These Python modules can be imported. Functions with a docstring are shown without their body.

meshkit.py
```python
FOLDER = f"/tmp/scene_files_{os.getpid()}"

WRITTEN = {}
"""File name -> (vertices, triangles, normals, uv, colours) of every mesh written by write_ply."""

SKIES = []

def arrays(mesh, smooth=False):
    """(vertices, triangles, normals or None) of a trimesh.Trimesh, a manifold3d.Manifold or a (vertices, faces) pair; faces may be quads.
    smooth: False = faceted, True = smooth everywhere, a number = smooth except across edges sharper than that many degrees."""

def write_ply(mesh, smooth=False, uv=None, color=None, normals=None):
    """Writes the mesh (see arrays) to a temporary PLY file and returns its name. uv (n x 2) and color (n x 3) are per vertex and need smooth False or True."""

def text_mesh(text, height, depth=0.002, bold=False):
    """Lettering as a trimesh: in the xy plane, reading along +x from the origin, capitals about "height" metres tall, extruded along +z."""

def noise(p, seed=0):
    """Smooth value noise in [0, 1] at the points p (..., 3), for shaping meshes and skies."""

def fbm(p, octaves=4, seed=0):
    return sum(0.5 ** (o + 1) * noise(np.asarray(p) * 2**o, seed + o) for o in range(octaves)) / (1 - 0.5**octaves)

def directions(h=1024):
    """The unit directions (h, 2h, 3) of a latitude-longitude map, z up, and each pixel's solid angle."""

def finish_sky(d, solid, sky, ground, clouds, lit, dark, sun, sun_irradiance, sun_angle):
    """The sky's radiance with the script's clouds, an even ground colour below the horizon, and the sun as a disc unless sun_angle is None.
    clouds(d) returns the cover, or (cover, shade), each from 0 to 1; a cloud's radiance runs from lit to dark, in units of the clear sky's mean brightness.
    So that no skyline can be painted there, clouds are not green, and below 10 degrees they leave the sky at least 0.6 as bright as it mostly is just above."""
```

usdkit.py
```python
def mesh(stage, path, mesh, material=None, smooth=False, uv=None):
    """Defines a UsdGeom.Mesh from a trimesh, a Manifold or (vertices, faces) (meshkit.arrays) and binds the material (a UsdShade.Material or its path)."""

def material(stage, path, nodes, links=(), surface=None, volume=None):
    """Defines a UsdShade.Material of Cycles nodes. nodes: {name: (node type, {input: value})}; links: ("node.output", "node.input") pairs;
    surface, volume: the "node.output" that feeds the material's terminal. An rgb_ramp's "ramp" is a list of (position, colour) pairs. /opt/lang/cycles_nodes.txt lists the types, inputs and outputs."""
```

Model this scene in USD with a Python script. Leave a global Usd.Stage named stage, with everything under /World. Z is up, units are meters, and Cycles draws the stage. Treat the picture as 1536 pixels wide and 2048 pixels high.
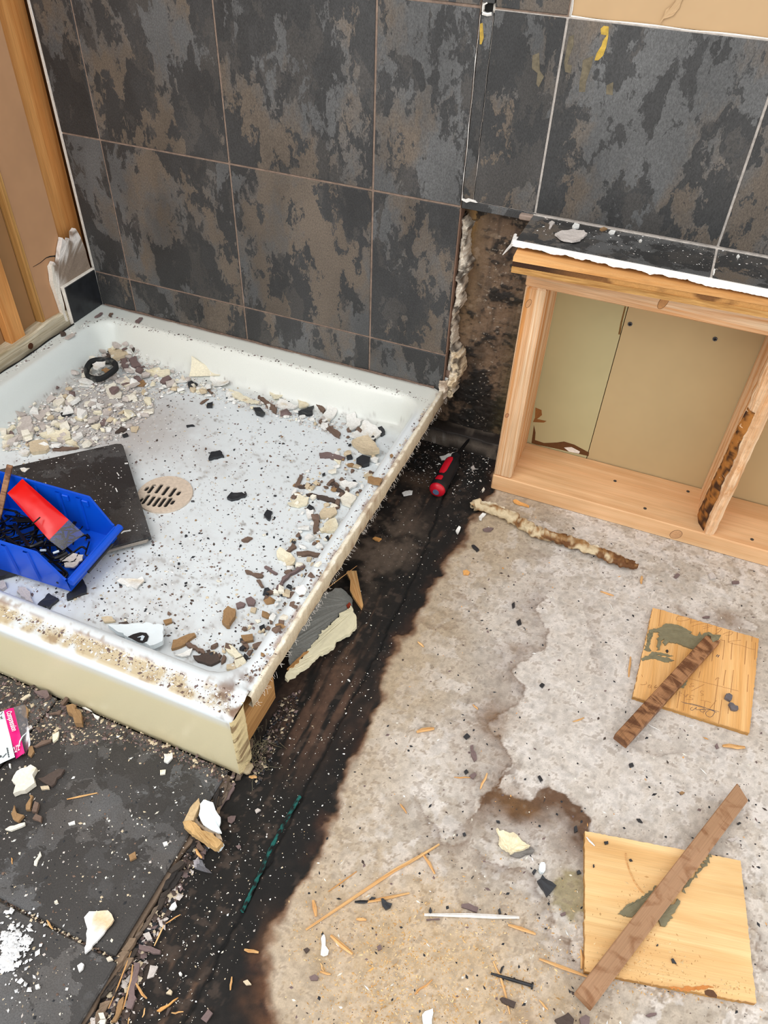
import math, random
import numpy as np, trimesh, manifold3d as m3
from shapely.geometry import Polygon, Point, LineString, MultiPoint
from scipy.ndimage import gaussian_filter
import usdkit, meshkit
from pxr import Usd, UsdGeom, UsdLux, UsdShade, Gf, Sdf, Vt

stage = Usd.Stage.CreateInMemory()
UsdGeom.SetStageUpAxis(stage, UsdGeom.Tokens.z)
UsdGeom.SetStageMetersPerUnit(stage, 1.0)
UsdGeom.Xform.Define(stage, '/World')
stage.SetDefaultPrim(stage.GetPrimAtPath('/World'))
UsdGeom.Scope.Define(stage, '/World/Looks')

# ------------------------------------------------------------------ camera, light, exposure
# metres; x along the tiled wall, y into the wall (tile face y=0), z up from the concrete
CAM = np.array([1.16821564, -1.33237341, 1.06856155])
ROT = np.array([[0.9245339847417136, 0.3797985135317013, 0.03146426825334775],
                [0.28049748741708064, -0.6222627776040761, -0.7308284307285565],
                [-0.2579885086788038, 0.684501369412487, -0.6818356141051278]])   # rows: right, down, forward
FPX = 1514.166
cam = UsdGeom.Camera.Define(stage, '/World/camera')
cam.CreateHorizontalApertureAttr(36.0)
cam.CreateVerticalApertureAttr(48.0)
cam.CreateFocalLengthAttr(36.0 * FPX / 1536)
cam.CreateClippingRangeAttr(Gf.Vec2f(0.02, 100))
cm = np.eye(4); cm[0, :3] = ROT[0]; cm[1, :3] = -ROT[1]; cm[2, :3] = -ROT[2]; cm[3, :3] = CAM
cam.AddTransformOp().Set(Gf.Matrix4d(*cm.ravel().tolist()))
cam.CreateExposureAttr(0.18)

dome = UsdLux.DomeLight.Define(stage, '/World/sky_light')
dome.CreateIntensityAttr(0.40); dome.CreateColorAttr(Gf.Vec3f(1.0, 1.0, 1.0))
win = UsdLux.RectLight.Define(stage, '/World/window_light')         # big daylight opening behind and to the left of the camera
win.CreateWidthAttr(1.5); win.CreateHeightAttr(1.5); win.CreateIntensityAttr(3.0); win.CreateColorAttr(Gf.Vec3f(1.0, 0.985, 0.955))
def aim(prim, p, q):
    p, q = np.array(p, float), np.array(q, float)
    z = p - q; z /= np.linalg.norm(z); x = np.cross([0, 0, 1.0], z); x /= np.linalg.norm(x); y = np.cross(z, x)
    M = np.eye(4); M[0, :3], M[1, :3], M[2, :3], M[3, :3] = x, y, z, p
    prim.AddTransformOp().Set(Gf.Matrix4d(*M.ravel().tolist()))
aim(win, (0.0, -1.9, 2.3), (0.7, -0.4, 0.1))

# ------------------------------------------------------------------ helpers
rng = np.random.default_rng(7)
names = {}
def numbered(path):
    n = names.get(path, 0); names[path] = n + 1
    return path if n == 0 else f'{path}_{n:03d}'
def hit(u, v, ax, c):
    """point of the photographed place seen at picture point (u, v) on the plane axis ax = c"""
    d = ROT.T @ np.array([(u - 768) / FPX, (v - 1024) / FPX, 1.0])
    return CAM + (c - CAM[ax]) / d[ax] * d
def F(u, v, z=0.0): return hit(u, v, 2, z)
def fb(p, s, o=4, seed=0): return meshkit.fbm(np.asarray(p, float) * s, o, seed)
def sst(a, b, x):
    t = np.clip((x - a) / (b - a), 0, 1); return t * t * (3 - 2 * t)
def mix(a, b, t): return np.asarray(a, float) * (1 - t[..., None]) + np.asarray(b, float) * t[..., None]
def srgb(r, g, b):
    c = np.array([r, g, b]) / 255.0
    return np.where(c <= .04045, c / 12.92, ((c + .055) / 1.055) ** 2.4)

def put(path, mesh, mat, smooth=False, loc=(0, 0, 0), col=None, tc=None):
    loc = np.array(loc, float)
    if isinstance(mesh, trimesh.Trimesh) or hasattr(mesh, 'to_mesh') or isinstance(mesh, tuple):
        v, f, n = meshkit.arrays(mesh, smooth)
    m = usdkit.mesh(stage, path, (v - loc, f), M[mat], smooth=False)
    if n is not None:
        m.CreateNormalsAttr(Vt.Vec3fArray.FromNumpy(n.astype(np.float32))); m.SetNormalsInterpolation('vertex')
    api = UsdGeom.PrimvarsAPI(m)
    if col is not None:
        col = np.broadcast_to(np.asarray(col, np.float32), (len(v), 3))
        api.CreatePrimvar('col', Sdf.ValueTypeNames.Color3fArray, 'vertex').Set(Vt.Vec3fArray.FromNumpy(np.ascontiguousarray(col)))
    if tc is not None:
        api.CreatePrimvar('tc', Sdf.ValueTypeNames.Float3Array, 'vertex').Set(Vt.Vec3fArray.FromNumpy(np.ascontiguousarray(tc, np.float32)))
    return m
def setd(prim, **k):
    for a, b in k.items():
        if b: prim.SetCustomDataByKey(a, b)
def verts(mesh): return meshkit.arrays(mesh)[0]
class Thing:
    """an Xform at the thing's base whose children are its parts (all meshes given in world metres)"""
    def __init__(s, name, label=None, cat=None, group=None, kind=None, base=None):
        s.path = numbered('/World/' + name); s.base = None if base is None else np.array(base, float)
        s.x = UsdGeom.Xform.Define(stage, s.path); setd(s.x.GetPrim(), label=label, category=cat, group=group, kind=kind)
    def part(s, name, mesh, mat, parent=None, label=None, kind=None, **k):
        if s.base is None:
            v = verts(mesh); lo, hi = v.min(0), v.max(0); s.base = np.array([(lo[0] + hi[0]) / 2, (lo[1] + hi[1]) / 2, lo[2]])
        if not getattr(s, 'set_', None):
            s.x.AddTranslateOp().Set(Gf.Vec3d(*s.base.tolist())); s.set_ = True
        p = numbered((parent or s.path) + '/' + name)
        m = put(p, mesh, mat, loc=s.base, **k); setd(m.GetPrim(), label=label, kind=kind)
        return p
def single(name, mesh, mat, label=None, cat=None, group=None, kind=None, **k):
    v = verts(mesh); lo, hi = v.min(0), v.max(0); base = np.array([(lo[0] + hi[0]) / 2, (lo[1] + hi[1]) / 2, lo[2]])
    p = numbered('/World/' + name); m = put(p, mesh, mat, loc=base, **k); m.AddTranslateOp().Set(Gf.Vec3d(*base.tolist()))
    setd(m.GetPrim(), label=label, category=cat, group=group, kind=kind)
    return p

def cbox(lo, hi, c=0.0015):
    """box with chamfered edges"""
    lo, hi = np.array(lo, float), np.array(hi, float); P = []
    c = min(c, *(0.45 * (hi - lo)))
    for i in range(8):
        b = np.array([(i >> k) & 1 for k in range(3)]); q = np.where(b, hi, lo); s = np.where(b, -1, 1) * c
        for k in range(3):
            d = s.copy(); d[k] = 0; P.append(q + d)
    return trimesh.convex.convex_hull(np.array(P))
def frame_m(p0, p1, up=(0, 0, 1)):
    p0, p1 = np.array(p0, float), np.array(p1, float)
    x = p1 - p0; L = np.linalg.norm(x); x /= L; y = np.cross(up, x); y /= np.linalg.norm(y); z = np.cross(x, y)
    T = np.eye(4); T[:3, 0], T[:3, 1], T[:3, 2], T[:3, 3] = x, y, z, p0
    return T, L
def grid_mesh(P):
    """P (rows, cols, 3) -> vertices, triangles"""
    r, c = P.shape[:2]; i = np.arange(r * c).reshape(r, c)
    a, b, d, e = i[:-1, :-1].ravel(), i[:-1, 1:].ravel(), i[1:, :-1].ravel(), i[1:, 1:].ravel()
    return P.reshape(-1, 3), np.vstack([np.stack([a, b, e], 1), np.stack([a, e, d], 1)])
def tube(path, r, n=8, close=True):
    path = np.array(path, float); r = np.broadcast_to(r, (len(path),)); V = []
    t = np.gradient(path, axis=0); t /= np.linalg.norm(t, axis=1, keepdims=True)
    a = np.cross(t[0], [0.31, 0.2, 0.93]); a /= np.linalg.norm(a)
    for k in range(len(path)):
        a = a - t[k] * (a @ t[k]); a /= np.linalg.norm(a); b = np.cross(t[k], a)
        th = np.linspace(0, 2 * np.pi, n, endpoint=False)
        V.append(path[k] + r[k] * (np.cos(th)[:, None] * a + np.sin(th)[:, None] * b))
    V = np.array(V); Fc = []
    for k in range(len(path) - 1):
        for j in range(n):
            p, q = k * n + j, k * n + (j + 1) % n
            Fc += [[p, q, q + n], [p, q + n, p + n]]
    V = V.reshape(-1, 3)
    if close:
        V = np.vstack([V, path[0], path[-1]]); c0, c1 = len(V) - 2, len(V) - 1
        for j in range(n):
            Fc += [[c0, (j + 1) % n, j], [c1, (len(path) - 1) * n + j, (len(path) - 1) * n + (j + 1) % n]]
    return trimesh.Trimesh(V, Fc, process=False)
def slab(poly, z0, t, step=0.006, rough=0.0006, bend=0.0, seed=0, tilt=(0, 0)):
    """an irregular plate with the outline poly (n,2) lying at z0, thickness t; jagged edge, uneven faces; bend lifts its rim"""
    r = np.random.default_rng(seed); poly = np.asarray(poly, float)
    pts = []
    for a, b in zip(poly, np.roll(poly, -1, 0)):
        L = np.linalg.norm(b - a); n = max(1, int(L / step))
        for k in range(n):
            q = a + (b - a) * k / n
            if k: q = q + r.normal(0, 0.05 * min(L, 0.03), 2)
            pts.append(q)
    P = Polygon(pts)
    if not P.is_valid: P = P.buffer(0)
    if P.geom_type != 'Polygon': P = max(P.geoms, key=lambda g: g.area)
    m = trimesh.creation.extrude_polygon(P, t, engine='earcut')
    if max(np.ptp(poly, 0)) > 0.012:
        m = m.subdivide()
        if max(np.ptp(poly, 0)) > 0.05: m = m.subdivide()
    v = m.vertices.copy(); c = v[:, :2].mean(0); ext = max(np.ptp(v[:, 0]), np.ptp(v[:, 1])) + 1e-6
    d = v[:, :2] - c; rr = (d ** 2).sum(1) / (ext / 2) ** 2
    nz = meshkit.fbm(np.c_[v[:, :2] * 120, v[:, 2] * 60], 3, seed) - .5
    top = v[:, 2] > t * .5
    v[:, 2] += np.where(top, nz * rough * 4, 0) + bend * ext * rr
    v[:, :2] += (meshkit.noise(v * 300, seed + 5)[:, None] - .5) * rough
    v[:, 2] += d[:, 0] * tilt[0] + d[:, 1] * tilt[1]
    v[:, 2] += z0 - v[:, 2].min()
    m.vertices = v
    return m
def lump(p, ext, seed=0, n=1, rough=.5):
    """an irregular crumb"""
    m = trimesh.creation.icosphere(subdivisions=n); v = m.vertices.copy()
    v *= 1 + rough * (meshkit.noise(v * 1.7 + seed * 3.1, seed) - .5)[:, None] * 1.5
    m.vertices = v * np.array(ext) / 2 + np.array(p); return m
def crumbs(n, pts, size, cols, seed=0, flat=.5, elong=1.0):
    """many tiny four- to six-sided crumbs in one mesh; pts (n,3) on the surface"""
    r = np.random.default_rng(seed); V, Fc, C = [], [], []
    base = np.array([[1, 0, 0], [0, .9, 0], [-1, 0, 0], [0, -.9, 0], [.1, 0, .9], [.0, .1, -.5]])
    fc = np.array([[0, 1, 4], [1, 2, 4], [2, 3, 4], [3, 0, 4], [1, 0, 5], [2, 1, 5], [3, 2, 5], [0, 3, 5]])
    for k in range(n):
        s = size[0] * (size[1] / size[0]) ** (r.random() ** 2.2)
        b = base * (1 + r.uniform(-.4, .4, (6, 3))); el = 1 + (elong - 1) * r.random(); b = b * [s * el, s, s * flat]
        a = r.uniform(0, 6.283); ca, sa = math.cos(a), math.sin(a)
        b = b @ np.array([[ca, sa, 0], [-sa, ca, 0], [0, 0, 1]])
        V.append(b + pts[k] + [0, 0, s * flat * .3]); Fc.append(fc + 6 * k); C.append(np.repeat(cols[r.integers(len(cols))][None] * r.uniform(.75, 1.2), 6, 0))
    return (np.vstack(V), np.vstack(Fc)), np.vstack(C)
def in_poly(n, poly, seed):
    r = np.random.default_rng(seed); P = Polygon(poly); lo, hi = np.array(poly).min(0), np.array(poly).max(0); out = []
    while len(out) < n:
        q = lo + (hi - lo) * r.random(2)
        if P.contains(Point(q)): out.append(q)
    return np.array(out)

# ------------------------------------------------------------------ materials
M = {}
def material(key, nodes, links, surface='p.BSDF'):
    M[key] = usdkit.material(stage, '/World/Looks/' + key, nodes, links, surface=surface); return M[key]
def plain(key, c, rough=.6, var=.0, scale=60, bump=0.0, **kw):
    nodes = {'p': ('principled_bsdf', dict(base_color=tuple(c), roughness=rough, **kw))}; links = []
    if var or bump:
        nodes.update(g=('geometry', {}), n=('noise_texture', dict(scale=scale, detail=5, roughness=.6)))
        links += [('g.position', 'n.vector')]
    if var:
        nodes.update(r=('rgb_ramp', {'ramp': [(.3, np.array(c) * (1 - var)), (.7, np.minimum(1, np.array(c) * (1 + var)))]}))
        links += [('n.fac', 'r.fac'), ('r.color', 'p.base_color')]
    if bump:
        nodes['b'] = ('bump', dict(strength=bump, distance=.002)); links += [('n.fac', 'b.height'), ('b.normal', 'p.normal')]
    material(key, nodes, links)
def vcol(key, rough=.8, grain=.12, gscale=350, bump=.25, bdist=.0012, spec=.4, **kw):
    material(key, {'a': ('attribute', {'attribute': 'col'}), 'g': ('geometry', {}), 'n': ('noise_texture', dict(scale=gscale, detail=4, roughness=.7)),
        'r': ('rgb_ramp', {'ramp': [(.25, (1 - grain,) * 3), (.75, (1 + grain,) * 3)]}), 'x': ('mix_color', dict(blend_type='multiply', fac=1.0)),
        'b': ('bump', dict(strength=bump, distance=bdist)), 'p': ('principled_bsdf', dict(roughness=rough, specular_ior_level=spec, **kw))},
        [('g.position', 'n.vector'), ('n.fac', 'r.fac'), ('a.color', 'x.a'), ('r.color', 'x.b'), ('x.result', 'p.base_color'), ('n.fac', 'b.height'), ('b.normal', 'p.normal')])
def wood(key, c0, c1, rings=9.0, along=1.6, fine=.5, rough=.65, knots=None, dist=2.0, lo=.35, hi=.68):
    """tc.x runs along the grain"""
    n = {'a': ('attribute', {'attribute': 'tc'}), 'm1': ('mapping', dict(scale=(along, rings * 4, rings * 4))), 'n1': ('noise_texture', dict(scale=1.0, detail=4, roughness=.55, distortion=dist)),
         'r1': ('rgb_ramp', {'ramp': [(lo, c0), (hi, c1)]}), 'm2': ('mapping', dict(scale=(14, 900, 900))), 'n2': ('noise_texture', dict(scale=1.0, detail=3, roughness=.6)),
         'r2': ('rgb_ramp', {'ramp': [(.3, (1 - .35 * fine,) * 3), (.65, (1 + .12 * fine,) * 3)]}), 'm3': ('mapping', dict(scale=(5, 12, 12))), 'n3': ('noise_texture', dict(scale=1.0, detail=3)),
         'r3': ('rgb_ramp', {'ramp': [(.3, (.86, .84, .80)), (.7, (1.1, 1.1, 1.12))]}),
         'x': ('mix_color', dict(blend_type='multiply', fac=1.0)), 'y': ('mix_color', dict(blend_type='multiply', fac=1.0)),
         'b': ('bump', dict(strength=.15, distance=.001)), 'p': ('principled_bsdf', dict(roughness=rough, specular_ior_level=.35))}
    l = [('a.vector', 'm1.vector'), ('m1.vector', 'n1.vector'), ('n1.fac', 'r1.fac'), ('a.vector', 'm2.vector'), ('m2.vector', 'n2.vector'), ('n2.fac', 'r2.fac'), ('a.vector', 'm3.vector'), ('m3.vector', 'n3.vector'), ('n3.fac', 'r3.fac'),
         ('r1.color', 'x.a'), ('r2.color', 'x.b'), ('x.result', 'y.a'), ('r3.color', 'y.b'), ('y.result', 'p.base_color'), ('n2.fac', 'b.height'), ('b.normal', 'p.normal')]
    material(key, n, l)
def slate(key, dark, grey, brown, rough=.5, zs=.55, amount=.5, brownness=.52, scale=9.0, off=1.0):
    n = {'g': ('geometry', {}), 'o': ('object_info', {}), 'mu': ('math', dict(math_type='multiply', value2=37.0)), 'cx': ('combine_xyz', {}), 'ad': ('vector_math', dict(math_type='add')),
         'mp': ('mapping', dict(scale=(1, 1, zs))), 'n0': ('noise_texture', dict(scale=scale * 3.2, detail=4, roughness=.6)), 'w0': ('vector_math', dict(math_type='multiply', vector2=(.05, .05, .05))), 'w1': ('vector_math', dict(math_type='add')),
         'n1': ('noise_texture', dict(scale=scale, detail=8, roughness=.61)), 'm1': ('map_range', dict(from_min=amount - .006, from_max=amount + .008, clamp=True)),
         'n2': ('noise_texture', dict(scale=scale * .42, detail=6, roughness=.6)), 'm2': ('map_range', dict(from_min=brownness - .05, from_max=brownness + .05, clamp=True)),
         'n4': ('noise_texture', dict(scale=scale * 1.3, detail=8, roughness=.6)), 'm4': ('map_range', dict(from_min=.535, from_max=.55, clamp=True)),
         'n6': ('noise_texture', dict(scale=scale * 2.2, detail=7, roughness=.62)), 'm6': ('map_range', dict(from_min=.575, from_max=.59, clamp=True)),
         'n3': ('noise_texture', dict(scale=520, detail=3, roughness=.75)), 'r3': ('rgb_ramp', {'ramp': [(.25, (.50,) * 3), (.75, (1.55,) * 3)]}),
         'n5': ('noise_texture', dict(scale=scale * .8, detail=5)), 'r5': ('rgb_ramp', {'ramp': [(.3, (.74,) * 3), (.7, (1.26,) * 3)]}),
         'c1': ('mix_color', dict(a=tuple(grey), b=tuple(brown))), 'c4': ('mix_color', dict(a=tuple(dark), b=tuple((np.array(dark) * .5 + (np.array(grey) * .6 + np.array(brown) * .4) * .36)))), 'c2': ('mix_color', {}),
         'c6': ('mix_color', dict(b=tuple(np.array(dark) * 1.15))), 'c3': ('mix_color', dict(blend_type='multiply', fac=1.0)), 'c5': ('mix_color', dict(blend_type='multiply', fac=1.0)),
         'b': ('bump', dict(strength=.3, distance=.001)), 'b2': ('bump', dict(strength=.12, distance=.001)), 'p': ('principled_bsdf', dict(roughness=rough, specular_ior_level=.45))}
    l = [('o.random', 'mu.value1'), ('mu.value', 'cx.x'), ('mu.value', 'cx.y'), ('g.position', 'ad.vector1'), ('cx.vector', 'ad.vector2'), ('ad.vector', 'mp.vector'), ('mp.vector', 'n0.vector'), ('n0.color', 'w0.vector1'), ('w0.vector', 'w1.vector1'), ('mp.vector', 'w1.vector2')]
    l += [('w1.vector', q + '.vector') for q in ('n1', 'n2', 'n4', 'n5', 'n6')] + [('mp.vector', 'n3.vector')]
    l += [('n1.fac', 'm1.value'), ('n2.fac', 'm2.value'), ('n4.fac', 'm4.value'), ('n6.fac', 'm6.value'), ('n3.fac', 'r3.fac'), ('n5.fac', 'r5.fac'), ('m2.result', 'c1.fac'), ('m4.result', 'c4.fac'), ('m1.result', 'c2.fac'), ('c4.result', 'c2.a'), ('c1.result', 'c2.b'), ('m6.result', 'c6.fac'), ('c2.result', 'c6.a'),
          ('c6.result', 'c3.a'), ('r3.color', 'c3.b'), ('c3.result', 'c5.a'), ('r5.color', 'c5.b'), ('c5.result', 'p.base_color'), ('m1.result', 'b.height'), ('n3.fac', 'b2.height'), ('b.normal', 'b2.normal'), ('b2.normal', 'p.normal')]
    material(key, n, l)

slate('wall_slate', (.036, .036, .036), (.092, .093, .093), (.116, .093, .072), rough=.46, scale=12, amount=.498, brownness=.51, zs=.55)
slate('floor_slate', (.030, .027, .025), (.088, .088, .090), (.070, .064, .060), rough=.45, zs=1, amount=.52, brownness=.50, scale=9)
slate('loose_slate', (.026, .026, .028), (.055, .056, .058), (.050, .048, .047), rough=.4, zs=1, amount=.52, scale=10)
plain('grout', srgb(140, 120, 106), .9, .3, 90, .3)
plain('grout_light', srgb(186, 178, 170), .85, .25, 120, .3)
plain('caulk', srgb(226, 223, 218), .6, .12, 150, .2)
vcol('floor_look', .8, .16, 420, .35, .0012)
vcol('mould_look', .62, .22, 300, .5, .002)
vcol('pan_look', .28, .03, 500, .05, .0008, .5)
vcol('crumb', .8, .1, 300, .1)
vcol('rough_col', .85, .16, 260, .32, .0014)
vcol('paper_col', .75, .06, 90, .12)
vcol('gloss_col', .35, .02, 200, .02)
wood('pine', srgb(206, 146, 82), srgb(232, 180, 118), along=1.2, rings=7, fine=.5)
wood('pine_pale', srgb(222, 174, 126), srgb(236, 196, 150), along=1.2, rings=6, fine=.35)
wood('pine_white', srgb(206, 142, 80), srgb(240, 210, 174), along=.8, rings=9, fine=.7, lo=.38, hi=.66)
wood('ply_face', srgb(222, 176, 116), srgb(242, 206, 150), along=2.2, rings=8, fine=.35, dist=1.2)
wood('ply_face_orange', srgb(216, 162, 96), srgb(236, 190, 130), along=1.5, rings=14, fine=.6, dist=.8)
wood('ply_edge', srgb(168, 120, 62), srgb(206, 160, 96), along=1.0, rings=60, fine=.8, dist=.4)
wood('ply_burnt', srgb(70, 40, 20), srgb(190, 130, 70), along=6.0, rings=40, fine=.9, lo=.4, hi=.55)
wood('old_sill', srgb(176, 160, 128), srgb(222, 212, 188), along=1.4, rings=16, fine=.8)
wood('left_stud', srgb(198, 130, 66), srgb(224, 164, 98), along=1.0, rings=9, fine=.6)
wood('block_wood', srgb(150, 106, 60), srgb(190, 146, 92), along=2.0, rings=14, fine=.7)
wood('rotten', srgb(88, 48, 20), srgb(196, 130, 56), along=9, rings=14, fine=1.3, lo=.38, hi=.62)
wood('zebra', srgb(98, 62, 38), srgb(160, 116, 80), along=52, rings=4.0, fine=.6, rough=.55, dist=1.6, lo=.40, hi=.56)
wood('tan_stick', srgb(146, 104, 72), srgb(174, 136, 104), along=30, rings=4.0, fine=.4, rough=.65, dist=1.8, lo=.34, hi=.5)
wood('splinter', srgb(206, 150, 90), srgb(236, 196, 138), along=6, rings=40, fine=.8)
plain('kraft', srgb(192, 160, 120), .8, .05, 8, .04)
plain('pink_board', srgb(186, 142, 104), .8, .09, 9, .04)
plain('brown_board', srgb(150, 112, 72), .8, .08, 10, .04)
plain('green_board', srgb(182, 172, 130), .85, .05, 6, .04)
plain('tan_board', srgb(186, 163, 121), .85, .05, 6, .04)
plain('plaster', srgb(228, 222, 212), .85, .12, 120, .5)
plain('old_caulk', srgb(112, 92, 80), .85, .35, 140, .3)
plain('black_slate', srgb(34, 36, 40), .3, .3, 60, .1)
plain('screw_metal', srgb(92, 92, 96), .4, metallic=.7)
plain('black_metal', srgb(24, 24, 27), .32, metallic=.5)
plain('dark_void', srgb(16, 14, 12), .9)
plain('grate_look', srgb(206, 190, 172), .6, .14, 150, .3)
plain('blue_plastic', srgb(6, 80, 205), .3)
plain('red_film', srgb(214, 8, 10), .28)
plain('red_plastic', srgb(200, 18, 40), .35)
plain('black_plastic', srgb(26, 27, 30), .4)
plain('emblem_blue', srgb(90, 110, 140), .5)
plain('pencil', srgb(170, 124, 78), .9)
plain('pencil_dark', srgb(92, 84, 86), .9)
plain('magenta', srgb(222, 6, 120), .35)
plain('card_white', srgb(226, 236, 240), .4, .03, 40)
plain('ink', srgb(70, 76, 82), .6)
plain('mortar_green', srgb(122, 116, 90), .7, .12, 120, .5)
plain('teal_wire', srgb(10, 92, 84), .7, .6, 160, .4)
plain('red_stain', srgb(150, 50, 20), .7)
plain('yellow_paint', srgb(184, 152, 62), .7, .35, 90)
plain('dull_paint', srgb(104, 95, 76), .7, .35, 120)
plain('foil', srgb(200, 214, 224), .25)
material('clear_film', {'t': ('transparent_bsdf', {'color': (.86, .86, .9)}), 'g': ('glossy_bsdf', {'color': (.9, .9, .9), 'roughness': .2}), 'f': ('fresnel', {'IOR': 1.35}), 'd': ('diffuse_bsdf', {'color': (.6, .6, .64)}), 'm': ('mix_closure', {}), 'm2': ('mix_closure', {'fac': .10})},
         [('f.fac', 'm.fac'), ('t.BSDF', 'm.closure1'), ('g.BSDF', 'm.closure2'), ('m.closure', 'm2.closure1'), ('d.BSDF', 'm2.closure2')], 'm2.closure')
CC = dict(C=srgb(234, 229, 214), W=srgb(232, 232, 228), G=srgb(196, 188, 182), T=srgb(204, 188, 160), B=srgb(112, 92, 80), K=srgb(44, 46, 50), P=srgb(118, 100, 98), R=srgb(150, 118, 82), O=srgb(222, 164, 96), D=srgb(78, 66, 60), Y=srgb(232, 225, 200))
def spotty(v, c, amt=.18, seed=0):
    n = fb(v, 70, 3, seed)
    return np.clip(np.asarray(c)[None] * (1 + amt * 2.4 * (n[:, None] - .5)), 0, .9)
def board(parent_thing, name, lo, hi, axis, mat, seed=0, c=.0015, label=None, parent=None, shape=None):
    """axis-aligned piece of wood, grain along axis"""
    m = cbox(lo, hi, c) if shape is None else shape
    v = verts(m); o = [axis] + [k for k in range(3) if k != axis]
    tc = v[:, o] + np.array([seed * 1.37, seed * .71, seed * .33])
    return parent_thing.part(name, m, mat, tc=tc, label=label, parent=parent)
# ================================================================== STRUCTURE
# ---- floor: concrete with the strip of black mouldy subfloor where the curb was torn out
def polydist(p, L):
    """distance and side (+ left of travel) of points p (n,2) to the polyline L"""
    best = np.full(len(p), 1e9); side = np.zeros(len(p))
    for a, b in zip(L[:-1], L[1:]):
        d = b - a; t = np.clip(((p - a) @ d) / (d @ d), 0, 1); q = p - a - t[:, None] * d; r = np.hypot(q[:, 0], q[:, 1])
        s = np.sign(d[0] * (p[:, 1] - a[1]) - d[1] * (p[:, 0] - a[0])); w = r < best
        best[w] = r[w]; side[w] = s[w]
    return best, side
def PX(*pts, z=0.0): return np.array([F(u, v, z)[:2] for u, v in pts])
edge = PX((986, 950), (985, 985), (950, 1030), (930, 1075), (900, 1110), (870, 1165), (850, 1215), (830, 1250), (800, 1280), (780, 1310), (770, 1350), (765, 1400), (745, 1440), (715, 1480), (700, 1520), (690, 1560), (680, 1600), (660, 1650), (645, 1690), (610, 1740), (580, 1790), (555, 1830), (540, 1870), (530, 1920), (530, 1980), (545, 2048), (560, 2120))
edge = np.vstack([[edge[0, 0], .12], edge])
lines = [  # picture-traced tide lines of old leaks: points, width, strength, fade width, fade side
    (PX((1085, 1200), (1068, 1215), (1093, 1260), (1088, 1295), (1040, 1325), (1020, 1345), (1045, 1370), (1040, 1395), (1022, 1415), (995, 1440), (975, 1445), (990, 1470), (1012, 1500), (1015, 1525), (1000, 1560), (990, 1575)), .0024, .62, .030, -1),
    (PX((968, 1600), (990, 1572), (1005, 1590), (1035, 1605), (1060, 1605), (1080, 1595), (1095, 1582), (1120, 1590), (1140, 1605), (1155, 1612), (1167, 1640), (1170, 1665)), .0050, 1.6, .030, -1),
    (PX((835, 1610), (865, 1650), (880, 1680), (905, 1690), (940, 1690), (955, 1710), (975, 1725), (1000, 1735), (1050, 1735), (1075, 1770), (1092, 1800), (1105, 1840), (1110, 1870), (1130, 1880), (1145, 1905), (1160, 1930)), .0016, .5, .014, -1),
    (PX((1168, 1207), (1178, 1250), (1185, 1300), (1195, 1345)), .0010, .32, .012, 1),
    (PX((925, 1190), (940, 1200), (958, 1215), (955, 1235), (935, 1245), (915, 1240), (918, 1255), (868, 1260), (845, 1250)), .0011, .38, .014, -1),
    (PX((958, 1545), (948, 1600), (940, 1650), (938, 1690)), .0011, .38, .012, -1),
    (PX((1275, 1500), (1300, 1515), (1320, 1510), (1370, 1505), (1430, 1515)), .0010, .3, .012, 1),
    (PX((1505, 1850), (1520, 1880), (1513, 1930), (1540, 1945)), .0016, .5, .006, 1),
    (PX((1040, 1075), (1100, 1120), (1105, 1150)), .0008, .2, .01, -1)]
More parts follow.
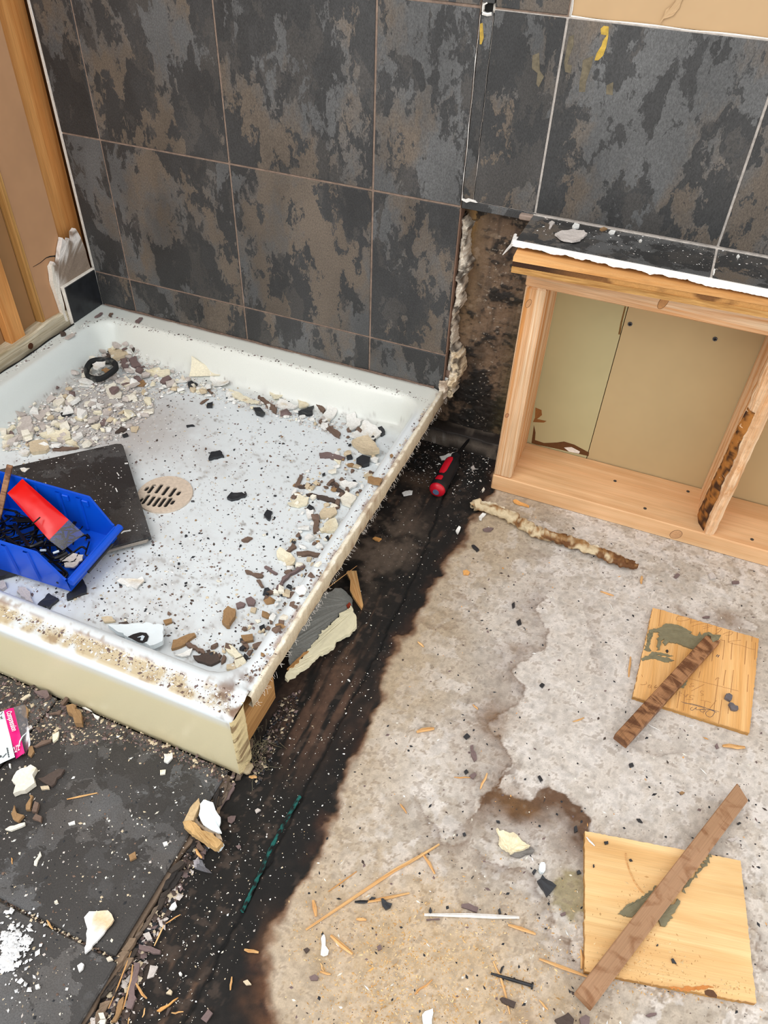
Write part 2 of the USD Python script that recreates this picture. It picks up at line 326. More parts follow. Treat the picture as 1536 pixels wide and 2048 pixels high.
blobs = [((990, 1435), 26, .55), ((1045, 1305), 16, .4), ((1020, 1295), 14, .35), ((1045, 1620), 20, .6), ((1010, 1600), 22, .6), ((1085, 1120), 16, .25), ((1365, 1225), 10, .5), ((1440, 1237), 24, .45), ((1470, 1247), 22, .4), ((930, 1480), 40, .2), ((990, 1470), 14, .5), ((1040, 2038), 16, .5)]
xs, ys = np.arange(.70, 1.96, .002), np.arange(-1.40, .066, .002)
gx, gy = np.meshgrid(xs, ys); p2 = np.c_[gx.ravel(), gy.ravel()]; p3 = np.c_[p2, 0 * p2[:, 0]]
wob = np.c_[fb(p3, 40, 6, 1) - .5, fb(p3, 40, 6, 2) - .5] * .030
w2 = p2 + wob; w3 = p2 + np.c_[fb(p3, 70, 6, 31) - .5, fb(p3, 70, 6, 32) - .5] * .020
n_big, n_mid, n_fine, n_str = fb(p3, 5, 4, 3), fb(p3, 22, 5, 4), fb(p3, 130, 3, 5), fb(p2[:, [0, 1]] @ np.array([[120, 0, 0], [0, 14, 0]]), 1, 4, 6)
d_e, s_e = polydist(w2, edge)
inside = d_e * -s_e                                       # > 0 in the mouldy strip (edge runs towards the camera)
n_w = fb(np.c_[w2 * 1.0, 0 * w2[:, 0]], 30, 6, 14); n_v = fb(np.c_[w2, 0 * w2[:, 0]], 12, 6, 15)
conc = mix(srgb(182, 170, 154), srgb(202, 194, 184), sst(.38, .62, n_big))
conc = mix(conc, srgb(158, 146, 130), .55 * sst(.53, .57, n_v) * sst(.3, .5, n_mid))
conc = mix(conc, srgb(214, 208, 202), .65 * sst(.52, .545, n_w))
conc = mix(conc, srgb(150, 138, 122), .55 * np.exp(-((n_w - .522) / .006) ** 2) * sst(.4, .6, n_mid))
conc = mix(conc, srgb(172, 158, 140), .5 * sst(.60, .64, fb(p3, 70, 5, 8)))
conc = mix(conc, srgb(132, 118, 104), .7 * sst(.70, .74, fb(p3, 160, 4, 9)))
ctr = F(1250, 1400)[:2]; conc = mix(conc, srgb(206, 200, 194), .6 * sst(.36, .1, np.hypot(*(w2 - ctr).T * np.array([[1.], [.8]]))))
saw = F(840, 1960)[:2]; ds = np.hypot((w2[:, 0] - saw[0]) * .9, (w2[:, 1] - saw[1]) * 1.35)
conc = mix(conc, srgb(184, 156, 116), .7 * sst(.26, .08, ds + .1 * (n_mid - .5)))
conc = mix(conc, srgb(170, 150, 122), .7 * sst(.16, .0, -inside + .12 * (n_big - .45)))          # tan damp band beside the strip
for L, w, k, fade, fs in lines:
    d, s = polydist(w3, L); sd = d * s * fs
    t = k * np.where(sd < 0, np.exp(-(d / w) ** 2), np.maximum(np.exp(-(d / w) ** 2) , .75 * np.exp(-d / fade)) ) * (.7 + 1.0 * n_mid)
    conc = mix(conc, srgb(88, 58, 32), np.clip(t, 0, .95))
for (u, v), r, k in blobs:
    c = F(u, v)[:2]; conc = mix(conc, srgb(112, 80, 46), np.clip(k * np.exp(-(np.hypot(*(w2 - c).T) / (r * .0011)) ** 2) * (.4 + 1.1 * n_mid), 0, 1))
put_ = Polygon(PX((1145, 1735), (1170, 1750), (1172, 1830), (1140, 1835), (1105, 1800), (1110, 1770)))
d_p, _ = polydist(w2, np.array(put_.exterior.coords)); import shapely
ins = shapely.contains_xy(put_, w2[:, 0], w2[:, 1]); conc = mix(conc, srgb(138, 126, 88), .8 * np.where(ins, 1., np.exp(-d_p / .003)))
rim_b = sst(-.012, .0, inside + .014 * (n_mid - .5)); conc = mix(conc, srgb(104, 70, 46), .85 * rim_b)
jx = .885 - .042 * sst(-.5, .1, p2[:, 1]); jd = np.abs(p2[:, 0] + .5 * wob[:, 0] - jx)
mould = mix(srgb(27, 23, 20), srgb(90, 68, 53), sst(.50, .66, .5 * n_str + .5 * n_w)); mould = mix(mould, srgb(20, 17, 15), .8 * sst(.5, .56, n_w))
mould = mix(mould, srgb(17, 15, 13), .85 * sst(.46, .62, n_big)); mould = mix(mould, srgb(70, 58, 50), .6 * sst(.6, .68, fb(p3, 90, 5, 19)))
brn = F(650, 1420)[:2]; mould = mix(mould, srgb(92, 68, 54), .8 * sst(.16, .03, np.hypot((w2[:, 0] - brn[0]) * 1.3, w2[:, 1] - brn[1])) * sst(.3, .6, n_str))
gry = F(755, 1085)[:2]; mould = mix(mould, srgb(106, 92, 80), .85 * sst(.17, .02, np.hypot((w2[:, 0] - gry[0]) * 1.5, (w2[:, 1] - gry[1]) * .8)) * sst(.36, .56, .5 * n_w + .5 * n_mid)); mould = mix(mould, srgb(74, 44, 30), .55 * sst(.03, .0, inside) * sst(.4, .6, n_mid))
tp = F(835, 960)[:2]; mould = mix(mould, srgb(86, 68, 54), .7 * sst(.07, .01, np.hypot(*(w2 - tp).T)) * sst(.35, .6, n_mid))
mould = mix(mould, srgb(15, 13, 12), .9 * np.exp(-((inside - .03) / .022) ** 2) * sst(.3, .5, n_big + .15))
mould = mix(mould, srgb(100, 66, 42), .75 * sst(.04, .0, inside) * sst(.35, .6, n_w) * sst(-1.0, -1.15, p2[:, 1]))
mould = mix(mould, srgb(8, 8, 8), np.exp(-(jd / .0022) ** 2))
colr = mix(conc, mould, sst(-.002, .006, inside))
colr *= (1 + .7 * (n_fine - .5))[:, None]; colr = mix(colr, srgb(120, 106, 92), .5 * sst(.66, .72, n_fine) * (inside < 0))
zf = -.004 * sst(-.002, .006, inside) + .0012 * (n_mid - .5) + .0016 * (n_str - .5) * (inside > 0) - .004 * np.exp(-(jd / .002) ** 2) * (inside > .004)
fl = Thing('floor', kind='structure', base=(1.1, -.6, 0))
fl.part('subfloor', cbox((-.9, -2.2, -.06), (2.4, .30, -.012)), 'dark_void')
Pg = np.stack([gx, gy, zf.reshape(gx.shape)], -1)
fl.part('concrete_surface', grid_mesh(Pg), 'floor_look', smooth=True, col=np.clip(colr, .003, .9), label='stained concrete with a black mouldy strip along the torn-out curb')
def patch(lo, hi, seed):
    v, f = grid_mesh(np.stack([*np.meshgrid(np.linspace(lo[0], hi[0], 40), np.linspace(lo[1], hi[1], 40)), np.full((40, 40), lo[2])], -1))
    return (v, f), mix(srgb(176, 164, 148), srgb(203, 197, 191), sst(.35, .65, fb(v, 6, 4, seed)))
for lo, hi in (((1.956, -2.2, -.001), (2.4, .06)), ((.70, -2.2, -.001), (1.956, -1.398))):
    me, cc = patch(lo, hi, 3); fl.part('concrete_surface', me, 'floor_look', col=cc)

# slate floor tiles in front of the pan, on a ragged mortar bed
def tile_box(lo, hi, c=.0012): return cbox(lo, hi, c)
g = .0022
ftile = [((.4625, -1.160), (.771, -.889)), ((.150, -1.160), (.4595, -.889)), ((.4625, -1.470), (.778, -1.163)), ((.150, -1.470), (.4595, -1.163)), ((-.16, -1.160), (.147, -.889))]
ft = Thing('floor_tiling', kind='structure', base=(.4, -1.1, 0))
bed = []
for k in range(46):                                        # ragged broken right edge of the mortar bed
    y = -1.50 + k * .0135; bed.append((.7725 + .010 * (fb([[0, y, 0]], 40, 3, 4)[0] - .2) + (.006 if y < -1.16 else 0), y))
bedp = np.vstack([[(-.16, -1.5)], bed, [(-.16, bed[-1][1])]])
bm = trimesh.creation.extrude_polygon(Polygon(bedp), .0085, engine='earcut'); bm.apply_translation((0, 0, -.003))
ft.part('mortar_bed', bm, 'rough_col', col=spotty(verts(bm), srgb(118, 100, 84), .3))
for lo, hi in ftile:
    ft.part('tile', tile_box((lo[0], lo[1], .0056), (hi[0], hi[1], .0135), .002), 'floor_slate')
FT = .0136
# strip of loose broken thinset along the tile edge
P_, C_ = [], []; r_ = np.random.default_rng(3)
for k in range(64):
    y = -1.50 + .66 * r_.random(); x = .774 + .013 * r_.random() + (.006 if y < -1.16 else 0); L = .010 + .026 * r_.random(); w_ = .003 + .005 * r_.random(); a_ = r_.normal(0, .25)
    q = np.array([(-w_, -L), (w_ * .6, -L * .8), (w_, L * .1), (w_ * .7, L), (-w_ * .8, L * .7)]) @ np.array([[math.cos(a_), -math.sin(a_)], [math.sin(a_), math.cos(a_)]]) / 1.6
    P_.append(slab(q + [x, y], -.002, .004 + .008 * r_.random() * (x < .78), rough=.0012, seed=k)); C_.append(spotty(verts(P_[-1]), (srgb(104, 90, 78), srgb(66, 58, 52), srgb(132, 112, 92), srgb(46, 42, 40))[k % 4], .35, k))
ft.part('broken_edge', trimesh.util.concatenate(P_), 'rough_col', col=np.vstack(C_), kind='stuff')

# ---- back wall: slate tiles on backer board
W = .308; gap = .0021
v4, r1, r2, r3, zt, zl = .7875, .5427, .2343, .1439, .8476, .5527
wb = Thing('wall_back', kind='structure', base=(.6, 0, 0))
# backer/grout bed behind the tiles: left field down to the pan, right field down to the ledge
wb.part('backer_board', cbox((-.112, .0075, .135), (.786, .024, 1.6)), 'plaster', label='backer board behind the left tiles')
wb.part('backer_board', cbox((.786, .0075, .547), (1.9, .024, .842)), 'plaster')
wb.part('backer_board', cbox((.786, .0075, .842), (.926, .024, 1.6)), 'plaster')
wb.part('grout', cbox((-.0964, .0022, .138), (v4 + .001, .0076, 1.5), .0002), 'grout')
wb.part('grout', cbox((.8115, .0022, .5445), (1.85, .0076, .8470), .0002), 'grout_light')
wb.part('grout', cbox((.8115, .0022, .8470), (.924, .0076, 1.5), .0002), 'grout')
colL = [-.0964, 0, W, 2 * W, v4]; rows = [.138, r2, r1, zt, zt + W, zt + 2 * W]
for i in range(4):
    for j in range(5):
        wb.part('tile', cbox((colL[i] + (gap if i else 0), 0, rows[j] + gap), (colL[i + 1] - (gap if i < 3 else 0), .0076, rows[j + 1] - gap), .0007), 'wall_slate')
colR = [.8115, 3 * W, 4 * W, 5 * W, 6 * W]
for i in range(4):
    wb.part('tile', cbox((colR[i] + (gap if i else 0), 0, .5565), (colR[i + 1] - gap, .0076, zt - gap), .0007), 'wall_slate')
for j in range(2):
    wb.part('tile', cbox((.8115, 0, zt + W * j + gap), (3 * W - gap * .5, .0076, zt + W * (j + 1) - gap), .0007), 'wall_slate')
wb.part('tile', cbox((.7905, -.0012, .5415), (.926, .0076, .5550), .0007), 'wall_slate')   # thin course over the mouldy opening
wb.part('joint_strip', cbox((.7905, .0004, .5565), (.8100, .0076, zt - .006), .0007), 'wall_slate')
wb.part('joint_strip', cbox((.7905, .0004, zt + .006), (.8100, .0076, 1.4), .0007), 'wall_slate')
for x0, x1, sd in ((.7878, .7903, 1), (.8100, .8115, 2)):
    pth = [(x0 + (x1 - x0) * .5 + .0006 * math.sin(z * 70 + sd), .0006, z) for z in np.linspace(.557, zt - .01, 40)]
    wb.part('caulk_bead', tube(pth, (.0003 + .0016 * np.clip(meshkit.noise(np.c_[np.linspace(0, 14, 40), np.zeros(40), np.full(40, sd * 3.)], sd) - .45, 0, 1)) * (1.0 if sd == 1 else .7), 6), 'caulk' if sd == 1 else 'grout_light')
wb.part('caulk_bead', slab([(.0, 0), (.012, .002), (.026, .0005), (.03, -.003), (.016, -.003), (.010, -.006), (.0, -.003)], 0, .002, seed=3).apply_transform(trimesh.transformations.rotation_matrix(math.pi / 2, (1, 0, 0))).apply_translation((.7895, -.0005, .559)), 'caulk')
wb.part('hole', cbox((.7935, .0062, zt - .0055), (.8065, .0074, zt + .0055), .0003), 'dark_void', label='small square hole at the head of the joint strip')
wb.part('caulk_bead', tube([(.7925, .0, zt - .006), (.7925, -.0006, zt + .003), (.7985, 0, zt + .0065)], .0012, 6), 'caulk')
wb.part('caulk_bead', tube([(.793, -.0008, zt - .0075), (.801, -.0012, zt - .0085), (.8075, -.0008, zt - .007)], .0026, 6), 'caulk')
wb.part('caulk_line', tube([(x, -.0012 + .0006 * math.sin(x * 47), .1512 + .0006 * math.sin(x * 83)) for x in np.linspace(-.09, .77, 120)], .0022 + .0012 * (meshkit.noise(np.c_[np.linspace(0, 40, 120), np.zeros(120), np.zeros(120)], 8) - .5), 6), 'old_caulk', label='brown old caulk line above the pan')
# bare kraft board above the ledge-side tiles
wb.part('bare_board', cbox((.927, .0100, .8475), (1.9, .0236, 1.6), .0004), 'kraft', label='bare brown paper-faced board above the tiles')
wb.part('caulk_bead', tube([(x, .0065 + .0008 * math.sin(x * 90), .8472 + .0006 * math.sin(x * 50)) for x in np.linspace(.927, 1.5, 50)], .0016, 6), 'caulk')
wb.part('caulk_bead', tube([(.9265 + .0007 * math.sin(z * 200), .0085, z) for z in np.linspace(.847, 1.0, 20)], .0011, 6), 'caulk')
tear = slab([(1.056, .846), (1.060, .853), (1.072, .858), (1.078, .868), (1.079, .89), (1.082, .91), (1.074, .91), (1.070, .875), (1.060, .864)], 0, .0010, bend=.02, seed=2)
tear.apply_transform(trimesh.transformations.rotation_matrix(math.pi / 2, (1, 0, 0))); tear.apply_translation((0, .0088, .004))
wb.part('paper_tear', tear, 'kraft')
# paint smears left on the tiles
def wall_patch(pts, y, mat, t=.0004, name='paint_smear', **k):
    q = np.array([hit(u, v, 1, y) for u, v in pts]); P = Polygon(q[:, [0, 2]]).buffer(0)
    if P.geom_type != 'Polygon': P = max(P.geoms, key=lambda a: a.area)
    m = trimesh.creation.extrude_polygon(P, t, engine='earcut'); v = m.vertices
    m.vertices = np.c_[v[:, 0], y - v[:, 2], v[:, 1]]; m.invert(); wb.part(name, m, mat, **k)
K = lambda x0, y0, s, pts: [(x0 + a / s, y0 + b / s) for a, b in pts]
wall_patch(K(920, 0, 4.518, [(1270, 260), (1300, 232), (1345, 240), (1340, 330), (1320, 430), (1295, 500), (1250, 545), (1215, 545), (1235, 480), (1280, 410), (1290, 370), (1325, 320), (1275, 310)]), 0, 'yellow_paint', label='yellow paint smear')
wall_patch(K(920, 0, 4.518, [(180, 215), (205, 205), (215, 340), (195, 400), (178, 400)]), .0004, 'yellow_paint')
wall_patch(K(920, 0, 4.518, [(1110, 545), (1210, 500), (1190, 590), (1140, 740), (1130, 830), (1075, 830), (1080, 740), (1100, 640)]), 0, 'dull_paint')
wall_patch(K(920, 0, 4.518, [(985, 330), (1030, 315), (1025, 410), (985, 520), (970, 580), (1010, 590), (1000, 660), (950, 650), (940, 560), (965, 440)]), 0, 'dull_paint')
wall_patch(K(920, 0, 4.518, [(1325, 770), (1385, 740), (1380, 860), (1320, 850)]), 0, 'dull_paint')
wall_patch(K(920, 0, 4.518, [(655, 500), (715, 475), (722, 640), (760, 690), (710, 790), (690, 760), (700, 660), (650, 620)]), 0, 'dull_paint')

# ---- recess behind the torn-out tiles and the pony wall
YB = .0456
wr = Thing('wall_recess', kind='structure', base=(1.1, YB, 0))
xs, zs = np.arange(.70, .975, .0014), np.arange(-.01, .56, .0014)
ax_, az_ = np.meshgrid(xs, zs); q3 = np.c_[ax_.ravel(), 0 * ax_.ravel(), az_.ravel()]; st = q3 * [150, 1, 16]
a1, a2, a3 = meshkit.fbm(st, 4, 11), fb(q3, 22, 5, 12), fb(q3, 90, 4, 13)
px_, pz_ = q3[:, 0], q3[:, 2]
mc = mix(srgb(116, 94, 74), srgb(84, 68, 54), sst(.35, .65, .5 * a1 + .5 * a2))
mc = mix(mc, srgb(138, 112, 80), .6 * sst(.05, .0, np.abs(px_ - .80 - .02 * (a2 - .5))) * sst(.2, .35, pz_))
mc = mix(mc, srgb(176, 138, 84), .75 * np.exp(-((px_ - (.806 + .05 * (pz_ < .47) * (.47 - pz_) * 2) - .03 * (a2 - .5)) / .007) ** 2) * sst(.40, .5, pz_))
mc = mix(mc, srgb(30, 25, 21), .95 * sst(.54, .64, a2 + .16 * np.exp(-((px_ - .862) / .03) ** 2) * sst(.40, .1, pz_) + .22 * sst(.2, .0, pz_) - .03))
mc = mix(mc, srgb(24, 20, 17), .85 * sst(.6, .66, a3) * sst(.38, .6, a2 + .06))
mc = mix(mc, srgb(20, 18, 15), .8 * np.exp(-((px_ - .845 - .03 * (a1 - .5)) / .017) ** 2) * sst(.30, .16, pz_) )
mc = mix(mc, srgb(86, 78, 48), .55 * np.exp(-((px_ - .925) / .022) ** 2) * sst(.5, .1, pz_))
mc = mix(mc, srgb(52, 40, 28), .7 * sst(.515, .53, pz_ + .03 * (a2 - .5)) * sst(.83, .85, px_))
mc = mix(mc, srgb(24, 20, 17), .6 * sst(.60, .70, .6 * fb(q3, 130, 4, 16) + .4 * fb(q3, 45, 4, 26) + .10 * sst(.5, .1, pz_) - .04)); mc = mix(mc, srgb(150, 130, 108), .45 * sst(.66, .72, fb(q3, 60, 5, 17)) * sst(.2, .35, pz_)); mc = mix(mc, srgb(170, 160, 146), .8 * sst(.74, .77, fb(q3, 190, 3, 18)) * np.exp(-((px_ - .86) / .03) ** 2))
ym = YB - .006 * (a2 - .5) - .003 * (a3 - .5)
wr.part('mouldy_panel', (lambda r: (r[0], r[1][:, ::1]))(grid_mesh(np.stack([ax_, ym.reshape(ax_.shape), az_], -1))), 'mould_look', smooth=True, col=np.clip(mc, .004, .8), label='panel black and brown with mould')
zz = F(0, 0); s0 = hit(1195, 760, 1, YB)
wr.part('drywall_panel', cbox((.97, YB, .0), (1.117, YB + .012, .56), .0006), 'green_board', label='green-faced strip of drywall')
wr.part('drywall_panel', cbox((1.1182, YB + .0006, .0), (1.9, YB + .0126, .56), .0006), 'tan_board')
wr.part('backing', cbox((-.2, .06, -.01), (1.95, .07, 1.6)), 'brown_board')
for u, v in ((1260, 648), (1430, 678)):
    c = hit(u, v, 1, YB); m = trimesh.creation.cylinder(.0042, .002, sections=16); m.apply_transform(trimesh.transformations.rotation_matrix(math.pi / 2, (1, 0, 0))); m.apply_translation(c)
    s_ = wr.part('screw_head', m, 'screw_metal')
    m2 = trimesh.util.concatenate([cbox((-.0026, -.0024, -.0006), (.0026, -.001, .0006), .0001), cbox((-.0006, -.0024, -.0026), (.0006, -.001, .0026), .0001)]); m2.apply_translation(c)
    wr.part('screw_slot', m2, 'dark_void', parent=s_)
def rec_patch(name, pts, mat, y=YB, t=.0004, col=None):
    q = np.array([hit(u, v, 1, y) for u, v in pts]); P = Polygon(q[:, [0, 2]]).buffer(0)
    if P.geom_type != 'Polygon': P = max(P.geoms, key=lambda a: a.area)
    m = trimesh.creation.extrude_polygon(P, t, engine='earcut'); v = m.vertices; m.vertices = np.c_[v[:, 0], y - v[:, 2], v[:, 1]]; m.invert()
    wr.part(name, m, mat, col=None if col is None else spotty(verts(m), col, .3))
rec_patch('water_stain', K(768, 600, 2, [(963, 25), (968, 26), (953, 90), (945, 138), (937, 137), (946, 90)]), 'rough_col', col=srgb(120, 88, 44))
rec_patch('water_stain', K(768, 600, 2, [(604, 470), (606, 430), (630, 440), (632, 460), (612, 476), (650, 484), (640, 490), (596, 488)]), 'rough_col', col=srgb(140, 92, 44))
rec_patch('water_stain', K(768, 600, 2, [(600, 500), (606, 530), (604, 560), (640, 572), (690, 570), (720, 566), (760, 578), (820, 610), (818, 624), (740, 606), (680, 592), (610, 578), (590, 572), (596, 530)]), 'rough_col', col=srgb(96, 60, 26))
rec_patch('peeled_paper', K(768, 600, 2, [(720, 590), (750, 588), (784, 606), (780, 614), (740, 606)]), 'plaster', y=YB - .0006)
# crumbling gypsum edge of the broken wallboard between tiles and mouldy panel
r_ = np.random.default_rng(5)
def edge_strip(name, z0, z1, x0, wfun, y0, y1, col, seed, n=60):
    zz = np.linspace(z0, z1, n * 2); P = []
    for k, z in enumerate(zz):
        w = wfun(z); row = []
        for t, yy in ((0, 1.0), (.04, .25), (.15, .05), (.35, 0), (.55, .12), (.72, .05), (.86, .25), (.95, .6), (1, 1.0)):
            row.append((x0 + w * t, y0 + (y1 - y0) * yy, z))
        P.append(row)
    P = np.array(P); pf = P.reshape(-1, 3); d = fb(pf, 70, 5, seed).reshape(P.shape[:2]) - .5; d2 = fb(pf, 110, 5, seed + 9).reshape(P.shape[:2]) - .5
    P[:, 1:-1, 0] += d[:, 1:-1] * .010; P[:, :, 0] += (fb(pf * [0, 0, 1], 60, 5, seed + 2).reshape(P.shape[:2]) - .5) * np.linspace(.1, 1, 9)[None] * .018; P[:, :, 1] += d2 * .014
    v, f = grid_mesh(P); n1 = meshkit.fbm(v * [110, 60, 40], 5, seed + 3)
    c = mix(np.broadcast_to(col, (len(v), 3)), np.broadcast_to(srgb(64, 54, 46), (len(v), 3)), .85 * sst(.53, .6, n1)); c = mix(c, np.broadcast_to(srgb(232, 224, 210), (len(v), 3)), .6 * sst(.46, .38, n1))
    return wr.part(name, (v, f), 'rough_col', smooth=False, col=c)
edge_strip('gypsum_edge', .135, .520, .7895, lambda z: (.019 if z < .505 else .010) * (.45 + .8 * meshkit.noise(np.array([[z * 26, 0, 0]]), 3)[0]), .010, .043, srgb(206, 196, 180), 21, 110)
edge_strip('gypsum_edge', .150, .245, .797, lambda z: .026 * math.sin(math.pi * (z - .14) / .12) ** .5, .002, .04, srgb(214, 196, 166), 31, 50)
edge_strip('gypsum_edge', .128, .175, .778, lambda z: .022, -.006, .03, srgb(190, 172, 152), 41, 30)
for k in range(26):
    z = .13 + .06 * r_.random(); x = .778 + .03 * r_.random(); m = lump((x, .005 + .02 * r_.random(), z), (.006 + .01 * r_.random(), .006, .010 + .016 * r_.random()), k, 1)
    wr.part('gypsum_crumb', m, 'rough_col', col=spotty(verts(m), (CC['W'], CC['T'], CC['B'])[k % 3], .3, k))
m = cbox((.8085, .004, .50), (.826, .040, .538)); wr.part('tile_edge_mortar', cbox((.7872, .0006, .24), (.7900, .026, .54), .0008), 'rough_col', col=srgb(126, 100, 84))
wr.part('tile_edge_mortar', cbox((.7872, .0006, .138), (.7895, .022, .238), .0008), 'rough_col', col=srgb(120, 96, 82))
# wet sole plate at the foot of the recess
wd = np.array([(x, y, z) for x, y, z in verts(cbox((.68, .010, -.006), (.948, YB + .004, .036)))])
gxx = np.linspace(.68, .948, 120); prof = [(.050, .037), (.030, .038), (.014, .037), (.0105, .034), (.0095, .018), (.0085, .0), (.006, -.008)]
P = np.array([[(x, y, z) for x in gxx] for y, z in prof]); n_ = fb(P.reshape(-1, 3), 60, 4, 51).reshape(P.shape[:2]) - .5; P[:, :, 1] += n_ * .008; P[:, :, 2] += n_ * .006
v, f = grid_mesh(P); nn = meshkit.fbm(v * [14, 90, 90], 4, 5); cc = mix(np.broadcast_to(srgb(40, 34, 30), (len(v), 3)), np.broadcast_to(srgb(104, 94, 84), (len(v), 3)), sst(.48, .62, nn)); cc = mix(cc, np.broadcast_to(srgb(160, 154, 146), (len(v), 3)), .6 * sst(.6, .7, fb(v, 50, 3, 6)) * sst(.87, .78, v[:, 0]))
wr.part('sole_plate', (v, f), 'mould_look', smooth=True, col=cc, label='blackened wet sole plate')

# ---- stripped left wall: framing and the back of the next room's wallboard
wl = Thing('wall_left', kind='structure', base=(-.15, -.2, 0))
XL = -.12
board(wl, 'stud', (-.176, -.060, .10), (-.138, .030, 1.7), 2, 'left_stud', 1)
wl.part('wallboard', cbox((-.131, -.166, .10), (XL, -.061, 1.7), .001), 'pink_board', label='pinkish back of wallboard')
board(wl, 'batten', (-.140, -.177, .10), (-.118, -.167, 1.7), 2, 'ply_edge', 2)
wl.part('wallboard', cbox((-.15, -.235, .10), (-.137, -.178, 1.7), .001), 'brown_board')
board(wl, 'stud', (-.20, -.275, .10), (XL, -.2315, 1.7), 2, 'left_stud', 3)
wl.part('wallboard', cbox((-.15, -.66, .10), (-.137, -.277, 1.7), .001), 'brown_board')
board(wl, 'stud', (-.20, -.70, .10), (XL, -.661, 1.7), 2, 'left_stud', 8)
wl.part('backing', cbox((-.24, -.9, -.01), (-.205, .06, 1.7)), 'brown_board')
# ledger along the pan rim, weathered
sl = cbox((-.146, -.90, .128), (-.110, -.101, .180), .003); sl = sl.subdivide_to_size(.02); sl.vertices[:, 2] += (fb(sl.vertices, 18, 3, 3) - .5) * .010; sl.vertices[:, 0] += (fb(sl.vertices, 25, 3, 4) - .5) * .005
board(wl, 'ledger', None, None, 1, 'old_sill', 4, shape=sl, label='weathered ledger along the pan rim')
c = hit(61, 692, 0, -.1085); kn = trimesh.creation.cylinder(.007, .0024, sections=18); kn.apply_transform(trimesh.transformations.rotation_matrix(math.pi / 2, (0, 1, 0))); kn.apply_translation(c); wl.part('knot', kn, 'rough_col', col=srgb(84, 48, 26))
# last small tile on the left wall with the torn wallboard above it
wl.part('tile', cbox((-.104, -.1045, .150), (-.0966, -.0005, .2385), .0007), 'black_slate')
wl.part('mortar_edge', cbox((-.1085, -.1075, .145), (-.0995, .004, .2405), .001), 'plaster')
TB = [(0, .238), (-.108, .238), (-.112, .20), (-.113, .155), (-.119, .16), (-.122, .215), (-.124, .262), (-.117, .292), (-.106, .300), (-.098, .285), (-.092, .295), (-.078, .318), (-.062, .338), (-.052, .322), (-.044, .330), (-.034, .312), (-.028, .338), (-.016, .342), (-.008, .318), (-.002, .30)]
tb = trimesh.creation.extrude_polygon(Polygon(TB), .011, engine='earcut').subdivide().subdivide(); v = tb.vertices; vv = np.c_[-.108 - v[:, 2] + .006 * (fb(np.c_[v[:, :2] * 40, v[:, 2] * 40], 1, 4, 3) - .5), v[:, 0], v[:, 1]]; tb.vertices = vv; tb.invert()
n1 = fb(vv, 45, 4, 8); cc = mix(np.broadcast_to(srgb(226, 220, 214), (len(vv), 3)), np.broadcast_to(srgb(120, 98, 76), (len(vv), 3)), .85 * sst(.42, .55, n1 + .30 * sst(.305, .285, vv[:, 2]) * sst(-.108, -.098, vv[:, 1]) - .08)); cc = mix(cc, np.broadcast_to(srgb(230, 224, 212), (len(vv), 3)), sst(-.108, -.114, vv[:, 1]))
wl.part('torn_wallboard', tb, 'rough_col', col=cc, label='torn white wallboard remnant')
ck = [hit(u, v, 0, XL + .0004) for u, v in ((66, 534), (80, 526), (92, 516), (100, 513), (112, 512), (118, 500), (124, 496), (130, 484), (134, 476))]
wl.part('crack', tube(ck, [.0004, .0006, .0008, .0012, .0016, .002, .0026, .003, .003], 6), 'dark_void')
pc = [(.0 - .0964 - .001, -.002, z) for z in np.linspace(.24, 1.2, 60)]
wl.part('caulk_bead', tube([(-.0985 + .0012 * math.sin(z * 61), .001, z) for z in np.linspace(.15, 1.2, 80)], .0006 + .0011 * np.clip(meshkit.noise(np.c_[np.linspace(0, 12, 80), np.zeros(80), np.zeros(80)], 4) - .5, 0, 1), 6), 'caulk')

# ---- pony wall framing (2x6) on the right
FX, FY0, FY1, ST, ZH = .9462, -.0956, YB - .0012, .0376, .4675
pw = Thing('stud_frame', 'bare pine pony-wall frame of studs and plates right of the mouldy recess', 'wall frame', base=(1.3, -.03, 0))
board(pw, 'bottom_plate', (FX - .001, FY0 - .001, 0.0), (1.9, FY1, .0386), 0, 'pine_pale', 1, .002)
board(pw, 'stud', (FX, FY0, .0386), (FX + ST, FY1, ZH), 2, 'pine_white', 2, .0035)
# middle stud: front corner rotted and rounded away
nz = 70; prof = []
for k in range(nz):
    z = .0386 + (ZH - .0386) * k / (nz - 1); row = []
    cut = .026 * sst(.42, .05, z) + .006; bul = .010 * math.exp(-((z - .185) / .04) ** 2)
    n1 = (meshkit.fbm(np.array([[0, 0, z * 30]]), 3, 2)[0] - .5) * .01
    x0, x1 = 1.3614, 1.3990
    row = [(x0, FY1), (x0, FY0 + cut * 1.6 + n1), (x0 + .004, FY0 + cut * .8 + n1 * .5), (x0 + .014 + n1, FY0 + cut * .22), (x0 + .020, FY0 - bul), (x0 + .030, FY0 - bul * .8), (x1 - .002, FY0 + .004 - bul * .4 + n1 * .3), (x1, FY0 + .012), (x1, FY1)]
    prof.append([(a, b, z) for a, b in row])
P = np.array(prof); v, f = grid_mesh(P)
v += ((fb(v, 60, 3, 4) - .5) * .005)[:, None] * np.array([1, 1, 0]) * (v[:, 1] < FY0 + .05)[:, None]
wh = v[:, 1] < FY0 + .045; rot = wh & (v[:, 0] < 1.3614 + .016)
ms_ = trimesh.Trimesh(v, f, process=False); msid = pw.part('stud', ms_, 'pine_white', tc=v[:, [2, 0, 1]] + [5, 2, 1], label='damaged stud with a rotted rounded edge')
keep = [i for i, t in enumerate(f) if (v[t][:, 1].max() < FY0 + .058) and (v[t][:, 0].max() < 1.3614 + .0175) and v[t][:, 2].max() < .33]
rv = v.copy(); rv[:, 0] -= .0007; rv[:, 1] -= .0005
rm = trimesh.Trimesh(rv, f[keep], process=False); rm.remove_unreferenced_vertices(); rm = rm.subdivide()
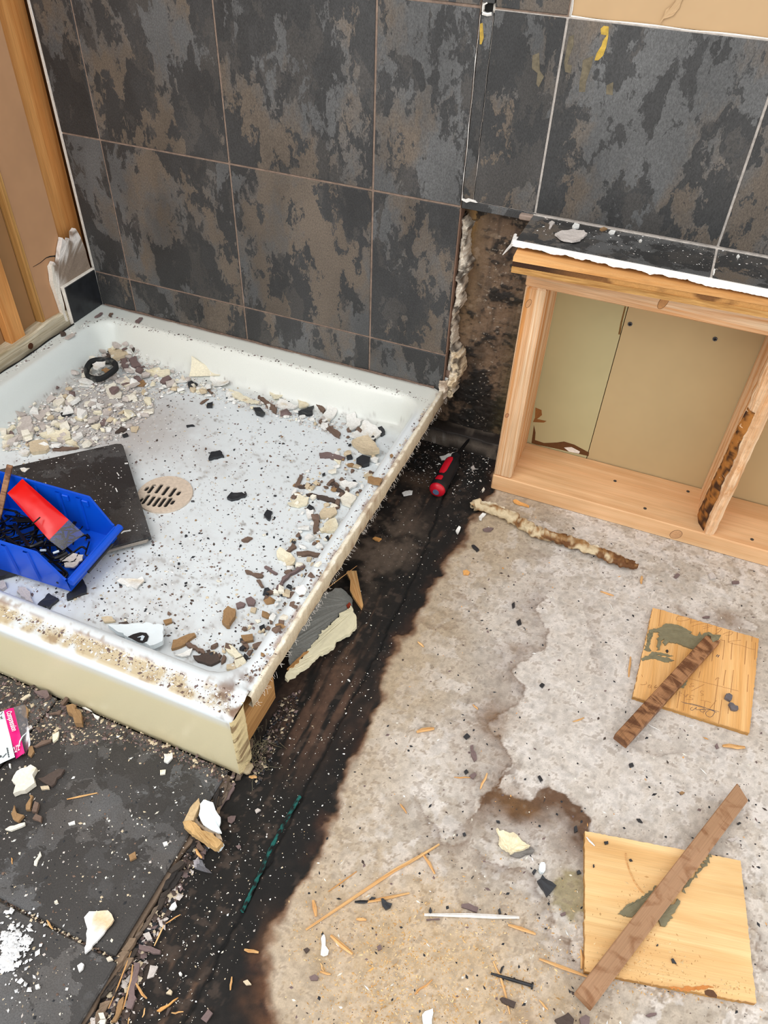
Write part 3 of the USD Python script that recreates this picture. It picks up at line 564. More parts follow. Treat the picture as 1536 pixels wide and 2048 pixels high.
rm.vertices += ((fb(rm.vertices, 160, 3, 9) - .5) * .003)[:, None] * np.array([1, 1, 0]); nn = fb(rm.vertices * [1, 1, .5], 110, 4, 3)
pw.part('rotten_patch', rm, 'rough_col', parent=msid, smooth=True, col=mix(np.broadcast_to(srgb(176, 116, 52), (len(nn), 3)), np.broadcast_to(srgb(66, 38, 18), (len(nn), 3)), sst(.45, .62, nn + .1 * sst(.1, .05, rm.vertices[:, 2]))))
board(pw, 'stud', (1.768, FY0, .0386), (1.8056, FY1, ZH), 2, 'pine_white', 9, .003)
board(pw, 'top_plate', (FX - .001, FY0, ZH), (1.9, FY1, .510), 0, 'pine_white', 4, .002)
# plywood cap board, front edge slightly out of square, burnt end
def cap(z0, z1, y_off=0):
    P = Polygon([(.9275, -.146 + y_off), (1.335, -.123 + y_off), (1.9, -.094 + y_off), (1.9, .004), (.919, .004)])
    m = trimesh.creation.extrude_polygon(P, z1 - z0, engine='earcut'); m.apply_translation((0, 0, z0)); return m
for nm, a, b, mt, off, sd in (('cap_board', .529, .537, 'pine', 0, 5), ('cap_ply', .520, .529, 'ply_burnt', .0015, 6), ('cap_ply', .510, .520, 'ply_edge', -.0008, 7)):
    m = cap(a, b, off); m = m.subdivide_to_size(.03) if nm == 'cap_board' else m; v = verts(m)
    if mt == 'ply_burnt':
        m = m.subdivide_to_size(.012); v = verts(m); nn = meshkit.fbm(v * [30, 30, 30], 4, 3)
        pw.part(nm, m, 'rough_col', col=mix(mix(np.broadcast_to(srgb(190, 140, 80), (len(v), 3)), np.broadcast_to(srgb(120, 80, 42), (len(v), 3)), sst(.45, .6, nn)), np.broadcast_to(srgb(58, 34, 18), (len(v), 3)), sst(1.06, .98, v[:, 0] + .12 * (nn - .5))), label='dark stained middle ply')
        continue
    pw.part(nm, m, mt, tc=v + [sd, sd * .4, sd * .2])
for u, v_ in ((1088, 503), (1258, 536), (1507, 587)):
    c = F(u, v_, .537); m = trimesh.creation.cylinder(.0036, .0022, sections=14); m.apply_translation(c); pw.part('nail_head', m, 'screw_metal')
for u, v_ in ((1376, 983), (1504, 1079), (1290, 1017), (1230, 962)):
    c = F(u, v_, .0386); m = trimesh.creation.cylinder(.0034, .0012, sections=12); m.apply_translation(c); pw.part('nail_head', m, 'screw_metal')
def knot(u, v, rx, rz, y=FY0, col=srgb(120, 78, 46)):
    c = hit(u, v, 1, y); t = np.linspace(0, 2 * np.pi, 24)
    for q, dk in ((1, .38), (.55, .7)):
        ring = tube([(c[0] + q * (rx * math.cos(a) + .25 * rz * math.sin(a)), y + .0002, c[2] + q * rz * math.sin(a)) for a in t], .0007 * q, 5, False)
        pw.part('knot', ring, 'rough_col', col=col * dk)
    d = trimesh.creation.cylinder(1, .0008, sections=24); d.vertices = d.vertices[:, [0, 2, 1]] * [rx, 1, rz] + [c[0], y, c[2]]; d.vertices[:, 0] += .25 * (d.vertices[:, 2] - c[2]); d.invert(); pw.part('knot', d, 'rough_col', col=spotty(d.vertices, col, .25))
knot(1327, 604, .0065, .013, col=srgb(190, 138, 88)); knot(1057, 607, .004, .008, col=srgb(188, 140, 96)); knot(1014, 831, .003, .005, col=srgb(180, 124, 84)); knot(1352, 1069, .010, .012, FY0 - .0012, srgb(196, 150, 108))
# tiled ledge on top
tl = Thing('tiled_ledge', 'dark slate ledge tiles on top of the pine frame, edged with ragged white thinset', 'ledge', base=(1.3, -.06, .537))
tl.part('tile', cbox((.922, -.1165, .5448), (4 * W - .0018, -.0005, zl), .0008), 'wall_slate')
tl.part('tile', cbox((4 * W + .0018, -.1165, .5448), (5 * W - .0018, -.0005, zl), .0008), 'wall_slate')
tl.part('tile', cbox((5 * W + .0018, -.1165, .5448), (1.9, -.0005, zl), .0008), 'wall_slate')
tl.part('grout', cbox((4 * W - .0018, -.1155, .5448), (4 * W + .0018, -.0005, zl - .0006), .0002), 'grout_light')
tl.part('grout', cbox((.922, -.003, .550), (1.9, -.0002, zl + .002), .0004), 'grout_light')
xx = np.linspace(.917, 1.9, 700); P = []
for x in xx:
    jag = .0042 * (meshkit.fbm(np.array([[x * 70, 0, 0]]), 5, 3)[0] - .5); zb = .5428 + 1.5 * jag * (1.2 if x < 1.25 else .8) - .0015 * (x > 1.2)
    yj = .0010 * (meshkit.noise(np.array([[x * 40, 1, 0]]), 5)[0] - .5)
    P.append([(x, -.098, zl - .0025), (x, -.1145 + yj, zl - .0006), (x, -.1188 + yj, zl - .0008), (x, -.1204 + yj, zl - .0022), (x, -.1210 + yj, zb), (x, -.116, zb + .0006), (x, -.09, zb + .001)])
v, f = grid_mesh(np.array(P)); tl.part('thinset', (v, f[:, ::-1]), 'paper_col', col=np.broadcast_to(srgb(240, 238, 234), (len(v), 3)), label='ragged white thinset edge')
tl.part('thinset', cbox((.93, -.100, .5375), (1.9, -.001, .5448)), 'mortar_green')
sl_ = tube([F(1031, 470, .55), F(1024, 489, .545), F(1014, 500, .53), F(1005, 510, .52)], [.003, .0026, .002, .0006], 6); tl.part('thinset_drip', sl_, 'caulk')
tl.part('mortar_stub', cbox((.899, -.012, .544), (.924, .004, .5535), .002), 'rough_col', col=srgb(150, 132, 120))
# ================================================================== SHOWER PAN
XI0, XI1, YI0, YI1 = -.052, .757, -.818, -.060              # inner edge of the rim
RIM = .150
def panz(x, y):
    """height of the pan's top surface"""
    x, y = np.asarray(x, float), np.asarray(y, float)
    cx, cy, hx, hy, rc = (XI0 + XI1) / 2, (YI0 + YI1) / 2, (XI1 - XI0) / 2, (YI1 - YI0) / 2, .05
    qx, qy = np.abs(x - cx) - hx + rc, np.abs(y - cy) - hy + rc
    d = -(np.hypot(np.maximum(qx, 0), np.maximum(qy, 0)) + np.minimum(np.maximum(qx, qy), 0) - rc)
    st_ = 1 + 1.3 * np.maximum(sst(.62, .74, x), sst(-.66, -.78, y)) * (d > 0)
    z = RIM - .064 * sst(-.014, .040, d * st_) - .010 * sst(.03, .34, d)
    z = z - .0035 * sst(YI0 - .022, YI0 - .027, y)          # flat of the threshold sits below the bead
    z = z - .0045 * sst(XI1 + .012, XI1 + .026, x) * (y > YI0 - .01)
    return z
def PF(u, v, dz=0.0):
    """point on the pan surface (raised by dz) seen at picture point (u, v)"""
    z = .09
    for _ in range(12):
        q = F(u, v, z + dz); z = .5 * z + .5 * float(panz(q[0], q[1]))
    return F(u, v, z + dz)
X0, X1, Y0, Y1 = -.098, .7885, -.884, -.0012
step = .0035
cxs = np.r_[np.arange(X0, X1 - .004, step), X1 - .002, X1]; rys = np.r_[np.arange(Y1, -.8695, -step), [-.8695]]
rows_ = [(y, 0.0, 0) for y in rys]
R_ = .0115
for a in np.linspace(.2, 1, 6) * math.pi / 2: rows_.append((-.8695 - R_ * math.sin(a), -R_ * (1 - math.cos(a)), 1))
for t in np.linspace(.12, 1, 8): rows_.append((-.881 - .003 * t, -R_ - (RIM - .0035 - R_ - .004) * t, 1))
Pp = np.zeros((len(rows_), len(cxs), 3))
for i, (y, dz, _) in enumerate(rows_):
    zz = panz(cxs, np.full(len(cxs), max(y, -.8695))) + dz
    Pp[i] = np.c_[cxs, np.full(len(cxs), y), np.maximum(zz, .004)]
v, f = grid_mesh(Pp); f = f[:, ::-1]
n1, n2, n3 = fb(v, 9, 4, 61), fb(v, 45, 5, 62), fb(v, 160, 4, 63)
c = np.broadcast_to(srgb(220, 227, 230), (len(v), 3)).copy()
c = mix(c, np.broadcast_to(srgb(222, 224, 214), (len(v), 3)), sst(-.14, -.07, v[:, 1]) * .8)
c = mix(c, np.broadcast_to(srgb(214, 222, 218), (len(v), 3)), sst(.06, -.04, v[:, 0]) * .7)
floorm = sst(.112, .09, v[:, 2])
c = mix(c, np.broadcast_to(srgb(186, 184, 182), (len(v), 3)), floorm * .35 * sst(.5, .68, .55 * n1 + .45 * n2))
bl = F(230, 830, .09)[:2]; c = mix(c, np.broadcast_to(srgb(176, 170, 166), (len(v), 3)), floorm * .85 * sst(.30, .06, np.hypot(v[:, 0] - bl[0], (v[:, 1] - bl[1]) * 1.6)) * sst(.25, .55, n2 + .1))
c = mix(c, np.broadcast_to(srgb(150, 144, 138), (len(v), 3)), floorm * .5 * sst(.60, .68, .35 * n2 + .65 * n3 + .03 * (v[:, 1] < -.6)))
sp = sst(.72, .77, n3); c = mix(c, np.broadcast_to(srgb(120, 112, 104), (len(v), 3)), .5 * sp * floorm)
thr = sst(YI0 - .023, YI0 - .028, v[:, 1]) * sst(-.876, -.872, v[:, 1])
c = mix(c, np.broadcast_to(srgb(196, 176, 134), (len(v), 3)), thr * .85 * sst(.46, .56, .5 * n1 + .5 * n2 + .10 * np.exp(-((v[:, 0] - .58) / .12) ** 2)))
c = mix(c, np.broadcast_to(srgb(150, 124, 96), (len(v), 3)), sst(YI0 - .008, YI0 - .02, v[:, 1]) * sst(-.876, -.872, v[:, 1]) * .7 * sst(.56, .66, n2 * .6 + n3 * .4 + .06 * sst(.6, .78, v[:, 0])))
c = mix(c, np.broadcast_to(srgb(126, 92, 68), (len(v), 3)), .6 * np.exp(-((v[:, 1] - (YI0 - .0235)) / .0018) ** 2) * sst(.4, .55, n2))
rr_ = sst(.776, .782, v[:, 0]); c = mix(c, np.broadcast_to(srgb(150, 108, 78), (len(v), 3)), .7 * rr_ * sst(.45, .6, n2) * (v[:, 2] > .1))
c = mix(c, np.broadcast_to(srgb(118, 94, 80), (len(v), 3)), .8 * sst(.745, .785, v[:, 0] + .4 * (YI0 + .03 - v[:, 1])) * sst(.45, .6, n2) * (v[:, 1] < YI0 + .02) * (v[:, 2] > .14))
c = mix(c, np.broadcast_to(srgb(110, 96, 90), (len(v), 3)), .6 * sst(-.010, -.004, v[:, 1]) * sst(.35, .6, n2 + .1))
c = mix(c, np.broadcast_to(srgb(222, 212, 176), (len(v), 3)), sst(.139, .128, v[:, 2]) * (v[:, 1] < -.872))
c = mix(c, np.broadcast_to(srgb(190, 166, 120), (len(v), 3)), .5 * sst(.03, .006, v[:, 2]) * (v[:, 1] < -.872) * sst(.4, .6, n2))
pan = Thing('shower_pan', 'white shower pan full of rubble, with a cream front and a broken right edge', 'shower pan', base=((X0 + X1) / 2, (Y0 + Y1) / 2, 0))
pan.part('basin', (v, f), 'pan_look', smooth=True, col=np.clip(c, 0, .9))
pan.part('rim_crack', tube([(-.0965 + .0015 * math.sin(y * 41), y, RIM + .0006 + .0006 * math.sin(y * 90)) for y in np.linspace(-.86, -.11, 90)], .0013 + .0009 * meshkit.noise(np.c_[np.linspace(0, 30, 90), np.zeros(90), np.zeros(90)], 5), 6), 'dark_void', label='dark crack along the left rim')
# shell underside (seen past the broken edge)
pan.part('underside', cbox((X0 + .01, -.87, .052), (.70, -.01, .0715), .004), 'mortar_green', label='rough grey underside')
# torn right flange: ragged fibre edge with a pale lip
zz = np.linspace(-.835, .052, 260); P = []
for y in zz:
    nzs = meshkit.fbm(np.array([[y * 60, 0, 0], [y * 60, 7, 0], [y * 200, 3, 0]]), 4, 3) - .5
    zb = .116 + .010 * nzs[0] + .006 * nzs[2]; zt_ = RIM - .001 + .006 * nzs[1] * sst(-.55, -.8, y) - .004 * sst(-.6, -.84, y) - .006 * sst(.0, .05, y)
    xo = .7925 + .0016 * nzs[2]
    P.append([(.7835, y, zt_ - .002), (.7875, y, zt_ + .0008), (.7905, y, zt_), (xo - .0004, y, zt_ - .0015), (xo, y, zt_ - .004), (xo + .0006, y, zb + .010 + .004 * nzs[0]), (xo, y, zb), (.786, y, zb + .003)])
v, f = grid_mesh(np.array(P)); a1 = fb(v, 60, 4, 71); tt = np.tile(np.arange(8), len(zz))
c = np.where((tt < 3)[:, None], srgb(230, 222, 202), np.where((tt < 5)[:, None], srgb(216, 204, 178), srgb(196, 180, 152))).astype(float)
c = mix(c, np.broadcast_to(srgb(136, 98, 66), (len(v), 3)), (.55 * sst(.54, .68, a1))); c = mix(c, np.broadcast_to(srgb(240, 236, 224), (len(v), 3)), .8 * sst(.46, .36, a1) * (tt < 4))
c = mix(c, np.broadcast_to(srgb(92, 78, 68), (len(v), 3)), .75 * sst(-.05, .03, v[:, 1]))
pan.part('torn_flange', (v, f), 'rough_col', smooth=False, col=c, label='torn fibreglass edge')
r_ = np.random.default_rng(9); segs = []
for k in range(240):
    y = -.83 + .87 * r_.random(); a = r_.uniform(-1, 1); L = .002 + .005 * r_.random()
    p = np.array([.793, y, .115 + .004 * r_.random()]); segs.append(tube([p, p + [L * .5, L * a * .7, -L * .6], p + [L * .8, L * a * 1.4, -L]], .00022, 3, False))
pan.part('fibre_fringe', trimesh.util.concatenate(segs), 'plaster', kind='stuff')
# broken right end of the front apron
y0, y1 = -.884, -.852; P = []
for z in np.linspace(.006, .148, 90):
    w = .0035 * meshkit.fbm(np.array([[z * 90, 0, 3]]), 4, 5)[0]
    P.append([(.787, y0 - .0003, z), (.7895, y0 - .0006 + .3 * w, z), (.7915, y0 + .004 + w, z), (.7912, y1 - .004 + .5 * w, z), (.789, y1 + w, z), (.786, y1 + w, z)])
v, f = grid_mesh(np.array(P)); a1 = fb(v, 70, 4, 81); c = mix(np.broadcast_to(srgb(226, 208, 160), (len(v), 3)), np.broadcast_to(srgb(120, 90, 60), (len(v), 3)), .8 * sst(.56, .66, a1 + .25 * np.exp(-((v[:, 1] + .881) / .003) ** 2) * sst(.1, .06, v[:, 2])))
pan.part('apron_return', (v, f), 'rough_col', smooth=True, col=c, label='cream torn apron end')
pan.part('apron_shell', cbox((.30, -.8790, .006), (.7870, -.874, .120), .001), 'plaster')
m = cbox((.784, -.880, .0), (.800, -.862, .010), .003); pan.part('apron_tail', m, 'rough_col', col=srgb(176, 160, 130))
# grate
gc = F(330, 988, .079); gx0 = gc[:2]
ax_d = (F(640, 738, .079) - F(617, 768, .079))[:2]
def px_r1(u, v): return np.array(F(u, v, .0815)[:2])
disc = m3.Manifold.cylinder(.0035, .0535, .0525, 72).translate((gx0[0], gx0[1], float(panz(*gx0)) + .0006))
sl_a = K(0, 600, 2, [(605, 752), (635, 752), (662, 760), (690, 766)]) ; sl_b = K(0, 600, 2, [(582, 794), (604, 800), (626, 804), (648, 806), (672, 806)])
ang = math.atan2(*(px_r1(326, 968) - px_r1(314, 984))[::-1])
cut = None
for (u, v_), L in [(q, .022) for q in sl_a[:]] + [(q, .022) for q in sl_b] + [(q, .007) for q in K(0, 600, 2, [(562, 798), (690, 806), (714, 770), (586, 752)])]:
    p = px_r1(u, v_); z = float(panz(*gx0))
    s = m3.CrossSection(LineString([(-L / 2, 0), (L / 2, 0)]).buffer(.0031, 8).exterior.coords[:-1] and [np.array(LineString([(-L / 2, 0), (L / 2, 0)]).buffer(.0037, 8).exterior.coords)[:-1][::-1]]).extrude(.02)
    s = s.rotate((0, 0, math.degrees(ang))).translate((p[0], p[1], z - .01)); cut = s if cut is None else cut + s
zg = float(panz(*gx0))
gp = pan.part('drain_grate', disc - cut, 'grate_look', label='round slotted drain grate')
w_ = trimesh.creation.cylinder(.0505, .0004, sections=48); w_.apply_translation((gx0[0], gx0[1], zg + .0004)); pan.part('drain_well', w_, 'dark_void', parent=gp)
# wood block under the front right corner
bk = Thing('support_block', 'short brown plywood block wedged under the front right corner of the pan', 'wood block')
m = cbox((.752, -.850, .040), (.7865, -.764, .112), .0015); v = m.vertices
bk.part('block', m, 'block_wood', tc=v[:, [1, 0, 2]])
# ================================================================== LOOSE THINGS
def K(x0, y0, s, pts): return [(x0 + a / s, y0 + b / s) for a, b in pts]
R1, R2, R3, R4, R5 = (140, 670, 4.8), (440, 720, 4.389), (0, 770, 5.908), (470, 900, 4.8), (150, 1130, 3.268)
R6, R7, R8, R9, R10, R11 = (0, 1380, 6.025), (140, 1780, 4.8), (330, 1560, 6.68), (600, 1680, 5.12), (820, 1640, 4.267), (1120, 1560, 3.69)
PN = lambda u, v: PF(u, v)
FL = lambda z: (lambda u, v: F(u, v, z))
seedc = [100]
def flake(fr, pts, mat, t, name, label, cat, surf, bend=0.0, dz=.0006, rough=.0006, tilt=(0, 0), group=None, patch=None):
    """one broken piece traced from the photograph and laid on the surface it rests on"""
    seedc[0] += 1
    px = K(*fr, pts); q = np.array([surf(*p) for p in px]); z = q[:, 2].min() + dz
    # trace the top face, so that thick pieces keep their outline
    top = np.array([F(u, v, z + t)[:2] for u, v in px])
    m = slab(top, z, t, rough=rough * (.4 if mat in 'WYC' else 1), bend=bend, seed=seedc[0], tilt=tilt)
    v = verts(m); c = spotty(v, CC[mat], .16, seedc[0])
    if mat in 'CWY': c = mix(c, np.broadcast_to(srgb(198, 176, 136), (len(v), 3)), .55 * sst(.55, .7, fb(v, 50, 3, seedc[0])))
    if patch is not None: c = patch(v, c)
    return single(name, m, 'gloss_col' if mat == 'K' else 'rough_col', label, cat, group, smooth=False, col=np.clip(c, 0, .9))

PB = 'plaster flake'; SH = 'slate shard'; MB = 'mortar strip'
items = [
 # fr, surface, material, thickness, bend, name, category, label, outline
 (R1, 'W', .0015, .16, 'plaster_flake', PB, 'smooth white flake by the back wall of the pan, right of the curled cream shard', [(1350, 395), (1440, 395), (1530, 460), (1530, 490), (1430, 515), (1360, 490)]),
 (R1, 'W', .002, .12, 'plaster_flake', PB, 'white saddle-shaped flake left of a black shard near the back wall', [(970, 460), (1000, 430), (1060, 425), (1080, 395), (1130, 460), (1060, 455), (1000, 475)]),
 (R1, 'Y', .005, .02, 'plaster_chunk', 'plaster chunk', 'long cream slab lying along the back of the rubble heap', [(720, 330), (960, 335), (960, 370), (900, 390), (800, 385), (740, 370)]),
 (R1, 'W', .003, .06, 'plaster_flake', PB, 'narrow white shard right of the black ring', [(570, 310), (640, 330), (740, 385), (690, 390), (600, 350)]),
 (R1, 'C', .006, .02, 'plaster_chunk', 'plaster chunk', 'cream angular chunk below right of the black ring', [(470, 440), (530, 390), (610, 470), (570, 500), (490, 470)]),
 (R1, 'R', .004, .05, 'wood_scrap', 'wood scrap', 'orange-brown scrap amid the pale rubble below the ring', [(590, 440), (700, 430), (735, 470), (700, 490), (610, 475)]),
 (R1, 'T', .009, .03, 'mortar_chunk', 'mortar chunk', 'large tan mortar chunk on top of the heap above the black ring', [(360, 120), (440, 125), (540, 150), (590, 160), (520, 200), (420, 235), (390, 190)]),
 (R1, 'D', .006, 0, 'mortar_strip', MB, 'dark mortar strip leaning at the left tip of the heap', [(290, 105), (320, 100), (385, 205), (360, 215)]),
 (R1, 'D', .006, 0, 'mortar_strip', MB, 'dark mortar strip sticking up at the right tip of the heap', [(590, 130), (630, 60), (650, 75), (610, 150)]),
 (R1, 'P', .006, 0, 'mortar_strip', MB, 'short grey-brown mortar block just right of the black ring', [(480, 230), (540, 215), (560, 300), (510, 315)]),
 (R1, 'P', .007, 0, 'mortar_strip', MB, 'grooved grey-brown mortar block second to the right of the black ring', [(560, 230), (620, 200), (680, 290), (610, 310)]),
 (R1, 'W', .003, .05, 'plaster_flake', PB, 'wide white flake below left of the black ring', [(90, 490), (170, 415), (230, 415), (265, 480), (130, 495)]),
 (R1, 'C', .005, .03, 'plaster_flake', PB, 'broad pinkish cream flake below the black ring', [(330, 500), (420, 460), (500, 560), (490, 600), (380, 600)]),
 (R1, 'W', .003, .06, 'plaster_flake', PB, 'small white triangle in the middle of the rubble', [(515, 705), (565, 740), (505, 775)]),
 (R1, 'K', .005, .04, 'slate_shard', SH, 'black shard below the white saddle-shaped flake', [(1130, 460), (1170, 440), (1225, 470), (1200, 500), (1140, 500)]),
 (R1, 'K', .004, .04, 'slate_shard', SH, 'black shard standing alone beside the back rubble', [(1310, 690), (1320, 655), (1370, 645), (1365, 690)]),
 (R1, 'K', .003, 0, 'slate_shard', SH, 'thin black sliver on the open pan floor above the drain', [(1115, 865), (1180, 858), (1195, 870), (1120, 880)]),
 (R1, 'B', .003, 0, 'mortar_strip', MB, 'small brown bar under the smooth white flake', [(1310, 515), (1330, 510), (1375, 550), (1355, 562)]),
 (R1, 'B', .002, 0, 'mortar_strip', MB, 'thin brown diagonal sliver left of the lone black shard', [(1245, 655), (1310, 610), (1335, 612), (1260, 660)]),
 (R1, 'T', .002, .03, 'mortar_chunk', 'mortar chunk', 'flat tan-green square near the corner of the loose black tile', [(575, 880), (660, 875), (640, 930), (590, 930)]),
 (R1, 'D', .004, 0, 'mortar_strip', MB, 'dark crumbly strip above the loose black tile', [(430, 935), (490, 880), (545, 900), (500, 925)]),
 (R1, 'K', .004, .04, 'slate_shard', SH, 'black chip just above the corner of the loose tile', [(500, 960), (545, 940), (560, 960), (510, 975)]),
 (R3, 'G', .005, .03, 'mortar_chunk', 'mortar chunk', 'grey angular flake at the left of the heap', [(385, 340), (500, 290), (570, 325), (500, 390), (480, 430), (380, 350)]),
 (R3, 'G', .008, .02, 'mortar_chunk', 'mortar chunk', 'tall grey-tan slab leaning on the left wall of the pan', [(240, 380), (360, 365), (400, 550), (250, 590), (195, 520)]),
 (R3, 'Y', .004, 0, 'plaster_chunk', 'plaster chunk', 'yellowish strip at the far left against the pan wall', [(20, 580), (165, 455), (185, 490), (60, 590)]),
 (R3, 'T', .008, 0, 'mortar_chunk', 'mortar chunk', 'rounded tan mortar square above the left part of the loose tile', [(350, 670), (400, 650), (540, 640), (565, 670), (575, 740), (540, 770), (480, 780), (380, 795), (350, 740)]),
 (R3, 'Y', .006, .10, 'plaster_flake', PB, 'largest cream flake, folded, left of centre in the rubble', [(470, 600), (560, 560), (700, 540), (770, 520), (830, 570), (840, 640), (720, 660), (590, 650)]),
 (R3, 'Y', .005, .05, 'plaster_flake', PB, 'pointed cream flake overlapping the largest folded one', [(690, 590), (760, 590), (860, 650), (940, 740), (800, 690), (720, 650)]),
 (R3, 'W', .005, .05, 'plaster_flake', PB, 'white tongue-shaped flake right of the largest folded one', [(830, 580), (960, 560), (980, 600), (900, 645), (850, 640)]),
 (R3, 'B', .004, 0, 'mortar_strip', MB, 'long dark brown strip on the upper edge of the loose tile', [(615, 725), (930, 735), (830, 755), (620, 770)]),
 (R3, 'C', .004, .05, 'plaster_flake', PB, 'cream oval flake at the far left edge', [(30, 660), (135, 655), (80, 730), (30, 745)]),
 (R3, 'W', .006, .02, 'plaster_chunk', 'plaster chunk', 'white knobbly chunk by the left part of the loose tile', [(215, 790), (300, 755), (350, 780), (320, 820), (250, 820)]),
 (R3, 'C', .009, 0, 'plaster_chunk', 'plaster chunk', 'cream rounded block standing on end in the left heap', [(620, 210), (720, 110), (760, 160), (700, 245)]),
 (R3, 'G', .007, .0, 'mortar_chunk', 'mortar chunk', 'grey block right of the cream standing block', [(770, 180), (800, 130), (870, 130), (880, 190), (830, 240), (780, 230)]),
 (R3, 'G', .005, .0, 'mortar_chunk', 'mortar chunk', 'flat grey mortar piece near the white triangle', [(1210, 290), (1310, 260), (1330, 310), (1290, 340), (1215, 340)]),
 (R3, 'Y', .005, .05, 'plaster_flake', PB, 'cream wedge above the white tongue-shaped flake', [(880, 380), (1000, 320), (1030, 360), (960, 415), (900, 400)]),
 (R3, 'K', .004, 0, 'slate_shard', SH, 'black shard in the left heap behind the cream wedge', [(715, 330), (770, 310), (840, 345), (800, 360), (720, 355)]),
 (R2, 'Y', .004, .10, 'plaster_flake', PB, 'long curled cream peel in front of the back wall', [(80, 280), (160, 290), (250, 330), (350, 385), (340, 400), (220, 360), (110, 325)]),
 (R2, 'Y', .003, .10, 'plaster_flake', PB, 'cream tooth-shaped flake against the back wall', [(430, 270), (500, 260), (590, 285), (560, 300), (520, 345), (470, 350)]),
 (R2, 'W', .004, .06, 'plaster_flake', PB, 'white leaf-shaped flake under the tooth-shaped one', [(520, 345), (600, 370), (690, 405), (650, 430), (560, 425), (490, 405)]),
 (R2, 'Y', .004, .08, 'plaster_flake', PB, 'cream notched flake beside the white leaf-shaped one', [(665, 330), (700, 300), (740, 345), (780, 400), (700, 425), (690, 380)]),
 (R2, 'B', .006, 0, 'mortar_strip', MB, 'straight brown strip beside the curled cream peel', [(330, 320), (350, 305), (500, 420), (490, 460), (400, 390)]),
 (R2, 'K', .006, 0, 'slate_shard', SH, 'black wedge of slate below the cream notched flake', [(685, 450), (740, 430), (825, 400), (815, 470), (690, 485)]),
 (R2, 'K', .006, .05, 'slate_shard', SH, 'black oval shard with a pale streak', [(290, 420), (350, 415), (395, 465), (370, 490), (320, 470)]),
 (R2, 'B', .006, 0, 'mortar_strip', MB, 'short brown strip behind the white curved flake', [(835, 375), (865, 365), (925, 430), (905, 455)]),
 (R2, 'W', .004, .12, 'plaster_flake', PB, 'white folded flake between two brown strips', [(905, 485), (960, 410), (1010, 405), (1030, 450), (1000, 500), (960, 555)]),
 (R2, 'B', .006, 0, 'mortar_strip', MB, 'brown strip with crumbly ends in front of the white folded flake', [(865, 530), (890, 515), (1060, 640), (1050, 675), (990, 640)]),
 (R2, 'W', .004, .14, 'plaster_flake', PB, 'white cupped flake left of the biggest white one', [(1110, 500), (1180, 480), (1245, 540), (1200, 600), (1150, 640), (1105, 570)]),
 (R2, 'W', .005, .08, 'plaster_flake', PB, 'biggest white angular flake in the right back corner', [(1140, 680), (1210, 610), (1270, 550), (1370, 590), (1420, 650), (1350, 705), (1200, 690)]),
 (R2, 'K', .008, .0, 'slate_shard', SH, 'black chunk behind the biggest white flake', [(1385, 590), (1420, 580), (1450, 630), (1420, 650)]),
 (R2, 'T', .009, .12, 'paper_scrap', 'paper scrap', 'crumpled tan paper scrap in the right back corner', [(1155, 730), (1230, 690), (1300, 680), (1350, 720), (1400, 830), (1330, 835), (1230, 790)]),
 (R2, 'K', .010, .0, 'slate_shard', SH, 'black faceted chunk in front of the crumpled tan paper', [(1195, 870), (1250, 830), (1320, 850), (1310, 900), (1260, 915), (1200, 900)]),
 (R2, 'P', .006, 0, 'mortar_strip', MB, 'grey-brown lengthwise strip left of a small black lump', [(870, 815), (940, 805), (1100, 850), (1090, 870), (880, 845)]),
 (R2, 'K', .006, 0, 'slate_shard', SH, 'small black lump at the end of the lengthwise strip', [(1110, 840), (1150, 825), (1165, 855), (1120, 862)]),
 (R2, 'Y', .003, .04, 'plaster_flake', PB, 'small cream triangle under the lengthwise strip', [(1000, 870), (1065, 880), (1055, 920)]),
 (R2, 'K', .006, .03, 'slate_shard', SH, 'long black shard with a white fleck right of the drain', [(60, 1210), (100, 1160), (235, 1170), (220, 1195), (100, 1225)]),
 ((0, 0, 1), 'K', .006, .03, 'slate_shard', SH, 'lone black trapezoid shard in the middle of the pan', [(417, 918), (421, 904), (440, 901), (448, 912)]),
 (R4, 'Y', .004, .05, 'plaster_flake', PB, 'cream pointed flake left of the long dark bar', [(505, 515), (620, 430), (710, 460), (690, 530), (610, 550)]),
 (R4, 'C', .006, .06, 'plaster_flake', PB, 'pale cream cushion-like flake against the right rim', [(1010, 465), (1070, 405), (1165, 450), (1110, 545), (1030, 510)]),
 (R4, 'T', .005, .03, 'plaster_flake', PB, 'tan square flake above another near the right rim', [(810, 610), (860, 550), (960, 550), (980, 600), (920, 650), (820, 650)]),
 (R4, 'Y', .005, .03, 'plaster_flake', PB, 'yellow-cream flake beneath the tan square one', [(810, 760), (900, 670), (960, 650), (990, 720), (960, 780), (830, 785)]),
 (R4, 'W', .005, .08, 'plaster_flake', PB, 'white flake with a brown spot by the right rim', [(1000, 310), (1060, 290), (1180, 330), (1090, 385), (1020, 350)]),
 (R4, 'B', .005, 0, 'mortar_strip', MB, 'brown upright bar forming an L with a flat one', [(570, 340), (620, 235), (650, 240), (620, 350)]),
 (R4, 'D', .004, 0, 'mortar_strip', MB, 'brown flat bar at the foot of the L', [(600, 345), (740, 325), (745, 350), (620, 358)]),
 (R4, 'D', .006, 0, 'mortar_strip', MB, 'longest dark bar at the right side of the pan', [(680, 420), (740, 410), (990, 480), (980, 500), (860, 475)]),
 (R4, 'D', .006, 0, 'mortar_strip', MB, 'dark bar pointing at the cushion-like cream flake', [(915, 320), (940, 310), (1055, 400), (1040, 420)]),
 (R4, 'B', .006, 0, 'mortar_strip', MB, 'short brown block left of the yellow-cream flake', [(755, 680), (800, 660), (800, 780), (755, 790)]),
 (R4, 'K', .005, .0, 'slate_shard', SH, 'dark diamond-shaped shard on the open pan floor', [(275, 620), (310, 570), (360, 590), (330, 670)]),
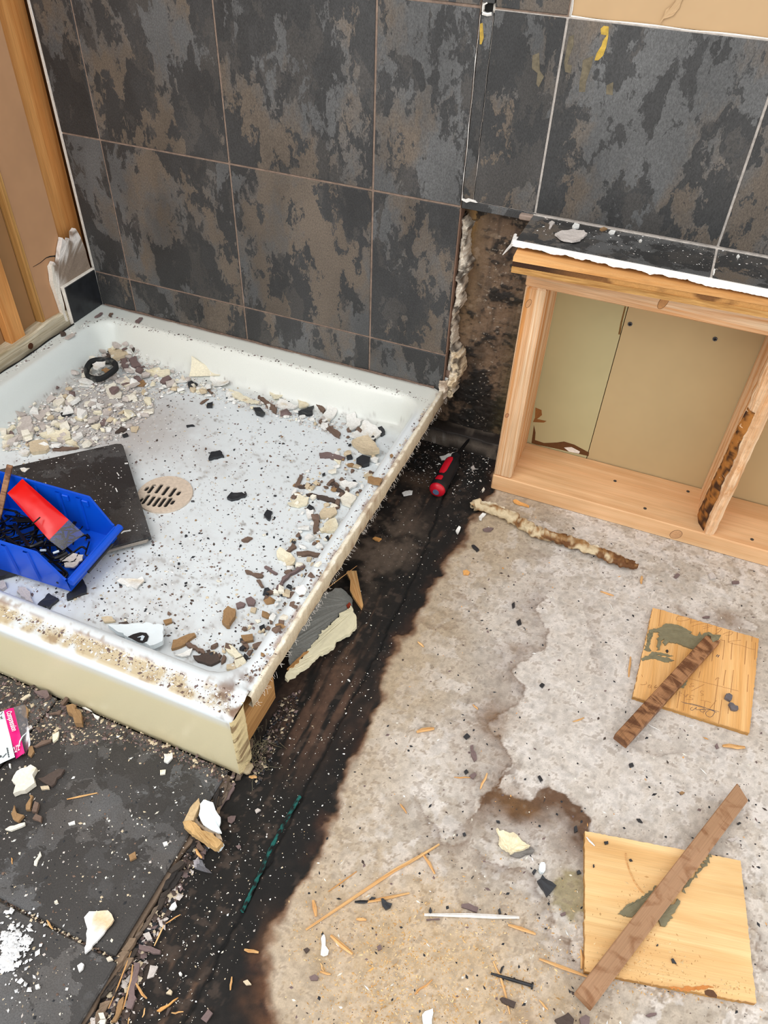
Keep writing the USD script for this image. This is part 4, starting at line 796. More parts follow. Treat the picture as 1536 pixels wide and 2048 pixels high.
 (R4, 'W', .004, .06, 'plaster_flake', PB, 'white flake left of the tan square one', [(680, 570), (740, 560), (755, 650), (700, 670)]),
 (R4, 'Y', .005, .06, 'plaster_flake', PB, 'long cream boot-shaped flake near the right rim', [(400, 980), (430, 945), (500, 980), (580, 1050), (560, 1100), (500, 1125), (470, 1060), (410, 1040)]),
 (R4, 'B', .006, 0, 'mortar_strip', MB, 'flat brown bar right of the boot-shaped flake', [(590, 975), (700, 965), (820, 990), (800, 1010), (600, 1000)]),
 (R4, 'P', .007, 0, 'mortar_strip', MB, 'long bent brown bar along the lower right rim', [(390, 1330), (450, 1220), (660, 1090), (670, 1110), (480, 1240), (420, 1344)]),
 (R4, 'B', .005, 0, 'mortar_strip', MB, 'brown bar lying alone left of the bent one', [(95, 1150), (120, 1150), (275, 1200), (260, 1220), (110, 1180)]),
 (R4, 'P', .005, 0, 'mortar_strip', MB, 'grey-brown bar between the lone bar and the bent one', [(280, 1120), (300, 1110), (410, 1180), (390, 1190)]),
 (R4, 'B', .005, 0, 'mortar_chunk', 'mortar chunk', 'brown lump above the boot-shaped flake', [(490, 970), (550, 890), (590, 930), (520, 975)]),
 (R4, 'B', .005, 0, 'mortar_chunk', 'mortar chunk', 'dark brown crumbly piece in the clear middle of the pan', [(60, 860), (120, 830), (170, 840), (120, 875)]),
 (R4, 'B', .005, 0, 'mortar_chunk', 'mortar chunk', 'dark brown piece under the lone bar', [(205, 1245), (240, 1240), (280, 1310), (250, 1310)]),
 (R5, 'W', .003, .06, 'plaster_flake', PB, 'white quadrangular flake lying alone right of the blue bin', [(275, 110), (300, 90), (440, 80), (455, 105), (405, 160)]),
 (R5, 'R', .006, .02, 'wood_scrap', 'wood scrap', 'tan wedge leaning on the front rim', [(640, 490), (780, 445), (790, 460), (690, 530), (630, 550)]),
 (R5, 'B', .006, 0, 'mortar_strip', MB, 'brown bar just right of the tan wedge', [(720, 510), (750, 500), (850, 570), (840, 580)]),
 (R5, 'D', .006, 0, 'mortar_chunk', 'mortar chunk', 'dark brown slab by the front rim', [(770, 590), (930, 570), (950, 620), (890, 650), (800, 625)]),
 (R5, 'Y', .006, .0, 'plaster_chunk', 'plaster chunk', 'cream plank-shaped chunk near the front right corner', [(975, 530), (1010, 520), (1095, 590), (1050, 610)]),
 (R5, 'Y', .006, .0, 'plaster_chunk', 'plaster chunk', 'cream block closest to the front right corner', [(1040, 620), (1100, 600), (1120, 650), (1060, 690)]),
 (R5, 'T', .006, .0, 'mortar_chunk', 'mortar chunk', 'tan lump left of the cream corner block', [(990, 650), (1040, 640), (1055, 685), (990, 680)]),
 (R5, 'W', .003, .04, 'plaster_flake', PB, 'white sliver behind the front rim', [(650, 590), (770, 545), (750, 590), (700, 600)]),
 (R5, 'R', .006, .04, 'wood_scrap', 'wood scrap', 'brown ragged scrap above the cream plank-shaped chunk', [(1085, 460), (1160, 450), (1165, 490), (1110, 500)]),
 (R5, 'B', .005, .04, 'mortar_chunk', 'mortar chunk', 'brown piece nearest the right rim above the corner', [(1160, 520), (1220, 500), (1225, 530), (1170, 545)]),
 (R5, 'R', .009, .04, 'wood_scrap', 'wood scrap', 'rusty brown clump on the white pan floor', [(970, 300), (1000, 270), (1050, 290), (1010, 400), (990, 400), (960, 370)]),
 (R5, 'P', .006, 0, 'mortar_chunk', 'mortar chunk', 'rounded brown lump above the rusty clump', [(1115, 220), (1150, 205), (1180, 230), (1170, 260), (1130, 255)]),
 (R5, 'P', .005, 0, 'mortar_chunk', 'mortar chunk', 'pair-like brown lump left of the rounded one', [(1050, 250), (1080, 238), (1112, 250), (1105, 268), (1060, 280)]),
 (R5, 'D', .005, 0, 'mortar_chunk', 'mortar chunk', 'dark brown block behind the white lever', [(285, 375), (340, 365), (355, 385), (290, 400)]),
 (R5, 'T', .004, 0, 'mortar_chunk', 'mortar chunk', 'tan and grey lump left of the white lever', [(170, 340), (240, 335), (265, 365), (190, 372)]),
 (R5, 'R', .004, 0, 'wood_scrap', 'wood scrap', 'tan oval scrap right of the white lever', [(575, 360), (630, 345), (635, 370), (590, 388)]),
]
for fr, mt, t, bd, nm, cat, lab, pts in items:
    flake(fr, pts, mt, t, nm, lab, cat, PN, bend=bd, dz=.001 if t < .005 else .0004)
def curl(fr, base, tip, mat, name, label, cat):
    pass
# curled cream shard standing against the back wall
a, b = PF(*K(*R1, [(1150, 395)])[0]), PF(*K(*R1, [(1440, 385)])[0]); P = []
for s in np.linspace(0, 1, 14):
    p = a + (b - a) * s; h = .036 * (1 - s) ** 1.6 + .004; lean = .012 * (1 - s)
    for_ = [p + np.array([0, -.004, .001]), p + np.array([.002, .004, h * .35]), p + np.array([.0, .009 + lean * .5, h * .75]), p + np.array([-.003 * (1 - s), .010 + lean, h])]
    P.append(for_)
P = np.array(P); v0, f0 = grid_mesh(P); off = np.array([.0, .0022, -.0004]); n0 = len(v0)
m = trimesh.Trimesh(np.vstack([v0, v0 + off]), np.vstack([f0, f0[:, ::-1] + n0]), process=False)
bd = trimesh.Trimesh(v0, f0, process=False); e = bd.edges_sorted; ue, ct = np.unique(e, axis=0, return_counts=True)
m = trimesh.Trimesh(m.vertices, np.vstack([m.faces] + [[[x, y, y + n0], [x, y + n0, x + n0]] for x, y in ue[ct == 1]]), process=False)
single('plaster_flake', m, 'rough_col', 'tall curled cream shard standing against the back wall of the pan', PB, col=spotty(m.vertices, CC['Y'], .1))

# small individual rubble
def chip(p, s, mat, seed, surf_n=(0, 0, 1)):
    r = np.random.default_rng(seed); n = r.integers(4, 7); a = np.sort(r.uniform(0, 6.28, n)); a = np.linspace(0, 6.28, n, endpoint=False) + r.uniform(-.4, .4, n)
    rad = s * .5 * r.uniform(.6, 1.15, n); el = r.uniform(.5, 1.0); th = r.uniform(0, 6.28)
    xy = np.c_[np.cos(a) * rad, np.sin(a) * rad * el] @ np.array([[math.cos(th), math.sin(th)], [-math.sin(th), math.cos(th)]])
    t = s * r.uniform(.12, .3) ; top = xy * r.uniform(.75, .98) + r.normal(0, .04 * s, 2)
    V = np.vstack([np.c_[xy, np.zeros(n)], np.c_[top, t + r.normal(0, .06 * s, n)]]); 
    m = trimesh.convex.convex_hull(V); R = trimesh.transformations.rotation_matrix(r.uniform(0, .35), r.normal(size=3)); m.apply_transform(R)
    m.vertices += np.array(p) - [0, 0, m.vertices[:, 2].min()]
    return m
def scatter(poly, n, kinds, size, seed, group, labels, surf=PN, names_=None, lift=.003):
    r = np.random.default_rng(seed); pts = in_poly(n, poly, seed)
    for k, (u, v) in enumerate(pts):
        where = min(LM, key=lambda q: math.hypot(u - q[0], v - q[1]))[2]
        mt = kinds[r.integers(len(kinds))]; s = size[0] * (size[1] / size[0]) ** (r.random() ** 1.3)
        m = chip(surf(u, v) + [0, 0, lift * r.random()], s, mt, seed * 1000 + k); nm, cat, lab = labels[mt]
        single(nm, m, 'gloss_col' if mt == 'K' else 'rough_col', lab + ' ' + where, cat, lab + 's ' + where, col=spotty(verts(m), CC[mt], .12, k))
heap = [(2, 905), (12, 850), (60, 815), (110, 785), (160, 735), (200, 700), (260, 690), (320, 728), (420, 768), (560, 808), (690, 850), (660, 868), (520, 826), (400, 792), (330, 790), (300, 830), (230, 885), (120, 905)]
LM = [(203, 738, 'around the black ring'), (250, 695, 'at the top of the back heap'), (320, 765, 'right of the black ring'), (400, 775, 'below the tall curled shard'), (470, 800, 'left of the curled peel'), (560, 820, 'by the straight brown strip'), (640, 850, 'near the slate wedge'),
      (150, 790, 'below left of the ring'), (70, 830, 'by the tall slab on the left'), (110, 880, 'around the largest folded flake'), (20, 890, 'at the far left of the heap'), (220, 800, 'below the ring'), (250, 850, 'above the loose tile corner'), (180, 850, 'around the white tongue-shaped flake'),
      (740, 880, 'in the right back corner'), (690, 950, 'beside the lengthwise strip'), (640, 990, 'around the longest dark bar'), (660, 1040, 'around the tan square flake'), (600, 1110, 'by the boot-shaped flake'), (570, 1160, 'by the long bent bar'), (470, 1220, 'by the rusty clump'), (540, 1270, 'along the lower right rim'), (480, 1310, 'in the front right corner'), (410, 1310, 'by the tan wedge'),
      (430, 910, 'by the lone black trapezoid shard'), (480, 990, 'by the long black shard'), (340, 900, 'behind the drain'), (380, 1060, 'in front of the drain'), (270, 1160, 'by the lone white flake'), (300, 1240, 'behind the front rim')]
Lh = {m: (a, b, c) for m, a, b, c in (('C', 'plaster_chip', 'plaster chip', 'small cream chip'), ('W', 'plaster_chip', 'plaster chip', 'small white chip'), ('Y', 'plaster_chip', 'plaster chip', 'small yellow-cream chip'), ('G', 'mortar_chip', 'mortar chip', 'small grey mortar chip'), ('T', 'mortar_chip', 'mortar chip', 'small tan mortar chip'), ('P', 'mortar_chip', 'mortar chip', 'small grey-brown mortar chip'), ('K', 'slate_chip', 'slate chip', 'small black chip'))}
scatter(heap, 260, 'CCWWWWYGGGGGTP', (.012, .034), 3, 'rubble along the back and left of the pan', Lh, lift=.006)
right_ = [(700, 855), (765, 880), (765, 915), (720, 1000), (650, 1110), (590, 1220), (520, 1320), (480, 1345), (400, 1310), (470, 1270), (560, 1140), (600, 1050), (580, 1010), (590, 950), (640, 930)]
Lr = {m: (a, b, c) for m, a, b, c in (('C', 'plaster_chip', 'plaster chip', 'small cream crumb'), ('W', 'plaster_chip', 'plaster chip', 'small white crumb'), ('T', 'mortar_chip', 'mortar chip', 'small tan crumb'), ('R', 'mortar_chip', 'mortar chip', 'small rusty brown crumb'), ('B', 'mortar_chip', 'mortar chip', 'small brown crumb'), ('K', 'slate_chip', 'slate chip', 'small black crumb'))}
scatter(right_, 230, 'CCWWTTRBBBBK', (.008, .024), 5, 'scatter along the right side of the pan', Lr, lift=.002)
mid_ = [(330, 850), (640, 880), (560, 1000), (520, 1120), (440, 1230), (260, 1260), (180, 1200), (330, 1100), (400, 960)]
Lm = {m: (a, b, c) for m, a, b, c in (('C', 'plaster_chip', 'plaster chip', 'tiny cream chip'), ('B', 'mortar_chip', 'mortar chip', 'tiny brown crumb'), ('K', 'slate_chip', 'slate chip', 'tiny black chip'), ('R', 'mortar_chip', 'mortar chip', 'tiny rusty crumb'))}
scatter(mid_, 70, 'CBBKKR', (.0035, .009), 6, 'crumbs on the open middle of the pan', Lm, lift=.0005)
def stuff(name, poly, n, size, cols, seed, label, cat, surf, flat=.5, elong=1.6):
    q = np.array([surf(u, v) for u, v in in_poly(n, poly, seed)])
    (v, f), c = crumbs(n, q, size, np.array([CC[k] if isinstance(k, str) else k for k in cols]), seed, flat, elong)
    single(name, (v, f), 'crumb', label, cat, kind='stuff', col=np.clip(c, 0, .9))
stuff('pan_grit', [(0, 900), (20, 860), (220, 715), (480, 770), (700, 830), (775, 880), (640, 1120), (500, 1335), (200, 1255), (0, 1160)], 4200, (.0007, .0030), ['K', 'B', 'P', 'G', 'D', 'W', 'T'], 21, 'fine grey and brown grit sprinkled over the white pan', 'grit', PN)
stuff('pale_rubble_dust', heap, 3000, (.0012, .0050), ['C', 'W', 'G', 'G', 'W', 'G'], 22, 'pale crumbs filling the rubble heap at the back of the pan', 'crumbs', lambda u, v: PF(u, v) + [0, 0, .001], .6)
stuff('rim_grit', [(0, 1212), (240, 1298), (485, 1390), (450, 1430), (220, 1325), (0, 1232)], 900, (.0006, .0026), ['T', 'B', 'W', 'W', 'P'], 23, 'brown and white grit along the front threshold of the pan', 'grit', PN)
stuff('corner_grit', [(470, 1370), (560, 1260), (700, 1030), (860, 800), (880, 790), (700, 1060), (520, 1360)], 420, (.0006, .0030), ['D', 'B', 'P', 'T'], 24, 'brown grit along the right rim of the pan', 'grit', PN)
stuff('back_rim_grit', [(215, 628), (480, 698), (860, 795), (850, 806), (480, 708), (200, 640), (60, 720), (0, 765), (0, 748), (150, 650)], 650, (.0006, .0030), ['D', 'G', 'P', 'W'], 25, 'grit along the back and left rim of the pan', 'grit', PN)
# ---- loose black tile in the pan
tc_ = [F(u, v, .098)[:2] for u, v in ((244, 884), (302, 1072))]
A, B = np.array(tc_); ex = (B - A) / np.linalg.norm(B - A); ey = np.array([ex[1], -ex[0]])
if (F(0, 925, .098)[:2] - A) @ ey < 0: ey = -ey
TW = .305; pl = np.array([A + ex * .012, A + ex * .004 + ey * .003, A + ey * .012, A + ey * TW, B + ey * TW, B])
m = trimesh.creation.extrude_polygon(Polygon(pl), .0085, engine='earcut'); m.apply_translation((0, 0, .0885))
lt = Thing('loose_tile', 'large black slate tile lying in the pan, partly under the blue bin', 'tile')
lt.part('tile', m, 'loose_slate')
mk = trimesh.creation.extrude_polygon(Polygon([B + ey * .004 - ex * .002, B + ey * .10 - ex * .002, B + ey * .10 + ex * .004, B + ey * .05 + ex * .0025, B + ey * .01 + ex * .004]), .004, engine='earcut'); mk.apply_translation((0, 0, .0884))
lt.part('mortar_residue', mk, 'rough_col', col=srgb(150, 142, 132))
for k, pts in enumerate((K(0, 880, 4.8, [(1160, 890), (1185, 870), (1250, 862), (1252, 870), (1190, 880), (1162, 898)]), K(0, 880, 4.8, [(1105, 462), (1115, 460), (1130, 492), (1120, 497)]), K(0, 880, 4.8, [(1118, 312), (1126, 310), (1146, 338), (1138, 342)]), K(0, 880, 4.8, [(1195, 220), (1228, 217), (1228, 226), (1196, 228)]), K(0, 880, 4.8, [(190, 270), (230, 262), (250, 270), (285, 268), (240, 305), (215, 302)]), K(0, 880, 4.8, [(215, 365), (255, 362), (260, 380), (235, 384)]))):
    flake((0, 0, 1), pts, 'W', .0012, 'plaster_crumb', ['forked white sliver near the lower corner of the loose tile', 'white splinter in the middle right of the loose tile', 'white splinter in the upper part of the loose tile', 'white splinter on the right edge of the loose tile', 'white wing-shaped crumb on the loose tile left of the bin', 'white crumb on the loose tile behind the red packet'][k], 'plaster crumb', FL(.0971), dz=0)
stuff('tile_dust', K(0, 880, 4.8, [(0, 230), (1130, 20), (1440, 900), (1100, 960), (900, 560), (100, 330)]), 130, (.0005, .0018), ['W', 'W', 'G'], 31, 'white crumbs sprinkled on the loose black tile', 'crumbs', FL(.0971))

# ---- blue parts bin
bx0, by0, bth, bz0 = .394, -.684, .0557, .0975
Bc, Bs = math.cos(bth), math.sin(bth)
def BW(a, b, z): return np.array([bx0 + a * Bc - b * Bs, by0 + a * Bs + b * Bc, bz0 + z])
bh, bl_, blen, bw2 = .084, .031, .225, .067                # height, lip height, length, half width
def binprof(s):                                            # top edge height along a (0 = front lip)
    return np.where(s > -.036, bl_ + (bh - bl_) * np.clip(-s / .036, 0, 1), bh)
bin_ = Thing('parts_bin', 'open blue plastic parts bin holding black hex keys and a red packet', 'storage bin')
def wall_strip(top_fn, a0, a1, b0, b1, n=24, t=.0022, flare=.004, inset=0):
    """upright wall from (a0,b0) to (a1,b1); outside to the left of travel"""
    d = np.array([a1 - a0, b1 - b0]); L = np.hypot(*d); d /= L; nrm = np.array([d[1], -d[0]]); rows = []
    for k in range(n + 1):
        p = np.array([a0, b0]) + d * L * k / n; h = float(top_fn(p[0])); rr = []
        for z, o in ((0, 0), (.004, -.0002), (h * .5, flare * .5 * h / bh), (h - .004, flare * h / bh), (h - .0035, flare * h / bh + .0016), (h, flare * h / bh + .0016), (h, flare * h / bh - t), (h * .5, flare * .5 * h / bh - t), (t, -t)):
            q = p + nrm * o; rr.append(BW(q[0], q[1], z))
        rows.append(rr)
    v, f = grid_mesh(np.array(rows)); return trimesh.Trimesh(v, f, process=False)
floor_ = np.array([BW(a, b, z) for z in (0, .0024) for a, b in ((-blen, -bw2), (0, -bw2), (0, bw2), (-blen, bw2))]); fm = trimesh.convex.convex_hull(floor_)
near = wall_strip(binprof, -blen, .002, -bw2, -bw2, 60); far = wall_strip(binprof, .002, -blen, bw2, bw2, 60)
front = wall_strip(lambda a: bl_, .002, .002, -bw2, bw2, 20, flare=.010); back = wall_strip(lambda a: bh, -blen, -blen, bw2, -bw2, 20)
bodyid = bin_.part('body', trimesh.util.concatenate([fm, near, far, front, back]), 'blue_plastic')
for s_, sg in ((-1, 1), (1, 1)):
    for a in (-.058, -.100, -.150):
        P = []
        for z in np.linspace(.006, bh - .006, 16):
            o = .004 * z / bh
            y = (bw2 + o + .0002) * s_ if s_ < 0 else (bw2 + o - .0026)
            dpt = .003 * (-1 if s_ > 0 else -1) * (1 if s_ > 0 else 1)
            w = .010
            P.append([BW(a - w / 2, y, z), BW(a - w / 3, y + dpt * (1 if s_ > 0 else 1), z), BW(a + w / 3, y + dpt, z), BW(a + w / 2, y, z)])
        v, f = grid_mesh(np.array(P)); bin_.part('rib', trimesh.Trimesh(v, f if s_ < 0 else f, process=False), 'blue_plastic')
# rolled lip along the front, with a finger slot
lip = [];
for b in np.linspace(-bw2 - .003, bw2 + .003, 20): lip.append(BW(.0125, b, bl_ - .002))
bin_.part('lip', tube(lip, .0065, 12), 'blue_plastic')
bin_.part('label_slot', (lambda m: m)(tube([BW(.0185, b, bl_ - .010) for b in np.linspace(-.035, .035, 8)], .0024, 6)), 'black_plastic')
for a in (-.045, -.085):                                   # small lugs inside the far wall
    for z in (.070,):
        m = cbox((-.006, -.002, -.006), (.006, .002, .006), .001); v = m.vertices; m.vertices = np.array([BW(a + q[0], bw2 - .0005 + q[1] , z + q[2]) for q in v]); bin_.part('lug', m, 'blue_plastic')
# contents
def at_bin(a, b, z): return BW(a, b, z)
kk = np.random.default_rng(12)
keyspec = [((-.10, -.045, .012), (-.02, -.02, .016)), ((-.11, -.01, .014), (-.015, -.045, .012)), ((-.13, .01, .020), (-.05, -.03, .022)), ((-.14, -.04, .026), (-.06, .0, .024)), ((-.09, .02, .010), (-.012, -.01, .010)), ((-.16, -.02, .030), (-.08, -.045, .030)), ((-.17, -.044, .020), (-.11, .0, .034)), ((-.07, -.046, .010), (-.02, -.046, .014)), ((-.15, .0, .036), (-.09, -.035, .040)), ((-.12, -.047, .034), (-.05, -.044, .028))]
kl = ['nearest the front lip along the near wall', 'crossing the front of the bin', 'under the clear end of the red packet', 'in the middle of the bundle', 'closest to the far wall at the front', 'at the near side behind the front bundle', 'pointing up towards the brown stick', 'in the near front corner', 'on top of the bundle at the left edge', 'lying on the near side on top']
for k, (p, q) in enumerate(keyspec):
    p, q = BW(*p), BW(*q); d = (q - p) / np.linalg.norm(q - p); s = np.cross(d, [0, 0, 1]); s /= np.linalg.norm(s); s *= (1 if k % 2 else -1); r = .0016 + .0009 * (k % 3)
    path = [p, p + (q - p) * .5, q - d * .006, q - d * .0018 + s * .0018, q + s * .006, q + s * .022]
    single('hex_key', tube(path, r, 6), 'black_metal', 'black hex key ' + kl[k], 'hex key', 'black hex keys in the blue bin')
zone = ('deep in the bundle at the front of the bin', 'in the jumble in the middle of the bin', 'in the jumble at the left edge of the bin')
for k in range(84):
    a0 = -.018 - .17 * (k / 84) ** .8; p = np.array([a0 - .055 * kk.random(), kk.uniform(-.046, .040), .007 + .030 * kk.random() * min(1, .3 + k / 30)]); q = np.array([a0, np.clip(p[1] + kk.uniform(-.05, .05), -.048, .042), .007 + .030 * kk.random() * min(1, .3 + k / 30)])
    p, q = BW(*p), BW(*q); d = (q - p) / np.linalg.norm(q - p); s = np.cross(d, [0, 0, 1]); s /= np.linalg.norm(s); s *= (1 if k % 2 else -1); r = .0011 + .0010 * kk.random()
    single('hex_key', tube([p, q - d * .004, q - d * .001 + s * .0012, q + s * .004, q + s * .012], r, 6), 'black_metal', 'thin black hex key ' + zone[k // 28], 'hex key', 'black hex keys ' + zone[k // 28])
for k, (p, q, lab) in enumerate((((-.055, -.025, .030), (-.048, -.018, .031), 'chrome tip lying on the hex keys'), ((-.075, -.03, .034), (-.066, -.028, .036), 'chrome stub beside the clear packet end'))):
    single('metal_bit', tube([BW(*p), BW(*q)], .0022, 8), 'foil', lab, 'metal bit')
for k, (px_pts, lab) in enumerate(((K(0, 880, 4.8, [(560, 1140), (690, 1085), (800, 1100), (790, 1150), (600, 1165)]), 'tan chip in the front of the blue bin'), (K(0, 880, 4.8, [(615, 1180), (650, 1165), (760, 1165), (710, 1220), (620, 1215)]), 'second tan chip just inside the front lip of the bin'))):
    flake((0, 0, 1), px_pts, 'G', .003, 'mortar_chip', lab, 'mortar chip', FL(bz0 + .014), dz=0)
# red packet: pillow pouch with a clear header
def quad_pouch(c00, c10, c11, c01, bulge, n=14, m_=10, jit=.0016):
    P = []; c00, c10, c11, c01 = map(np.array, (c00, c10, c11, c01)); nr = np.cross(c10 - c00, c01 - c00); nr /= np.linalg.norm(nr)
    if nr[2] < 0: nr = -nr
    tops, bots = [], []
    for i in range(n + 1):
        u = i / n; rt, rb = [], []
        for j in range(m_ + 1):
            w = j / m_; p = (1 - u) * ((1 - w) * c00 + w * c01) + u * ((1 - w) * c10 + w * c11)
            h = bulge * (np.sin(np.pi * w) ** .6) * (np.sin(np.pi * min(1, max(0, u))) ** .4) + jit * (meshkit.noise(np.array([p * 90]), 3)[0] - .5)
            rt.append(p + nr * h); rb.append(p - nr * (.3 * h + .0004))
        tops.append(rt); bots.append(rb)
    v1, f1 = grid_mesh(np.array(tops)); v2, f2 = grid_mesh(np.array(bots)); return trimesh.Trimesh(np.vstack([v1, v2]), np.vstack([f1, f2[:, ::-1] + len(v1)]), process=False)
rz = bz0 + .060
Q = lambda u, v, z: F(*K(0, 880, 4.8, [(u, v)])[0], z)
p_tl, p_tr, p_br, p_bl = Q(70, 510, bz0 + .075), Q(215, 372, bz0 + .088), Q(660, 765, bz0 + .056), Q(470, 960, bz0 + .042)
rp = Thing('red_packet', 'glossy red pouch with a clear end leaning in the blue bin', 'packet')
rid = rp.part('pouch', quad_pouch(p_tl, p_bl, p_br, p_tr, .007), 'red_film', smooth=True)
e1, e2 = Q(600, 1060, bz0 + .030), Q(810, 905, bz0 + .040)
rp.part('clear_end', (lambda m: trimesh.Trimesh(m.vertices[:63], m.faces[m.faces.max(1) < 63], process=False))(quad_pouch(p_bl, e1, e2, p_br, .0015, 6, 8, 0)), 'clear_film', smooth=True, label='clear plastic end of the pouch')
cr = [Q(u, v, bz0 + zz) for u, v, zz in ((310, 806, .0665), (345, 778, .0675), (385, 742, .069))]; rp.part('slit', tube(cr, .0012, 5), 'dark_void', parent=rid)
# brown strip standing in the bin
p0, p1 = Q(-20, 760, bz0 + .030), Q(95, 240, bz0 + .105); T, L = frame_m(p0, p1, (0.3, -.3, 1)); m = cbox((0, -.005, -.002), (L, .005, .002), .0006); v = m.vertices.copy(); m.apply_transform(T)
single('wood_strip', m, 'zebra', 'brown wooden strip standing up at the left of the blue bin', 'wood strip', tc=v + [3, 1, 2])
# black scraps under the bin and beside it
for k, (pts, lab, mt) in enumerate(((K(0, 880, 4.8, [(640, 1480), (700, 1400), (790, 1330), (830, 1400), (828, 1460), (640, 1530)]), 'black slate scrap under the front corner of the blue bin', 'K'), (K(0, 880, 4.8, [(360, 1575), (470, 1470), (560, 1520), (470, 1610)]), 'black slate scrap between the bin and the front rim', 'K'), (K(0, 880, 4.8, [(160, 1450), (190, 1410), (240, 1410), (290, 1480), (320, 1560), (200, 1500)]), 'beige scrap under the near side of the blue bin', 'G'), (K(0, 880, 4.8, [(0, 1350), (30, 1345), (60, 1400), (20, 1430), (-10, 1420)]), 'beige scrap at the left end below the bin', 'G'))):
    flake((0, 0, 1), pts, mt, .006, 'slate_scrap' if mt == 'K' else 'mortar_scrap', lab, 'scrap', PN)
# white lever with a black oval emblem lying behind the front rim
wv = Thing('white_lever', 'white moulded lever with a black oval mark behind the front rim of the pan', 'plastic part')
pts = K(*R5, [(215, 395), (330, 388), (545, 385), (575, 395), (580, 420), (572, 500), (515, 525), (420, 505), (345, 470)]); q = np.array([F(u, v, .104)[:2] for u, v in pts])
wv.part('body', slab(q, .094, .010, rough=.0002, bend=.02, seed=4), 'card_white')
pts = K(*R5, [(345, 465), (380, 448), (425, 436), (465, 440), (480, 462), (470, 492), (440, 505), (395, 490)]); q = np.array([F(u, v, .1075)[:2] for u, v in pts]); wv.part('emblem', slab(q, .1050, .0012, rough=0, seed=5), 'black_plastic')
pts = K(*R5, [(405, 470), (440, 455), (455, 462), (440, 490), (425, 488), (432, 468)]); q = np.array([F(u, v, .1085)[:2] for u, v in pts]); wv.part('emblem_mark', slab(q, .1066, .0006, rough=0, seed=6), 'foil')
# black ring on the heap
rc_ = PF(203, 740); rc_ = F(203, 738, rc_[2] + .02)
th = np.linspace(0, 2 * np.pi, 40, endpoint=False); P = []
for k in range(41):
    a = th[k % 40]; row = []
    for (r, z) in ((.034, -.007), (.038, -.004), (.0385, .005), (.036, .008), (.030, .0065), (.0285, 0), (.029, -.007), (.034, -.007)):
        rr = r + .0008 * math.sin(5 * a); row.append(rc_ + np.array([math.cos(a) * rr, math.sin(a) * rr, z + .004 * math.sin(a) + .003 * math.cos(2 * a)]))
    P.append(row)
v, f = grid_mesh(np.array(P)); rg = Thing('rubber_ring', 'dusty black rubber ring on the rubble heap in the back left of the pan', 'ring')
rg.part('ring', (v, f[:, ::-1]), 'rough_col', smooth=True, col=mix(np.broadcast_to(srgb(30, 32, 34), (len(v), 3)), np.broadcast_to(srgb(128, 128, 122), (len(v), 3)), .8 * sst(.5, .66, fb(v, 60, 3, 3)) * (v[:, 0] < rc_[0] + .01)))
flake(R1, [(215, 285), (255, 262), (345, 262), (340, 295), (300, 310), (270, 345), (225, 325)], 'W', .003, 'plaster_flake', 'white flake lying inside the black ring', PB, FL(rc_[2]), bend=.08)
flake(R1, [(300, 335), (350, 315), (385, 335), (350, 365)], 'R', .003, 'wood_scrap', 'brown scrap lying inside the black ring', 'wood scrap', FL(rc_[2] - .003), bend=.04)
flake((0, 0, 1), [(642, 955), (0, 0)] and K(*R2, [(1300, 1020), (1330, 1018), (1425, 1042), (1400, 1088), (1380, 1082), (1295, 1060)]), 'R', .005, 'wood_scrap', 'brown block perched on the right rim of the pan', 'wood scrap', FL(.151), dz=0)
flake((0, 0, 1), K(*R2, [(1490, 830), (1510, 822), (1522, 838), (1500, 852)]), 'R', .003, 'wood_scrap', 'brown crumb perched on the right rim near the back', 'wood scrap', FL(.151), dz=0)
for k, (pts, lab) in enumerate(((K(0, 420, 4.8, [(1295, 1070), (1335, 1030), (1370, 1030), (1330, 1080)]), 'grey-brown crumb on the back rim of the pan'), (K(0, 420, 4.8, [(1040, 1010), (1055, 985), (1085, 985), (1060, 1020)]), 'crumb in the back left corner of the pan rim'), (K(0, 420, 4.8, [(905, 1025), (960, 985), (985, 985), (930, 1025)]), 'crumb on the pan rim below the small black tile'), (K(0, 420, 4.8, [(615, 1225), (690, 1180), (720, 1190), (650, 1235)]), 'tan chip on the left rim of the pan'), (K(0, 420, 4.8, [(570, 1165), (620, 1165), (630, 1195), (585, 1205)]), 'dark grey crumb on the left rim by the ledger'))):
    flake((0, 0, 1), pts, 'PBPGD'[k], .003, 'mortar_crumb', lab, 'mortar crumb', FL(.1515), dz=0)

# ---- screwdriver on the mouldy floor
s0, s1 = F(873, 982, .019), F(917, 903, .024); tip = hit(938, 879, 1, .006)
sd = Thing('screwdriver', 'black and red screwdriver lying on the mouldy floor', 'screwdriver')
dv = s1 - s0; L = np.linalg.norm(dv); T, _ = frame_m(s0, s1)
def lathe(prof, T, n=28):
    P = []
    for x, r in prof:
        P.append([(x, r * math.cos(a), r * math.sin(a)) for a in np.linspace(0, 2 * np.pi, n + 1)])
    v, f = grid_mesh(np.array(P)); m = trimesh.Trimesh(v, f, process=False); m.apply_transform(T); return m
sd.part('handle', lathe([(.004, .0165), (.010, .0185), (.02, .0188), (.035, .0172), (.05, .0182), (.08, .0184), (.10, .0160), (.108, .0115), (.116, .0095), (.122, .0105), (.126, .0090), (.128, .004)], T), 'black_plastic', smooth=30 and True)
sd.part('end_cap', lathe([(-.004, .0), (-.0038, .007), (-.002, .0135), (.002, .0170), (.005, .0175), (.0075, .0172)], T), 'red_plastic', smooth=True)
cpd = trimesh.creation.cylinder(.0068, .001, sections=24); cpd.apply_transform(trimesh.transformations.rotation_matrix(math.pi / 2, (0, 1, 0))); cpd.apply_translation((-.0042, 0, 0)); cpd.apply_transform(T); sd.part('cap_emblem', cpd, 'emblem_blue')
